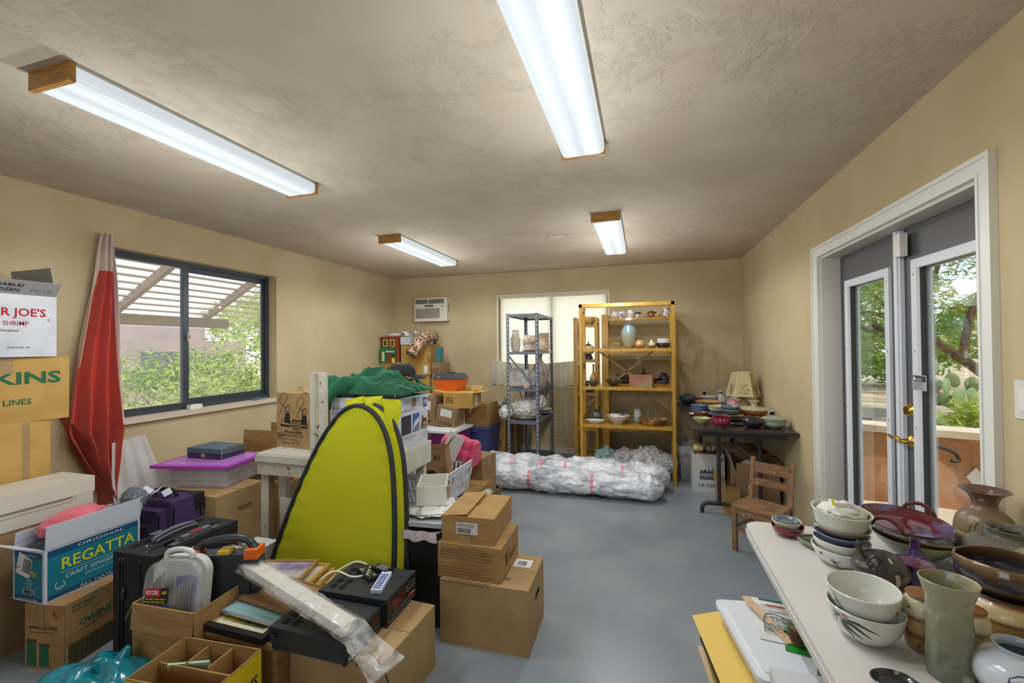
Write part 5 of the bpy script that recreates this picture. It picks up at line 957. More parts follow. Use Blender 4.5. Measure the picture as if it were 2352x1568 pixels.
# ---- white painted workbench
bench=root('workbench',(-1.935,2.535,0),0,'chippy white-painted wooden workbench with a tall corner post','workbench')
wp=mat('chipped_white_paint',(206,202,188),r=.6,c2=(188,182,164),ns=6,bump=.35,bs=22); 
n=wp.node_tree.nodes; l=wp.node_tree.links; b_=n['Principled BSDF']; cur=b_.inputs['Base Color'].links[0].from_socket
tx=n.new('ShaderNodeTexNoise'); tx.inputs['Scale'].default_value=26; tx.inputs['Detail'].default_value=6; co=n.new('ShaderNodeTexCoord'); l.new(co.outputs['Object'],tx.inputs[0]); rp=n.new('ShaderNodeValToRGB'); rp.color_ramp.elements[0].position=.665; rp.color_ramp.elements[1].position=.68; l.new(tx.outputs[0],rp.inputs[0]); mx=n.new('ShaderNodeMixRGB'); l.new(rp.outputs[0],mx.inputs[0]); l.new(cur,mx.inputs[1]); mx.inputs[2].default_value=lin((128,104,74)); l.new(mx.outputs[0],b_.inputs['Base Color'])
X0,X1,Y0,Y1=-.47,.46,-.32,.31
MB().box(X0,X1,Y0,Y1,.722,.75,0,.003).build('bench_top',[wp],bench); b=MB(); b.box(X0+.004,X1-.004,Y0-.012,Y0,.70,.742,0,.003); b.build('front_moulding',[wp],bench)
b=MB(); b.box(X0+.006,X1-.006,Y0+.004,Y0+.03,.615,.7215,0,.003); b.build('front_apron',[wp],bench); MB().box(X1-.03,X1-.001,Y0+.031,Y1-.004,.60,.7215,0,.003).build('end_apron',[wp],bench); MB().box(X0+.001,X0+.03,Y0+.031,Y1-.004,.63,.7215,0,.003).build('end_apron',[wp],bench)
bw=mat('raw_edge_wood',(150,116,76),r=.8)
for x,y in ((-.435,-.265),(-.36,-.20),(.40,-.26),(.41,.25),(-.43,.26)): 
    lg=MB().box(x-.03,x+.03,y-.02,y+.02,0,.614,0,.003).build('leg',[wp],bench)
MB().box(-.402,-.398,-.285,-.245,0,.61).build('edge_strip',[bw],bench)
MB().box(-.30,-.02,-.298,-.28,.05,.47,0,.003).build('side_panel',[wp],bench); MB().box(-.312,-.30,-.30,-.278,.05,.47,0,.001).build('edge_strip',[bw],bench)
b=MB(); b.box(-.045,.045,-.022,.0,0,1.275,0,.004,T=TR(.06,-.336,0)); b.box(-.045,-.012,-.05,-.022,0,1.275,0,.004,T=TR(.06,-.336,0)); b.build('corner_post',[wp],bench)
# adjust: post stands at the bench front
# used moving box with boots printed on it
bk=MB
bt=[]
def boot(x,y,s,m=ink):
    o=[('p',[(x,y),(x+.10*s,y-.003*s),(x+.10*s,y+.012*s),(x,y+.014*s)],m),('l',[(x+.005*s,y+.016*s),(x+.02*s,y+.05*s),(x+.045*s,y+.055*s),(x+.05*s,y+.13*s),(x+.085*s,y+.15*s),(x+.09*s,y+.05*s),(x+.10*s,y+.015*s)],.004,m),('p',[(x+.045*s,y+.05*s),(x+.06*s,y+.10*s),(x+.09*s,y+.09*s),(x+.095*s,y+.02*s),(x+.03*s,y+.03*s)],m)]
    for i in range(4): o.append(('l',[(x+.04*s,y+(.06+.02*i)*s),(x+.075*s,y+(.07+.02*i)*s)],.003,m))
    o+= [('l',catmull([(x+.05*s,y+.13*s),(x-.01*s,y+.17*s),(x+.03*s,y+.23*s),(x+.07*s,y+.20*s),(x+.02*s,y+.13*s),(x-.02*s,y+.07*s)],5),.0025,m)]; return o
carton((-2.115,2.365),-8,.32,.28,.751,.365,'used moving box printed with boots and phone number on the white bench',mt=cardl,open_=[('F',-88,.13),('B',-80,.13),('R',-70,.1)],
 prints={'F':boot(.04,.14,1)+boot(.21,.14,.9)+[('p',[(.165,.125),(.235,.125),(.235,.165),(.16,.165)],ink),('r',.155,.145,.25,.19,ink),('t','XPRESS',.17,.128,.02,cardl,.07,.02),('t','BOXES',.165,.152,.03,cardl,.08,.03),('t','800-466-8844',.08,.098,.018,ink,.17,.015),('r',.013,.072,.06,.093,ink),('t','FREE',.018,.077,.013,cardl,.036,.02),('t','DELIVERY & RECYCLE',.063,.075,.016,ink,.2,.005),('t','LOW-COST PACKING',.013,.048,.014,inkb,.2,.005),('t','USED BOXES - 25%',.055,.024,.014,inkb,.18,.005)],
 'R':[('t','STOP',.02,.27,.02,ink,.05,.02),('t','BOSTON',.02,.245,.02,ink,.06,.02)]+boot(.02,.1,1.0)})
# printer carton
HPm=mat('printer_carton_white',(208,210,222),r=.45,c2=(200,202,214),ns=3)
hpc=carton((-1.515,2.475),0,.53,.39,.751,.336,'white printer carton on the bench with photos printed on its side',mt=HPm,
 prints={'F':[('t','hp officejet 5510',.02,.255,.020,blue_i,.16,.003)]+scrib(.02,.225,.12,.02,grey_i,3,2)+[('r',.02,.05,.12,.19,mat('salmon_print',(206,128,104),r=.5)),('r',.13,.05,.22,.19,mat('photo_grey',(110,120,140),r=.5))],
  'R':[('t','hp officejet',.02,.30-.06,.022,grey_i,.13,.003),('t','5510',.155,.24,.026,grey_i,.05,.004),('r',.325,.245,.375,.31,navy_i),('c',.35,.278,.019,HPm),('t','hp',.338,.27,.018,navy_i,.024,.02),
   ('r',.03,.09,.155,.215,mat('photo_dark',(52,56,66),r=.4)),('r',.175,.09,.265,.215,mat('photo_blue',(70,104,170),r=.4)),('p',[(.175,.11),(.265,.15),(.265,.185),(.20,.16)],HPm),('p',[(.175,.09),(.265,.09),(.265,.13),(.19,.11)],grey_i),
   ('r',.285,.09,.375,.215,mat('photo_sky_white',(200,206,214),r=.4)),('r',.285,.09,.375,.125,mat('photo_grass',(120,136,70),r=.4)),('p',[(.295,.12),(.30,.165),(.31,.19),(.32,.185),(.33,.165),(.36,.165),(.372,.15),(.37,.11),(.362,.11),(.36,.135),(.325,.135),(.315,.10),(.305,.10)],mat('photo_horse_brown',(110,60,34),r=.4))]+scrib(.03,.055,.2,.025,grey_i,3,8)+scrib(.28,.03,.09,.045,grey_i,6,9)+[('r',.03,.035,.25,.037,grey_i),('r',.03,.02,.25,.022,grey_i)]})
for i,(x,y,c_,rz,w_) in enumerate(((-1.70,2.66,(206,232,232),-.12,.26),(-1.66,2.68,(150,206,206),-.2,.24))):
    o=MB().box(-w_,w_-.02,-.13,.13,0,.0018).build('card_sheet',[mat('sheet%d'%i,c_,r=.6)],None,loc=(x,y,1.0885+i*.002)); o.rotation_euler=(0,0,rz); tag(o,['pale blue card sheet projecting from under the green robe','thin turquoise card sheet on the pale blue one under the robe'][i],'card sheet')
o=root('metal_case',(-1.66,2.57,1.093),rad(-2),'slim grey metal case under the green robe on the printer carton','case'); MB().box(-.17,.14,-.075,.075,0,.024,0,.003).build('body',[mat('dark_green_metal',(84,96,88),r=.35,metal=.5)],o); MB().lathe([(0,0),(.008,0),(.008,.003),(0,.003)],12,0,TR(.115,-.0752,.012,PI/2,0,0)).build('rivet',[chrome],o)
# green velvet robe
gv=mat('green_velvet',(18,92,60),r=.85,c2=(10,66,44),ns=5,sheen=1,bump=.2,bs=60)
n=gv.node_tree.nodes; n['Principled BSDF'].inputs['Sheen Tint'].default_value=lin((90,190,130)); n['Principled BSDF'].inputs['Sheen Roughness'].default_value=.35
rb=root('velvet_robe',(-1.76,2.66,1.117),0,'crumpled green velvet robe heaped on the printer carton','robe')
def rf(u,v):
    x=-.33+.62*u; y=-.21+.44*v; q=math.sin(PI*u)**.45*math.sin(PI*v)**.5
    r1=abs(nz(u*3.2+v*1.5,v*2.2,3)); r2=abs(nz(u*6+1-v*2.4,v*4,8)); r3=nz(u*13,v*7-u*4,4)
    env=.60+.4*math.sin(PI*(u*.8+.15))
    return (x+.02*r3,y+.02*nz(u*5,v*5,9),q*(.165*env)*(1.1-1.0*r1-.45*r2)+.012*r3*q)
b=MB(); b.grid(110,70,rf); b.build('robe_body',[gv],rb,80,solid=-.006)
b=MB(); b.tube(catmull([(.0,-.03,.03),(-.12,-.13,.055),(-.22,-.19,.035),(-.255,-.235,-.005),(-.262,-.248,-.05)],7),[.05,.052,.054,.056,.058,.06,.062,.062,.062,.062,.06,.058,.056,.054,.052,.050,.048,.046,.044,.042,.041,.040,.04,.04,.04,.038,.036,.035,.034][:29],16)
for v in b.bm.verts: v.co+=Vector((nz(v.co.x*14,v.co.y*14,v.co.z*14),nz(v.co.x*14+5,v.co.y*14,v.co.z*14),nz(v.co.x*14,v.co.y*14+5,v.co.z*14)))*.02
sl_=b.build('sleeve',[gv],rb,80)
MB().tube([(-.262,-.25,-.045),(-.257,-.262,-.10)],[.036,.034],16).build('cuff',[mat('dark_green_knit',(8,52,38),r=.95,bump=.5,bs=150)],sl_)
b=MB().blob((-.33,-.10,.05),(.075,.06,.055),bagfn(21,.4,2.6),4); b.build('second_sleeve',[gv],rb,80)
MB().lathe([(0,0),(.012,0),(.012,.003),(0,.004)],14,0,TR(.285,-.06,.075,PI/2,0,.6)).build('button',[chrome],rb)
cpx=root('baseball_cap',(-1.69,2.80,1.215),rad(20),'black baseball cap resting on the green robe','cap')
kc=mat('black_cap_cloth',(34,35,38),r=.9,bump=.3,bs=200); MB().lathe(shell([(.088,0),(.09,.02),(.082,.055),(.05,.082),(.01,.088)],.002)[:30],32,sx=1.15,sy=.92).build('crown',[kc],cpx)
b=MB(); b.grid(16,8,lambda u,v:((.088+.075*v)*math.cos((u-.5)*1.9)*1.15,(.085+.06*v*.4)*math.sin((u-.5)*1.9)*1.05,-.0-.025*v*v+.012*math.cos((u-.5)*3)),0); b.build('brim',[kc],cpx,60,solid=.003)
# ---- yellow pop-up tent shape leaning on the bench
yt=root('popup_net',(-1.51,1.94,0),0,'tall folded yellow pop-up shelter with black hoop rims leaning on the bench','pop-up tent')
yf=cloth_tl('yellow_nylon',(206,208,28),tl=.35); yb_=mat('black_rim_tape',(30,32,36),r=.6,bump=.2,bs=200)
hoop=[(-.45,-.03),(-.43,.25),(-.39,.42),(-.325,.62),(-.245,.82),(-.165,.97),(-.06,1.085),(.06,1.10),(.17,1.02),(.245,.86),(.29,.62),(.315,.35),(.325,.10),(.325,-.03)]
hp_=catmull(hoop,5)
def hy(z,k=0): return -.10+.19*z/1.1+k
def ring(dx,dy,s=1.0): return [(x*s+dx,hy(z,dy),max(z,.012)) for x,z in hp_]
def tfn(off,bulge):
    def f(u,v):
        k=v*(len(hp_)/2-.501); n_=len(hp_); i=int(k); t=k-i; a=hp_[i];a2=hp_[min(i+1,n_-1)]; c_=hp_[n_-1-i]; c2=hp_[n_-1-min(i+1,n_-1)]
        L_=(a[0]+(a2[0]-a[0])*t,a[1]+(a2[1]-a[1])*t); R_=(c_[0]+(c2[0]-c_[0])*t,c_[1]+(c2[1]-c_[1])*t)
        x=L_[0]+(R_[0]-L_[0])*u; z=L_[1]+(R_[1]-L_[1])*u
        pk=.006*math.sin(z*70+3*nz(u*3,v*3,1))*max(0,abs(u-.5)*2-.55)+.006*math.sin(u*60)*max(0,v-.78)*4
        return (x+off[0],hy(z,off[1])-bulge*math.sin(PI*u)*math.sin(PI*min(v*.9+.1,1))+pk+.004*nz(u*4,v*5,2),max(z,.012)+off[2])
    return f
b=MB(); b.grid(60,60,tfn((0,0,0),.03)); b.build('front_panel',[yf],yt,80)
MB().tube(ring(0,0),.0135,8).build('rim',[yb_],yt)
ring2=[(x+.035,y+.055,z) for x,y,z in ring(0,0)]; MB().tube(ring2,.0135,8).build('rim',[yb_],yt)
b=MB(); R1=ring(0,0); b.grid(len(R1)-1,4,lambda u,v:tuple(Vector(R1[round(u*(len(R1)-1))]).lerp(Vector(ring2[round(u*(len(R1)-1))]),v)+Vector((0,0,.0)))); b.build('side_band',[yf],yt,80)
b=MB(); b.grid(60,50,lambda u,v:tuple(Vector(tfn((.035,.06,0),-.02)(u,v)))); b.build('back_panel',[yf],yt,80)
b=MB(); 
def bf(u,v):
    x=-.13+.36*u; s_=math.sin(PI*u); ztop=1.10+.05*s_**.5+.008*nz(u*5,1,1); zb0=.97+.11*s_
    return (x+.01*nz(u*9,v*3,1),hy(1.05,.03)+.035*math.sin(u*19+v*3)*(.4+v*.6)+.06*v,zb0+(ztop-zb0)*v)
b.grid(70,16,bf); b.build('gathered_fabric',[yf],yt,70,solid=.0015)
b=MB(); b.grid(14,30,lambda u,v:(.17+.14*v**.8+.03*u-.05*(1-v)*u,hy(1.1-.75*v,.06)+.03*math.sin(u*9),1.08-.68*v+.01*(1-v)*u)); b.build('loose_fold',[yf],yt,70)
# ---- trash bin, tray, papers, white box
tbn=root('trash_bin',(-1.10,2.135,0),rad(4),'tall black trash bin with a white liner right of the yellow shelter','trash bin')
MB().taper(.17,.26,.22,.34,0,.49,0,.025,seg=4).build('bin_body',[mat('black_bin_plastic',(26,27,29),r=.45,bump=.15,bs=200)],tbn)
b=MB(); b.grid(72,3,lambda u,v:((.115+.004*math.sin(u*90))*(1 if abs(math.cos(2*PI*u))>.0 else 1)*max(-1,min(1,1.25*math.cos(2*PI*u))),(.175+.004*math.sin(u*70+1))*max(-1,min(1,1.25*math.sin(2*PI*u))),.50-.05*v+.006*math.sin(u*50)*v),wrap=True); ln=b.build('bin_liner',[film('pink_white_liner',(226,212,216),clear=.15,ws=20)],tbn,80)
b=MB(); b.blob((.145,-.06,.468),(.004,.022,.012),sub=2); b.build('red_drawstring',[mat('drawstring_red',(214,40,40),r=.5)],ln)
ty=root('plastic_tray',(-1.115,2.16,.508),rad(4),'grey plastic lid lying on the trash bin','tray'); MB().box(-.125,.125,-.17,.20,0,.012,0,.006,seg=3).build('base',[mat('grey_translucent_lid',(168,174,178),r=.3)],ty); b=MB()
for (a,b1,c_,d_) in ((-.13,.13,-.175,-.163),(-.13,.13,.193,.205),(-.13,-.118,-.163,.193),(.118,.13,-.163,.193)): b.box(a,b1,c_,d_,.0,.024,0,.004)
b.build('rim',[mat('grey_translucent_lid',(0,0,0))],ty)
for i in range(6):
    o=MB().box(-.085,.085,-.12,.12,0,.0018).build('paper_sheet',[mat('loose_%d'%(i%3),[(214,214,212),(178,176,170),(230,230,226)][i%3],r=.8,c2=(150,148,142),ns=30,lo=.6,hi=.62)],None,loc=(-1.145+.01*i,2.17+.008*(i%3),.5335+.0022*i)); o.rotation_euler=(0,0,.15*(i-2.4)); tag(o,['lowest loose printed sheet','second loose sheet from the bottom','third loose sheet','fourth loose sheet','fifth loose sheet','topmost loose sheet'][i]+' on the grey lid under the white open box','paper','loose sheets on the trash bin')
wb_=carton((-1.055,2.20),22,.16,.24,.549,.105,'white open shoebox with envelopes standing on the trash bin papers',mt=mat('cream_card_white',(214,214,204),r=.6),open_=[])
b=MB(); 
for i in range(6): b.box(-.06,.06,-.09+i*.028,-.0885+i*.028,0,.10+.006*(i%2),0,0,TR(0,0,0,.35,0,.05*(i%3)))
for i in range(4): o=MB().box(-.055,.055,-.0008,.0008,0,.085).build('envelope',[paper if i%2 else mat('flyer_pink',(214,190,186),r=.8,c2=(190,120,116),ns=16)],None,loc=(-1.14+.005*i,2.24+.022*i,.556)); o.rotation_euler=(.55,0,.36); tag(o,['nearest','second','third','farthest'][i]+' of the envelopes tucked in the white open box','envelope','envelopes in the white open box')
# ---- amazon box, basket, blanket
bs=root('laundry_basket',(-1.60,3.23,.205),rad(-1),'white slotted laundry basket behind the bench end','laundry basket'); bm_=mat('white_basket_plastic',(216,220,230),r=.35)
W0,D0,W1,D1,HH=.28,.46,.36,.58,.25
b=MB(); b.box(-W0/2,W0/2,-D0/2,D0/2,0,.006,0,.002); b.build('basket_floor',[bm_],bs)
def bside(sgn,axis):
    b=MB(); n_=15; L0,L1=(D0,D1) if axis=='x' else (W0,W1); n_=15 if axis=='x' else 9
    def pt(s_,z): 
        k=z/HH; L=L0+(L1-L0)*k; off=(W0+(W1-W0)*k)/2 if axis=='x' else (D0+(D1-D0)*k)/2
        return (sgn*off,(s_-.5)*L,z) if axis=='x' else ((s_-.5)*L,sgn*off,z)
    def q(a,b2,z0_,z1_): b._add([pt(a,z0_),pt(b2,z0_),pt(b2,z1_),pt(a,z1_)],[(0,1,2,3)])
    for z0_,z1_ in ((0,.025),(.105,.125),(.205,.25)): q(0,1,z0_,z1_)
    for i in range(n_+1):
        for z0_,z1_ in ((.025,.105),(.125,.205)):
            a=max(0,(i-.22)/n_);c2=min(1,(i+.22)/n_); q(a,c2,z0_,z1_)
    bmesh.ops.remove_doubles(b.bm,verts=b.bm.verts,dist=1e-5); b.build('basket_side',[bm_],bs,solid=.004)
for s_ in (-1,1): bside(s_,'x'); bside(s_,'y')
b=MB(); k=.004; P_=[(-W1/2-k,-D1/2-k),(W1/2+k,-D1/2-k),(W1/2+k,D1/2+k),(-W1/2-k,D1/2+k)]; b.tube([(x,y,HH) for x,y in P_],.008,8,closed=True); b.build('basket_rim',[bm_],bs)
az=carton((-1.44,3.07),9,.235,.12,.35,.285,'open brown shipping box with smile-arrow tape in the laundry basket',mt=mat('brown_kraft_dark',(158,124,84),r=.85,c2=(146,112,72),ns=8),ry=-7,open_=[('F',6,.03),('L',-4,.08),('R',45,.09)],
 prints={'F':[('t','A1',.135,.195,.045,ink,.05,.01),('r',.13,.01,.20,.06,ink),('t','amazon',.136,.033,.016,cardl,.058,.02),('l',catmull([(.145,.027),(.165,.018),(.185,.027)],4),.003,cardl),('r',.06,.085,.135,.12,ink),('l',[(.19,.10),(.19,.13)],.004,ink),('p',[(.183,.125),(.197,.125),(.19,.138)],ink),('l',[(.212,.10),(.212,.13)],.004,ink),('p',[(.205,.125),(.219,.125),(.212,.138)],ink),('r',.185,.093,.22,.096,ink)]})
o=MB().box(-.075,.075,-.002,.002,-.10,.10).build('white_card',[paper],None,loc=(-1.50,3.42,.62)); o.rotation_euler=(rad(-12),rad(22),rad(-10)); tag(o,'white card sticking up between the brown shipping box and the pink blanket','card'); o.location=(-1.53,3.33,.60)
bk_=root('fleece_blanket',(-1.57,3.58,.40),rad(-14),'rolled hot pink blanket stuffed above the laundry basket','blanket')
pf=mat('hot_pink_fleece',(206,40,92),r=.95,sheen=.6,bump=.3,bs=90)
b=MB()
for i,(y,z,r_) in enumerate(((0,.07,.085),(.01,.15,.07))):
    pts=catmull([(-.19,y+.03,z),(-.05,y,z+.02),(.10,y-.01,z),(.19,y-.02,z-.02)],6); b.tube(pts,[r_*(.9+.1*math.sin(k)) for k in range(len(pts))],20)
for v in b.bm.verts: v.co+=Vector((0,nz(v.co.x*8,v.co.y*9,v.co.z*9),nz(v.co.x*8+4,v.co.y*9,v.co.z*9)))*.018
b.build('folded_fleece',[pf],bk_,80)
MB().box(-.15,.15,-.15,.15,-.4,-.03,0,.01).build('packing_under',[cardd],None,loc=(0,0,0)).parent=bk_
bpy.data.objects['packing_under'].parent=None; o=bpy.data.objects['packing_under']; o.name='cardboard_box_low'; bpy.data.objects.remove(o)
carton((-1.42,3.72),-10,.34,.26,0,.40,'box beneath the pink blanket',mt=cardd)
carton((-1.36,3.36),-2,.34,.44,0,.20,'low carton beneath the laundry basket',mt=card,prints={'R':[('r',.02,.02,.06,.03,inkb)]})
oc=carton((-1.24,3.28),-6,.105,.34,0,.17,'open brown carton with newspapers right of the laundry basket',mt=cardd,open_=[('R',35,.08),('F',15,.05)])
o=MB().blob((0,0,0),(.05,.13,.05),bagfn(12,.3,3),4).build('newspaper_wad',[mat('newsprint2',(206,202,190),r=.9,c2=(120,150,110),ns=12,lo=.6,hi=.64)],None,70,loc=(-1.29,3.46,.15)); tag(o,'crumpled newspaper in the open carton right of the basket','newspaper')
# ---- three stacked boxes in front
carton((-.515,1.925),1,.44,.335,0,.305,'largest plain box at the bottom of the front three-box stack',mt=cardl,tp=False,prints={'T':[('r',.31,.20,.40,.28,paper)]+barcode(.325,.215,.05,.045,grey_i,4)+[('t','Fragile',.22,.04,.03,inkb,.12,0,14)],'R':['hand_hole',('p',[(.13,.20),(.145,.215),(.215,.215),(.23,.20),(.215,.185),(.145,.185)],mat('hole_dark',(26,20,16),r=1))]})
PT=inkb
carton((-.650,1.944),1,.325,.305,.3055,.163,'middle box covered in fine brown print in the front three-box stack',mt=card,prints={'F':[('t','Quality You Can Trust',.11,.143,.009,PT,.1,.0)]+scrib(.02,.105,.28,.035,PT,4,21)+[('t','IMPORTANT NOTE ABOUT THIS PRODUCT',.09,.085,.008,PT,.16)]+scrib(.02,.015,.28,.06,PT,6,22),'R':[('r',.07,.05,.10,.11,PT),('r',.12,.07,.26,.078,PT),('r',.12,.055,.24,.061,PT)]})
carton((-.690,1.966),3,.27,.34,.469,.125,'small box with barcode label on top of the front three-box stack',mt=card,open_=[('L',-84,.13),('R',-91,.13),('F',-89,.16),('B',-91,.16)],prints={'F':[('r',.075,.045,.185,.10,paper),('t','BLUE HOUR VASE 3',.08,.09,.006,ink,.085)]+scrib(.08,.08,.095,.012,ink,2,3)+barcode(.083,.055,.07,.022,ink,9)+[('r',.105,.0,.155,.044,tape)]})
bx_=bpy.data.objects['cardboard_box']
# ---- foreground box with receivers
carton((-.925,1.37),-3,.42,.395,0,.272,'large plain box in the foreground carrying the two black audio units',mt=cardl,tp=False,prints={'T':['flap_edge',('l',[(.36,.0),(.30,.39)],.003,corr)]})
carton((-1.350,1.335),-2,.30,.38,0,.272,'plain carton under the picture frames in the foreground',mt=card,tp=False)
def av(name,N,yaw,w,d,z0,h,label,txt):
    yaw=rad(yaw);c,s_=math.cos(yaw),math.sin(yaw); cx=N[0]-c*w/2-s_*d/2; cy=N[1]-s_*w/2+c*d/2
    rt=root(name,(cx,cy,z0),yaw,label,'audio unit'); km=mat('black_case_steel',(44,47,54),r=.42,bump=.05,bs=400)
    MB().box(-w/2,w/2-.012,-d/2+.002,d/2-.002,.010,h,0,.003).build('case',[km],rt); MB().box(w/2-.0115,w/2,-d/2,d/2,.006,h+.001,0,.004).build('front_panel',[blackp],rt)
    b=MB()
    for x in (-w/2+.03,w/2-.05):
        for y in (-d/2+.03,d/2-.03): b=MB().lathe([(0,0),(.014,0),(.014,.010),(0,.010)],14,0,TR(x,y,0)).build('foot',[blackp],rt)
    b=MB(); vm=mat('vent_slot_black',(14,15,17),r=.8)
    for k in range(4):
        for j in range(10): b.box(-w/2+.03,-w/2+.055,-d/2+.03+k*.047+j*.0035,-d/2+.032+k*.047+j*.0035,h,h+.0012)
        for j in range(10): b.box(-w/2+.075,-w/2+.10,-d/2+.03+k*.047+j*.0035,-d/2+.032+k*.047+j*.0035,h,h+.0012)
    b.build('vent_slots',[vm],rt); return rt
v1=av('video_recorder',(-1.035,1.325),0,.345,.225,.274,.090,'black video cassette recorder in front, half under the plastic-wrapped bar','vcr')
decal(v1,(.1725,-.1125,0),(0,1,0),(0,0,1),[('t','FUNAI',.015,.010,.016,paper,.06,.03),('t','HQ',.02,.074,.009,grey_i,.018,.01),('r',.05,.045,.15,.082,ink),('r',.01,.032,.21,.034,grey_i),('r',.16,.05,.21,.07,mat('display_dark_red',(60,14,20),r=.2)),('r',.015,.045,.04,.060,darkp)],'front_markings',.0008)
decal(v1,(-.1725,-.1125,0),(1,0,0),(0,0,1),[('r',.012,.055+.007*k,.045,.058+.007*k,mat('vent_slot_black',(0,0,0))) for k in range(4)]+[('r',.018,.063,.028,.066,grey_i),('r',.018,.050,.028,.053,grey_i),('c',.075,.02,.005,mat('vent_slot_black',(0,0,0)))],'side_vents',.0008)
v2=av('stereo_receiver',(-1.015,1.56),2,.33,.25,.274,.112,'black stereo receiver with red display behind the video recorder','receiver'); v2['label']='black stereo receiver with a dark red display, behind the video recorder'
decal(v2,(.165,-.125,0),(0,1,0),(0,0,1),[('r',.04,.045,.14,.09,mat('display_red',(96,14,26),r=.15)),('r',.04,.028,.24,.034,grey_i),('r',.185,.03,.225,.042,mat('orange_mark',(226,84,40),r=.5))]+[('r',.155+.022*i,.08,.17+.022*i,.088,grey_i) for i in range(4)]+[('r',.155+.022*i,.062,.17+.022*i,.07,grey_i) for i in range(4)]+[('r',.01+.02*i,.014,.025+.02*i,.02,grey_i) for i in range(11)],'front_markings',.0008)
def remote(x,y,z,rz,L,w,m,label,bt,rx=0):
    r=root('remote_control',(x,y,z),rad(rz),label,'remote control','remote controls on the audio units',rx=rad(rx)); MB().box(-w/2,w/2,-L/2,L/2,0,.016,0,.004).build('body',[m],r); k=0
    b=MB()
    for i in range(3):
        for j in range(7): 
            k+=1; b.box(-w/2+.006+i*(w-.012)/3+.002,-w/2+.006+(i+1)*(w-.012)/3-.002,-L/2+.012+j*(L-.03)/7,-L/2+.012+j*(L-.03)/7+.008,.016,.0185,k%len(bt),.0005)
    b.build('button_pad',bt,r)
remote(-1.11,1.665,.3875,15,.15,.045,mat('remote_white',(196,206,224),r=.4),'white remote control with blue buttons lying on the stereo receiver',[blue_i])
remote(-1.215,1.71,.3875,60,.13,.045,blackp,'black remote control with coloured buttons on the stereo receiver',[darkp,green_i,mat('button_tan',(180,140,90),r=.5),paper])
remote(-1.17,1.765,.3875,75,.09,.05,blackp,'small square black remote control behind the white one',[greyp])
# plastic-wrapped long bar
pw=root('wrapped_bar',(-1.44,1.50,.40),0,'long white bar in crinkled clear plastic lying across the video recorder','wrapped bar')
A=Vector((-1.86,1.565,.475)); B2=Vector((-1.025,1.335,.415)); O_=Vector((-1.44,1.50,.40))
b=MB(); b.bar(tuple(A-O_),tuple(B2-O_),.062,.036,0,.004); b.build('white_bar',[mat('bar_cream',(214,210,196),r=.5)],pw)
def pf_(u,v):
    p=A.lerp(B2,(u*1.30-.07)); th=2*PI*v; dr=(B2-A).normalized(); sd=dr.cross(Vector((0,0,1))).normalized(); up=sd.cross(dr)
    e=1; rr=.048+.012*nz(u*14,math.cos(th)*2,math.sin(th)*2)+.008*abs(nz(u*40,math.cos(th)*4,math.sin(th)*4)); rz_=.030
    if u>.87: rr*=1+.4*(u-.87)/.13; rz_*=max(.12,1-(u-.87)/.08)
    if u<.07: rz_*=.2+.8*u/.07
    q=p+sd*math.cos(th)*rr*1.05+up*math.sin(th)*(rz_+.008*nz(u*18,v*9,3))
    if u>.85: q.z-=(u-.85)*.42
    return tuple(q-O_)
MB().grid(130,28,pf_).build('plastic_sleeve',[film('crinkled_clear_sleeve',(226,228,228),clear=.78,r=.08,ws=12,bump=.45)],pw,70)
# cables
MB_c=MB().tube(catmull([(-1.38,1.60,.40),(-1.33,1.64,.425),(-1.26,1.66,.40),(-1.22,1.70,.392)],6),.0045,8).build('cable',[offw],None); tag(MB_c,'white cable looping behind the wrapped bar','cable')
o=MB().tube(catmull([(-1.40,1.72,.37),(-1.33,1.78,.40),(-1.27,1.80,.38),(-1.24,1.76,.392)],6),.004,8).build('cable',[offw],None); tag(o,'short white cable end at the foot of the yellow shelter','cable')
o=MB().tube(catmull([(-1.00,1.34,.28),(-.98,1.36,.33),(-.93,1.38,.276),(-.90,1.39,.20),(-.885,1.395,.08),(-.84,1.38,.005)],6),.003,6).build('cord',[blackp],None); tag(o,'thin black power cord drooping over the foreground box','cord')
o=MB().tube(catmull([(-1.16,1.43,.37),(-1.15,1.38,.375),(-1.09,1.36,.374),(-1.05,1.37,.375)],6),.004,6).build('cord',[blackp],None); tag(o,'looped black cord on top of the video recorder','cord')
# bubble wrap bundle
o=MB().blob((0,0,0),(.085,.085,.065),bagfn(31,.25,3),4).build('bubble_wrap',[film('bubble_film',(220,224,228),clear=.25,ws=60,bump=1)],None,70,loc=(-.80,1.30,.12)); tag(o,'ball of bubble wrap on the floor at the lower picture edge','bubble wrap'); o.location=(-.755,1.395,.062)
# ---- picture frames
def frame(x,y,z,rz,w,h,fw_,fm,img,label,grp='framed pictures piled on the foreground boxes',mt_=None,th=.018,rx=0):
    r=root('picture_frame',(x,y,z),rad(rz),label,'picture',grp,rx=rad(rx)); b=MB()
    for a in ((-w/2,w/2,-h/2,-h/2+fw_),(-w/2,w/2,h/2-fw_,h/2),(-w/2,-w/2+fw_,-h/2+fw_,h/2-fw_),(w/2-fw_,w/2,-h/2+fw_,h/2-fw_)): b.box(*a,0,th,0,.002)
    b.build('frame',[fm],r); 
    if mt_: MB().box(-w/2+fw_,w/2-fw_,-h/2+fw_,h/2-fw_,.002,th*.5,0).build('mount',[mt_],r); k=fw_+.035; MB().box(-w/2+k,w/2-k,-h/2+k,h/2-k,th*.5,th*.5+.001).build('picture',[img],r)
    else: MB().box(-w/2+fw_,w/2-fw_,-h/2+fw_,h/2-fw_,.002,th*.6,0).build('picture',[img],r)
    return r
gold=mat('gilt_frame',(196,156,84),r=.35,metal=.3); wd=mat('light_wood_frame',(196,164,110),r=.5); bl_=mat('black_frame',(28,27,30),r=.35)
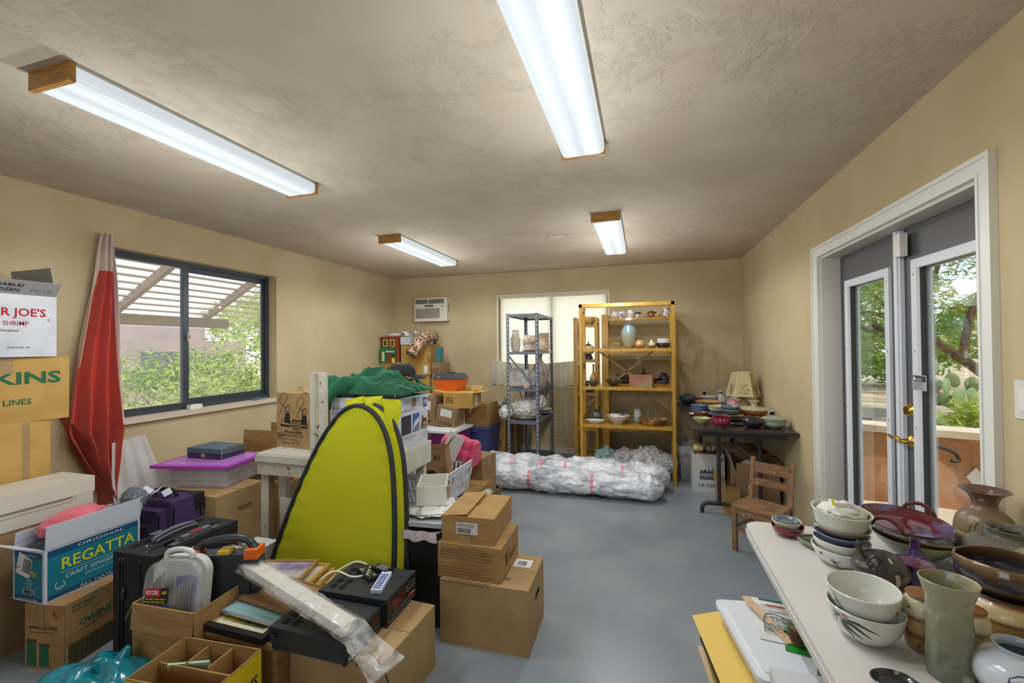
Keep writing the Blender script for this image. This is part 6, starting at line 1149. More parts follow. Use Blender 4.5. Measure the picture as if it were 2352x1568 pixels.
im1=mat('painting_autumn',(196,170,70),r=.4,c2=(96,104,74),ns=9,det=8); im2=mat('painting_blue_streaks',(160,200,206),r=.35,c2=(88,130,120),ns=3,stretch=(1,9,1),det=6); im3=mat('painting_purple_blossom',(110,90,140),r=.35,c2=(206,196,190),ns=7,det=8); cream=mat('cream_mount',(214,208,180),r=.8)
frame(-1.535,1.44,.273,2,.33,.24,.02,wd,mat('dark_print',(80,70,60),r=.5),'light wood frame at the bottom of the picture pile',th=.03)
frame(-1.555,1.425,.304,-1,.34,.24,.026,bl_,im1,'black framed picture with cream mount in the picture pile',mt_=cream,th=.026)
frame(-1.54,1.475,.332,-3,.29,.20,.006,mat('thin_silver_frame',(170,174,176),r=.3,metal=.5),im2,'thin framed pale blue streaky painting on the black framed picture',th=.012)
frame(-1.52,1.54,.346,-6,.30,.20,.008,mat('backing_brown_frame',(150,110,70),r=.6),mat('brown_backing_board',(150,116,80),r=.85),'picture lying face down with brown backing board',th=.012)
frame(-1.60,1.66,.273,20,.36,.22,.02,wd,mat('dark_print',(0,0,0)),'pale wood frame at the back of the picture pile',th=.04)
frame(-1.60,1.69,.314,12,.30,.20,.022,gold,mat('pale_print',(210,200,180),r=.5,c2=(170,150,120),ns=8),'gilt frame, lower of the back pictures',th=.02)
frame(-1.62,1.70,.335,10,.28,.19,.018,gold,mat('pale_print',(0,0,0)),'gilt frame in the middle of the back pictures',th=.018)
frame(-1.665,1.685,.354,16,.26,.18,.014,mat('thin_gilt',(176,140,84),r=.35,metal=.3),im3,'purple blossom painting in a thin gilt frame, on top of the back pictures',th=.014)
carton((-1.44,1.78),8,.36,.05,0,.27,'carton edge behind the picture pile',mt=cardl,tp=False)
# ---- open box with tool cases
ob=carton((-1.685,1.268),3,.315,.30,0,.395,'open box in the foreground holding a drill set and a tool case',mt=card,open_=[('F',175,.10),('L',150,.09)])
dc=root('drill_bit_case',(-1.865,1.315,.30),rad(14),'clear-lidded drill bit case with blue inserts standing in the open box','drill case',rx=rad(-8))
def arch(w,h,r,n=6):
    P_=[(-w/2,0),(w/2,0)]
    for k in range(n+1): a=k*PI/2/n; P_.append((w/2-r+r*math.cos(a),h-r+r*math.sin(a)))
    for k in range(n+1): a=PI/2+k*PI/2/n; P_.append((-w/2+r+r*math.cos(a),h-r+r*math.sin(a)))
    return P_
TX=Matrix.Rotation(PI/2,4,'X')
MB().prism(arch(.23,.265,.07),-.05,-.012,0,.006,TX).build('back_shell',[mat('milky_case',(206,208,204),r=.4)],dc)
b=MB(); b.prism(arch(.226,.26,.07),.006,.034,0,.006,TX); b.build('clear_lid',[film('clear_lid_film',(220,224,224),clear=.75,r=.08,ws=8,bump=.1)],dc)
b=MB(); b.tube(catmull([(-.055,.0,.262),(-.05,.0,.285),(0,.0,.296),(.05,.0,.285),(.055,.0,.262)],5),.011,8); b.build('handle',[mat('milky_case',(0,0,0))],dc)
bp2=mat('insert_blue',(30,62,150),r=.4); MB().box(-.105,-.02,-.020,-.006,.035,.10,0,.003,T=TR(0,.018,0)).build('insert',[bp2],dc); MB().box(.0,.075,-.006,.008,.06,.19,0,.003).build('insert',[bp2],dc)
b=MB()
for i in range(7): x=-.095+i*.013; b.tube([(x,-.008,.09),(x,-.008,.17+.012*(i%4))],.0042,6)
for i in range(6): x=.008+i*.012; b.tube([(x,-.010,.05),(x,-.010,.15+.008*(i%3))],.0035,6)
for i in range(10): x=-.09+i*.018; b.tube([(x,-.008,.006),(x,-.008,.035)],.003,6)
b.build('drill_bits',[mat('drill_steel',(176,172,164),r=.3,metal=.8)],dc)
decal(dc,(-.113,-.0345,0),(1,0,0),(0,0,1),[('r',.01,.122,.075,.154,mat('ryobi_red',(196,26,40),r=.4)),('t','RYOBI',.014,.130,.017,paper,.05,.03),('r',.075,.12,.108,.156,ink),('t','60',.081,.132,.013,yel_i,.02,.03),('r',.01,.098,.108,.121,ink)]+scrib(.014,.10,.09,.018,yel_i,2,3),'label',.001)
tc_=root('power_tool_case',(-1.83,1.475,.30),rad(22),'black power tool case with orange latches standing in the open box','tool case'); km=mat('case_black_plastic',(46,49,54),r=.38)
MB().box(-.15,.17,-.035,.035,0,.225,0,.025,seg=4).build('shell',[km],tc_)
b=MB(); b.tube(catmull([(-.10,0,.21),(-.085,0,.255),(-.03,0,.275),(.04,0,.285),(.10,0,.28),(.135,0,.25),(.14,0,.205)],6),[.022]*6+[.017]*25+[.024]*6,12); b.build('handle',[km],tc_)
for x in (-.105,.145): MB().box(x-.028,x+.028,-.044,.03,.205,.245,0,.008,seg=3).build('latch',[orangep],tc_)
MB().box(-.0,.05,-.03,.02,.225,.24,0,.003).build('yellow_insert',[mat('caution_yellow',(220,180,40),r=.5)],tc_); b=MB()
for i in range(3): b.box(-.125+i*.014,-.119+i*.014,-.0455,-.0435,.21,.24)
b.build('latch_ribs',[mat('dark_orange',(150,64,20),r=.5)],tc_)
MB().box(-.12,.14,-.041,-.034,.05,.15,0,.012,seg=3).build('raised_panel',[km],tc_)
tc_.location=(-1.80,1.475,.215); dc.location.z=.29; tc_.location.z=.30
o=MB().box(-.08,.08,-.05,.05,0,.35,0,.004).build('foam_block',[mat('white_foam',(214,218,214),r=.7)],None,loc=(-2.13,1.99,0)); o.scale=(1,1,.88); tag(o,'white foam block behind the black suitcase','foam block')
heap('crumpled_bag',(-1.91,2.0,.36),(.07,.05,.07),17,fb,'crumpled white bag behind the tool case at the bench leg','bag').location.z=.055
carton((-1.85,2.10),0,.16,.16,0,.0+.30,'carton holding the crumpled white bag by the bench leg',mt=cardd,tp=False); bpy.data.objects['crumpled_bag'].location=(-1.92,2.10,.37)
# ---- divided yellow-printed carton
dv=root('divided_carton',(-1.525,1.155,0),rad(4),'open divided carton with yellow printed outside in the foreground','box'); yc=mat('carton_yellow',(216,190,28),r=.5)
w,d,h,t=.34,.22,.315,.005
def wl(a,b_,c_,d_,z1_,nm='side_wall',m=(card,)): return MB().box(a,b_,c_,d_,.004,z1_,0).build(nm,list(m),dv)
wl(-w/2,w/2,d/2-t,d/2,h); wl(-w/2,-w/2+t,-d/2,d/2-t,h); wl(-w/2+t,w/2,-d/2,-d/2+t,h); wl(w/2-t,w/2,-d/2+t,d/2-t,h); MB().box(-w/2,w/2,-d/2,d/2,0,.004).build('base',[card],dv)
MB().box(-w/2+t,w/2-t,-.003,.003,.02,h-.02,0).build('divider',[card],dv); MB().box(.045,.051,.0035,d/2-t-.001,.02,h-.01,0).build('divider',[card],dv); MB().box(-.06,-.054,.0035,d/2-t-.001,.02,h-.015,0).build('divider',[card],dv)
decal(dv,(w/2,-d/2,0),(0,1,0),(0,0,1),[('r',.001,.002,d-.001,h-.004,yc),('c',.05,.12,.05,blue_i),('t','TEN',.02,.12,.02,yel_i,.06,.02),('t','YAMS',.10,.2,.04,ink,.10,.02)],'printed_side')
decal(dv,(-w/2,-d/2,0),(1,0,0),(0,0,1),[('r',.001,.002,w-.001,h-.004,yc),('t','VALLEY',.14,.20,.05,mat('maroon_ink',(120,40,30),r=.6),.18,.03),('t','organic sweet',.16,.265,.02,ink,.14,0)]+scrib(.05,.28,.2,.02,ink,2,4),'printed_side')
for i,(x,y,c_,c2,rz,lb) in enumerate(((-1.60,1.215,(150,196,190),(220,220,120),.4,'pale green magazine standing in the divided carton'),(-1.55,1.10,(150,100,70),(110,70,56),-.3,'brown marbled folder standing in the divided carton'))):
    o=MB().box(-.07,.07,-.004,.004,0,.28-.02*i).build('magazine',[mat('mag%d'%i,c_,r=.4,c2=c2,ns=6)],None,loc=(x,y,.02)); o.rotation_euler=(rad(10),0,rz); tag(o,lb,'magazine')
# teal plastic bag
tl=mat('glossy_teal_plastic',(10,142,158),r=.18,c2=(4,116,134),ns=5,coat=.6,bump=.5,bs=12,bdist=.02)
b=MB()
def tb_(u,v):
    a=2*PI*u; r=1-v; k=1+.25*nz(math.cos(a)*1.2,math.sin(a)*1.2,v*2+3)
    z=.215*math.sin(PI/2*v**.8)*(1+.2*nz(math.cos(a)*1.3,math.sin(a)*1.3,v*2))+.03*abs(nz(u*12,v*3,1))*math.sin(PI*v)
    return (.22*math.cos(a)*(math.cos(PI/2*v)**.6)*k,.16*math.sin(a)*(math.cos(PI/2*v)**.6)*k,max(z,0))
b.grid(90,40,tb_,wrap=True); b.tube(catmull([(.05,.04,.18),(.065,.06,.225),(.08,.07,.265)],4),[.045,.04,.035,.03,.024,.02,.014,.01,.004],12)
for v in b.bm.verts: v.co+=v.co.normalized()*.018*abs(nz(v.co.x*14,v.co.y*14,v.co.z*14))
o=b.build('teal_plastic_bag',[tl],None,80,loc=(-2.02,1.13,0)); tag(o,'shiny teal plastic bag on the floor in the lower left foreground','bag')
# ================================================================== WHITE TABLE ON THE RIGHT
tt_=root('folding_table',(.742,.96,0),0,'white plastic folding table along the right wall covered with pottery','table'); tpm=mat('table_white_plastic',(206,202,196),r=.5,bump=.06,bs=350)
def rrect(x0,x1,y0,y1,r,n=6):
    P_=[]
    for cx,cy,a0 in ((x1-r,y1-r,0),(x0+r,y1-r,90),(x0+r,y0+r,180),(x1-r,y0+r,270)):
        for k in range(n+1): a=rad(a0+90*k/n); P_.append((cx+r*math.cos(a),cy+r*math.sin(a)))
    return P_
MB().prism(rrect(-.38,.375,-.915,.915,.06),.700,.74,0,.006).build('table_top',[tpm],tt_)
b=MB(); b.prism(rrect(-.384,.379,-.919,.919,.063),.716,.722,0,.002); b.build('edge_groove',[mat('table_edge_grey',(188,186,182),r=.5)],tt_)
lm=mat('table_leg_grey',(120,122,126),r=.4,metal=.5)
for y in (-.44,.44):
    for x in (-.28,.28): MB().tube([(x,y,.70),(x,y*1.03,.0)],.013,10).build('leg',[lm],tt_)
    MB().tube([(-.28,y,.10),(.28,y,.10)],.010,8).build('stretcher',[lm],tt_)
TZ=.7405
cel=(206,212,200); 
wpm=mat('white_porcelain',(212,214,204),r=.16,coat=.6,c2=(204,206,196),ns=5)
# pair of white bowls with painted leaves
OB=B_bowl(.074,.074,.42)
lb=pot('bowl',(.484,1.205,TZ),OB,wpm,'lower of two nested white bowls, painted with long green leaves and pink blossom','bowl','nested painted bowls',t=.004,seg=64)
drk=mat('leaf_green_paint',(42,66,58),r=.25); pinkp=mat('blossom_pink_paint',(172,120,142),r=.25)
th0=math.degrees(math.atan2(-1.205,-.484))
L_=[]
def lf(a0,z0,a1,z1,a2,z2,w): L_.append([(th0+a0,z0,.0006),(th0+(a0+a1)/2,(z0+z1)/2,w*.8),(th0+a1,z1,w),(th0+(a1+a2)/2,(z1+z2)/2,w*.6),(th0+a2,z2,.0005)])
lf(-38,.056,-25,.040,-2,.022,.007); lf(-38,.055,-15,.050,12,.030,.007); lf(-36,.058,-12,.060,22,.047,.006); lf(-40,.050,-30,.034,-18,.016,.005)
strokes(lb,OB,L_,drk)
strokes(lb,OB,[[(th0-52,.05,.001),(th0-44,.063,.0015),(th0-36,.060,.001)],[(th0-50,.040,.001),(th0-46,.055,.0015),(th0-38,.066,.001)],[(th0-60,.04,.001),(th0-54,.055,.001)]],drk)
strokes(lb,OB,[[(th0-46,.060,.002),(th0-42,.062,.008),(th0-38,.060,.003)],[(th0-36,.066,.002),(th0-30,.067,.007),(th0-24,.066,.002)],[(th0-52,.062,.002),(th0-49,.063,.007),(th0-45,.062,.002)]],pinkp)
ub=pot('bowl',(.484,1.207,TZ+.043),B_bowl(.070,.074,.42),wpm,'upper of two nested white bowls near the table front','bowl','nested painted bowls',t=.004,seg=64,rx=2,ry=-3)
strokes(ub,B_bowl(.070,.074,.42),[[(th0-50,.068,.001),(th0-46,.05,.0025),(th0-34,.034,.0005)],[(th0-52,.045,.0005),(th0-46,.052,.0015),(th0-38,.050,.0005)],[(th0-50,.03,.0005),(th0-40,.036,.0016),(th0-30,.026,.0005)]],drk)
strokes(ub,B_bowl(.070,.074,.42),[[(th0+58,.045,.004),(th0+62,.045,.010),(th0+66,.045,.004)]],mat('brown_spot_paint',(110,70,40),r=.3))
# tall green textured vase
tvg=glaze('tall_celadon',[(0,(96,106,90)),(.5,(126,128,104)),(1,(150,144,114))],.20,.3,14,r=.28,bump=.6,speck=((160,164,140),16,.60))
_bp=[q for q in tvg.node_tree.nodes if q.type=='BUMP'][0]; _bp.inputs['Strength'].default_value=1; _bp.inputs['Distance'].default_value=.012
def tvf(r,z,t):
    k=1+(.05*noise.noise(Vector((math.cos(t)*1.9,math.sin(t)*1.9,z*30)))+.02*noise.noise(Vector((math.cos(t)*5,math.sin(t)*5,z*60))))*(1 if .01<z<.165 else .25); return (r*k,z)
pot('vase',(.590,1.110,TZ),[(.036,0),(.038,.01),(.037,.06),(.036,.12),(.037,.155),(.042,.175),(.048,.196)],tvg,'tall grey-green textured vase in the right foreground','vase',fn=tvf,seg=90,t=.0035,n=10,sx=1.0,sy=.92)
# stack of bowls
pot('bowl',(.578,1.588,TZ),B_bowl(.077,.052,.45),glaze('porcelain_red_dab',[(0,(206,210,202)),(1,(212,214,206))],.05,.1,r=.16,speck=((150,30,60),9,.70)),'bottom bowl of the five-bowl stack, white with red and green painted dabs','bowl','five-bowl stack',seg=56)
strokes(bpy.data.objects['bowl.%03d'%max(int(o.name[5:8]) for o in bpy.data.objects if o.name.startswith('bowl.'))],B_bowl(.077,.052,.45),[[(228,.03,.001),(236,.02,.006),(246,.012,.001)],[(232,.036,.001),(240,.026,.003),(250,.03,.001)],[(205,.042,.002),(209,.04,.008),(213,.038,.002)]],drk)
pot('bowl',(.578,1.586,TZ+.027),B_bowl(.074,.050,.5),wpm,'white bowl second from the bottom of the five-bowl stack','bowl','five-bowl stack',seg=48)
bgz=glaze('blue_bowl_glaze',[(0,(40,62,110)),(.6,(52,78,126)),(1,(120,126,132))],.05,.12,20,r=.15)
pot('bowl',(.577,1.585,TZ+.052),B_flare(.073,.046,.5),bgz,'lower blue glazed bowl in the middle of the five-bowl stack','bowl','five-bowl stack',seg=48)
pot('bowl',(.579,1.583,TZ+.068),B_flare(.073,.050,.5),glaze('dark_blue_bowl_glaze',[(0,(34,44,72)),(.6,(40,56,90)),(1,(136,122,96))],.05,.12,20,r=.15),'upper dark blue glazed bowl with brown rim in the five-bowl stack','bowl','five-bowl stack',seg=48)
pot('bowl',(.575,1.587,TZ+.093),[(.05,0),(.055,.004),(.066,.03),(.072,.055),(.078,.074)],mat('pale_celadon_glaze',(206,212,196),r=.2,coat=.5),'pale celadon bowl on top of the five-bowl stack, holding paper','bowl','five-bowl stack',seg=56,rx=3,ry=3)
b=MB().blob((0,0,0),(.06,.05,.030),bagfn(6,.3,2.2),4); o=b.build('crumpled_paper',[mat('crumpled_print_paper',(218,216,206),r=.8,c2=(206,204,194),ns=8)],None,60,loc=(.582,1.590,TZ+.155)); tag(o,'crumpled printed paper in the top celadon bowl','paper')
decal(o,(-.035,-.045,.020),(1,.05,0),(0,.6,.8),scrib(0,.0,.05,.022,ink,6,5)+[('r',-.012,.005,-.004,.026,yel_i)],'print',.004)
# small red bowl with dishes
pot('bowl',(.483,1.772,TZ),[(.03,0),(.032,.006),(.046,.016),(.050,.026),(.051,.034)],glaze('ruby_glaze',[(0,(150,120,110)),(.2,(122,34,48)),(1,(110,26,40))],.034,.1,r=.14),'small ruby bowl near the table corner with two dishes in it','bowl',fn=lambda r,z,t:(r*(1+.03*math.cos(3*t)),z+(.004*math.cos(3*t) if z>.03 else 0)))
pot('dish',(.481,1.772,TZ+.022),[(.028,0),(.036,.008),(.047,.030)],mat('cream_grey_glaze',(186,184,164),r=.25,coat=.4),'cream dish resting in the small ruby bowl','dish')
pot('dish',(.482,1.772,TZ+.040),[(.024,0),(.030,.006),(.038,.014)],mat('slate_blue_glaze',(74,88,104),r=.2,coat=.5,c2=(110,126,136),ns=16),'slate blue saucer on top of the cream dish','dish')
# square green dish
def sqf(r,z,t): 
    k=1/max(abs(math.cos(t)),abs(math.sin(t)))**.75; return (r*k,z)
pot('dish',(.536,1.688,TZ),[(.022,0),(.026,.006),(.034,.018),(.036,.026)],glaze('jade_olive',[(0,(70,72,46)),(.5,(100,110,84)),(.75,(150,170,146)),(1,(74,70,50))],.026,.2,20,r=.2),'square jade dish beside the five-bowl stack','dish',fn=sqf,rz=28,seg=48)
# platters
pot('platter',(.815,1.692,TZ),[(.045,0),(.05,.008),(.075,.03),(.098,.055),(.108,.070)],glaze('green_brush_bowl',[(0,(150,156,126)),(.6,(134,146,120)),(.85,(160,158,122)),(1,(170,160,110))],.07,.25,9,r=.18,speck=((50,54,60),7,.66)),'wide green bowl with dark brushwork under the two platters','bowl','platters by the glass doors',seg=64)
pot('platter',(.825,1.696,TZ+.062),[(.06,0),(.07,.003),(.105,.012),(.125,.026)],glaze('brown_platter',[(0,(100,78,46)),(.5,(80,62,44)),(.9,(150,124,70)),(1,(156,130,80))],.026,.2,9,r=.16),'brown platter between the green bowl and the red lidded platter','platter','platters by the glass doors',seg=64)
rp_=root('handled_platter',(.785,1.69,TZ+.0885),rad(25),'glossy oxblood red platter with two arched handles on top of the platter pile','platter','platters by the glass doors',rx=rad(4))
oxm=glaze('oxblood_platter',[(0,(96,40,34)),(.5,(104,34,44)),(1,(90,40,40))],.02,.3,9,r=.1,speck=((96,84,120),8,.58))
MB().lathe(shell([(.05,0),(.055,.004),(.085,.010),(.105,.018),(.119,.030)],.005),64).build('plate',[oxm],rp_)
for a in (20,200):
    x,y=.112*math.cos(rad(a)),.112*math.sin(rad(a)); tx_,ty_=-math.sin(rad(a)),math.cos(rad(a))
    MB().tube(catmull([(x-tx_*.04,y-ty_*.04,.026),(x-tx_*.03,y-ty_*.03,.046),(x,y,.058),(x+tx_*.03,y+ty_*.03,.046),(x+tx_*.04,y+ty_*.04,.026)],5),[.006]*21,10).build('handle',[oxm],rp_)
# black bird-like teapot
bj=root('gourd_pot',(.632,1.476,TZ),rad(200),'black gourd-shaped pot with white band and upright stem','pot'); bkg=mat('black_lava_glaze',(44,42,42),r=.3,c2=(78,74,66),ns=16,coat=.5,bump=.5,bs=60)
MB().lathe(catmull([(.028,0),(.045,.008),(.068,.035),(.066,.062),(.04,.085),(.012,.094),(.001,.095)],4),48,sx=1.0,sy=.9).build('body',[bkg],bj)
sb_=catmull([(.02,0),(.045,.008),(.068,.035),(.066,.062),(.04,.085),(.012,.094),(.001,.095)],4)
def band(u,v):
    z=.02+.068*u; r=[q for q in sb_ if q[1]>=z][0][0]*1.012; a=rad(70)+ .16*(v-.5)+.2; return (r*math.cos(a),r*.9*math.sin(a),z+.001)
MB().grid(16,4,band).build('white_band',[mat('band_cream',(190,182,166),r=.4)],bj,80)
MB().tube(catmull([(.045,.0,.072),(.062,.0,.10),(.066,.0,.128)],5),[.013,.013,.012,.011,.010,.009,.008,.007,.006,.005,.003],10).build('stem',[bkg],bj)
MB().tube(catmull([(.03,.03,.085),(.045,.035,.10),(.06,.03,.09),(.062,.025,.072)],4),.004,8).build('loop',[bkg],bj)
# purple bottle and lidded purple jar
ppg=glaze('purple_blue_glaze',[(0,(60,48,110)),(.5,(72,58,128)),(.8,(70,44,86)),(1,(44,38,46))],.12,.2,12,r=.1)
pot('bottle',(.745,1.545,TZ),[(.03,0),(.036,.012),(.036,.045),(.02,.07),(.0125,.085),(.0125,.108),(.016,.112)],ppg,'dark-necked purple bottle behind the lidded purple jar','bottle')
jr=root('lidded_jar',(.715,1.485,TZ),0,'purple jar with wide flat plum lid','jar'); MB().lathe(shell([(.025,0),(.034,.012),(.036,.035),(.028,.055),(.03,.066)],.003),40).build('jar_body',[ppg],jr)
MB().lathe([(0,.066),(.030,.067),(.043,.070),(.044,.073),(.03,.079),(.012,.082),(.008,.085),(.0,.086)],48).build('lid',[mat('plum_lid_glaze',(96,40,60),r=.12,coat=.6,c2=(110,90,130),ns=9)],jr)
# brown jars
stn=glaze('stoneware_bands',[(0,(120,84,40)),(.2,(152,112,56)),(.34,(96,62,32)),(.42,(168,132,76)),(.60,(172,140,86)),(.66,(104,66,36)),(.76,(190,180,148)),(1,(186,176,142))],.11,.05,7,r=.4,speck=((70,46,24),60,.68))
j1=root('brown_jar',(.590,1.200,TZ),0,'banded brown stoneware jar with rusty lid, left of the tall green vase','jar','banded stoneware jars')
MB().lathe(catmull([(.026,0),(.032,.01),(.036,.05),(.036,.09),(.03,.108),(.022,.114)],4)+[(0,.114)],40).build('jar_body',[stn],j1); MB().lathe([(0,.114),(.024,.115),(.030,.118),(.028,.122),(.012,.127),(0,.128)],32).build('lid',[mat('rust_lid',(134,88,50),r=.4,c2=(110,68,38),ns=9)],j1)
j2=root('brown_jar',(.668,1.185,TZ),0,'banded brown stoneware jar mostly hidden by the tall green vase','jar','banded stoneware jars')
for ch in j1.children: c_=ch.copy(); C.objects.link(c_); c_.parent=j2
j2.scale=(.85,.85,.9)
# big striped pot with bowl on it
big=glaze('big_stripes',[(0,(70,46,26)),(.18,(92,64,34)),(.26,(52,34,22)),(.36,(150,116,64)),(.55,(160,128,74)),(.60,(92,58,32)),(.68,(196,176,126)),(.86,(186,164,112)),(.93,(110,70,36)),(1,(80,52,30))],.105,.04,6,r=.32,speck=((84,58,30),50,.66))
pot('crock',(.79,1.29,TZ),[(.055,0),(.066,.008),(.080,.035),(.084,.06),(.078,.085),(.066,.10),(.068,.105)],big,'large brown striped stoneware crock at the right edge','pot',seg=72,t=.006)
dkb=glaze('dark_rim_bowl',[(0,(60,40,26)),(.3,(66,52,44)),(.55,(44,46,62)),(.75,(76,56,36)),(1,(120,100,70))],.068,.25,14,r=.14)
pot('bowl',(.79,1.30,TZ+.107),[(.055,0),(.068,.008),(.082,.03),(.083,.048),(.079,.066)],dkb,'deep dark glazed bowl with uneven rim standing on the striped crock','bowl',seg=72,t=.005,fn=lambda r,z,t:(r*(1+.02*math.sin(3*t+1)),z+.004*math.sin(2*t)*(z/.066)))
# grey lava pot
gv_=mat('grey_lava_glaze',(112,106,92),r=.6,c2=(72,66,56),ns=9,bump=.8,bs=45,bdist=.01,det=8)
n=gv_.node_tree.nodes; l=gv_.node_tree.links; cur=n['Principled BSDF'].inputs['Base Color'].links[0].from_socket; tx=n.new('ShaderNodeTexNoise'); tx.inputs['Scale'].default_value=18; tx.inputs['Detail'].default_value=4; co=n.new('ShaderNodeTexCoord'); l.new(co.outputs['Object'],tx.inputs[0]); rp=n.new('ShaderNodeValToRGB'); rp.color_ramp.elements[0].position=.62; rp.color_ramp.elements[1].position=.65; l.new(tx.outputs[0],rp.inputs[0]); mx=n.new('ShaderNodeMixRGB'); l.new(rp.outputs[0],mx.inputs[0]); l.new(cur,mx.inputs[1]); mx.inputs[2].default_value=lin((160,150,116)); l.new(mx.outputs[0],n['Principled BSDF'].inputs['Base Color'])
pot('pot',(.995,1.60,TZ),[(.06,0),(.08,.01),(.112,.05),(.108,.085),(.07,.115),(.044,.124),(.046,.140),(.052,.146)],gv_,'rough grey round pot with low collar behind the striped crock','pot',seg=64,t=.006)
# flared vase & blue bottle
fvm=glaze('bronze_vase',[(0,(120,106,72)),(.5,(128,112,82)),(.75,(112,84,64)),(1,(84,64,56))],.22,.25,7,r=.42,bump=.7,speck=((160,150,130),50,.68))
fvp=[(.04,0),(.05,.01),(.070,.06),(.071,.10),(.060,.135),(.034,.160),(.030,.175),(.040,.20),(.060,.216)]
fv=pot('vase',(1.02,1.74,TZ),fvp,fvm,'large mottled bronze vase with flared mouth beside the door','vase',seg=64,t=.004)
bpy.data.objects['pot'].location=bpy.data.objects['pot'].location
strokes(fv,fvp,[[(236,.12,.001),(232,.10,.002),(238,.07,.001)],[(228,.13,.001),(222,.11,.002),(226,.08,.001)],[(245,.11,.001),(242,.085,.002),(248,.06,.001)],[(215,.12,.001),(212,.1,.002),(214,.07,.001)]],mat('incised_dark',(52,44,34),r=.8))
pot('bottle',(.975,1.705-.09+.02,TZ),[(.03,0),(.05,.01),(.056,.05),(.045,.085),(.018,.105),(.013,.12),(.014,.135)],glaze('blue_gradient',[(0,(150,130,100)),(.3,(96,116,150)),(.6,(46,74,120)),(.85,(30,50,70)),(1,(70,140,120))],.135,.15,9,r=.12),'blue bottle with broken-edged dark top in front of the bronze vase','bottle',seg=48)
# blue and white pot, brown lid, black dish
bwp=[(.04,0),(.05,.01),(.066,.04),(.062,.07),(.040,.088),(.034,.092),(.035,.102),(.038,.106)]
bw=pot('pot',(.672,1.065,TZ),bwp,glaze('blue_white_porcelain',[(0,(150,176,176)),(.4,(196,206,212)),(.9,(204,210,218)),(1,(170,184,196))],.1,.2,7,r=.14),'blue and white porcelain pot at the lower right corner, cut by the frame','pot',seg=64)
strokes(bw,bwp,[[(225,.07,.001),(238,.078,.0015),(252,.076,.001)],[(222,.06,.001),(238,.07,.0015),(254,.070,.0012)],[(252,.078,.001),(256,.072,.008),(259,.066,.001)],[(250,.070,.001),(255,.074,.007),(262,.076,.001)],[(230,.045,.001),(238,.05,.006),(246,.046,.001)],[(218,.04,.001),(224,.055,.004),(226,.07,.001)]],mat('cobalt_paint',(50,66,104),r=.25))
pot('bowl',(.80,1.17,TZ),[(.03,0),(.04,.006),(.046,.02),(.042,.034)],glaze('brown_spotted',[(0,(120,86,42)),(.5,(160,124,66)),(1,(110,74,38))],.035,.4,24,r=.2),'small spotted brown bowl in front of the striped crock','bowl')
pot('dish',(.470,1.045,TZ),B_plate(.043,.014),glaze('black_gloss',[(0,(30,32,38)),(1,(46,48,54))],.015,.3,24,r=.1,speck=((140,140,130),30,.68)),'shiny black oval dish at the bottom edge of the white table','dish',sx=1.0,sy=.8)
pot('dish',(.54,.98,TZ),B_plate(.05,.016),mat('cream_glaze',(0,0,0)),'cream dish cut off by the bottom edge beside the black dish','dish')
pot('bowl',(.66,1.33,TZ),[(.02,0),(.028,.006),(.036,.02),(.036,.034)],glaze('pinkish_white',[(0,(196,190,186)),(.6,(186,150,160)),(1,(200,196,192))],.035,.2,16,r=.16),'little white bowl with plum patches behind the nested white bowls','bowl')
# ---- things under and beside the white table
ST=root('magazine_stack_board',(.42,1.66,.20),rad(6),'pale wooden board carrying papers and magazines under the white table','board')
ST.name='wooden_board'; MB().box(-.20,.22,-.24,.26,0,.012,0,.002).build('panel',[mat('pale_board_wood',(206,184,146),r=.6)],ST)
carton((.60,1.44),4,.34,.44,0,.199,'low carton under the pale wooden board below the white table',mt=cardl,tp=False)
mc=[(214,176,76),(60,110,60),(196,190,176),(168,130,60),(80,60,50),(220,214,206),(40,90,60),(190,160,90)]
ml=['ochre folder at the bottom of the paper pile','dark green magazine low in the paper pile','grey-white magazine in the paper pile','brown folder in the paper pile','dark brown magazine in the paper pile','white booklet in the paper pile','green magazine above the white booklet','tan folder at the top of the paper pile']
for i in range(8):
    o=MB().box(-.175,.16,-.20,.22,0,.0125,0,.001).build('magazine',[mat('under_mag%d'%i,mc[i],r=.45,c2=tuple(int(x*.8) for x in mc[i]),ns=5)],None,loc=(.42+.012*((i*3)%4-1.5),1.66,.213+.0132*i)); o.rotation_euler=(0,0,rad(6+((i*7)%5-2)*2)); tag(o,ml[i]+' under the white table','magazine','magazines and folders under the white table')
o=MB().box(-.08,.08,-.22,.22,0,.003).build('envelope',[mat('yellow_envelope',(222,188,92),r=.7)],None,loc=(.285,1.71,.335)); o.rotation_euler=(0,rad(-14),rad(8)); tag(o,'long yellow envelope sticking out left of the white plastic bin','envelope')
pbn=root('plastic_bin',(.452,1.685,.325),rad(9),'milky white lidded plastic bin with drawing things on its lid','storage bin',rx=rad(0)); mlk=film('milky_bin',(226,226,218),clear=.12,r=.3,ws=3,bump=.05)
MB().taper(.27,.34,.32,.40,.0,.085,0,.02,seg=3).build('tub',[mlk],pbn); b=MB(); b.prism(rrect(-.17,.17,-.21,.21,.03),.085,.100,0,.004); b.prism(rrect(-.145,.145,-.185,.185,.02),.100,.108,0,.003); b.build('lid',[mat('milky_lid',(222,226,230),r=.3)],pbn)
z_=.325+.110
def flat(nm,x,y,rz,w,d,t,m,label,cat,grp=None,z=None,parts=None):
    o=MB().box(-w/2,w/2,-d/2,d/2,0,t,0,.0006).build(nm,[m],None,loc=(x,y,z)); o.rotation_euler=(0,0,rad(rz)); return tag(o,label,cat,grp)
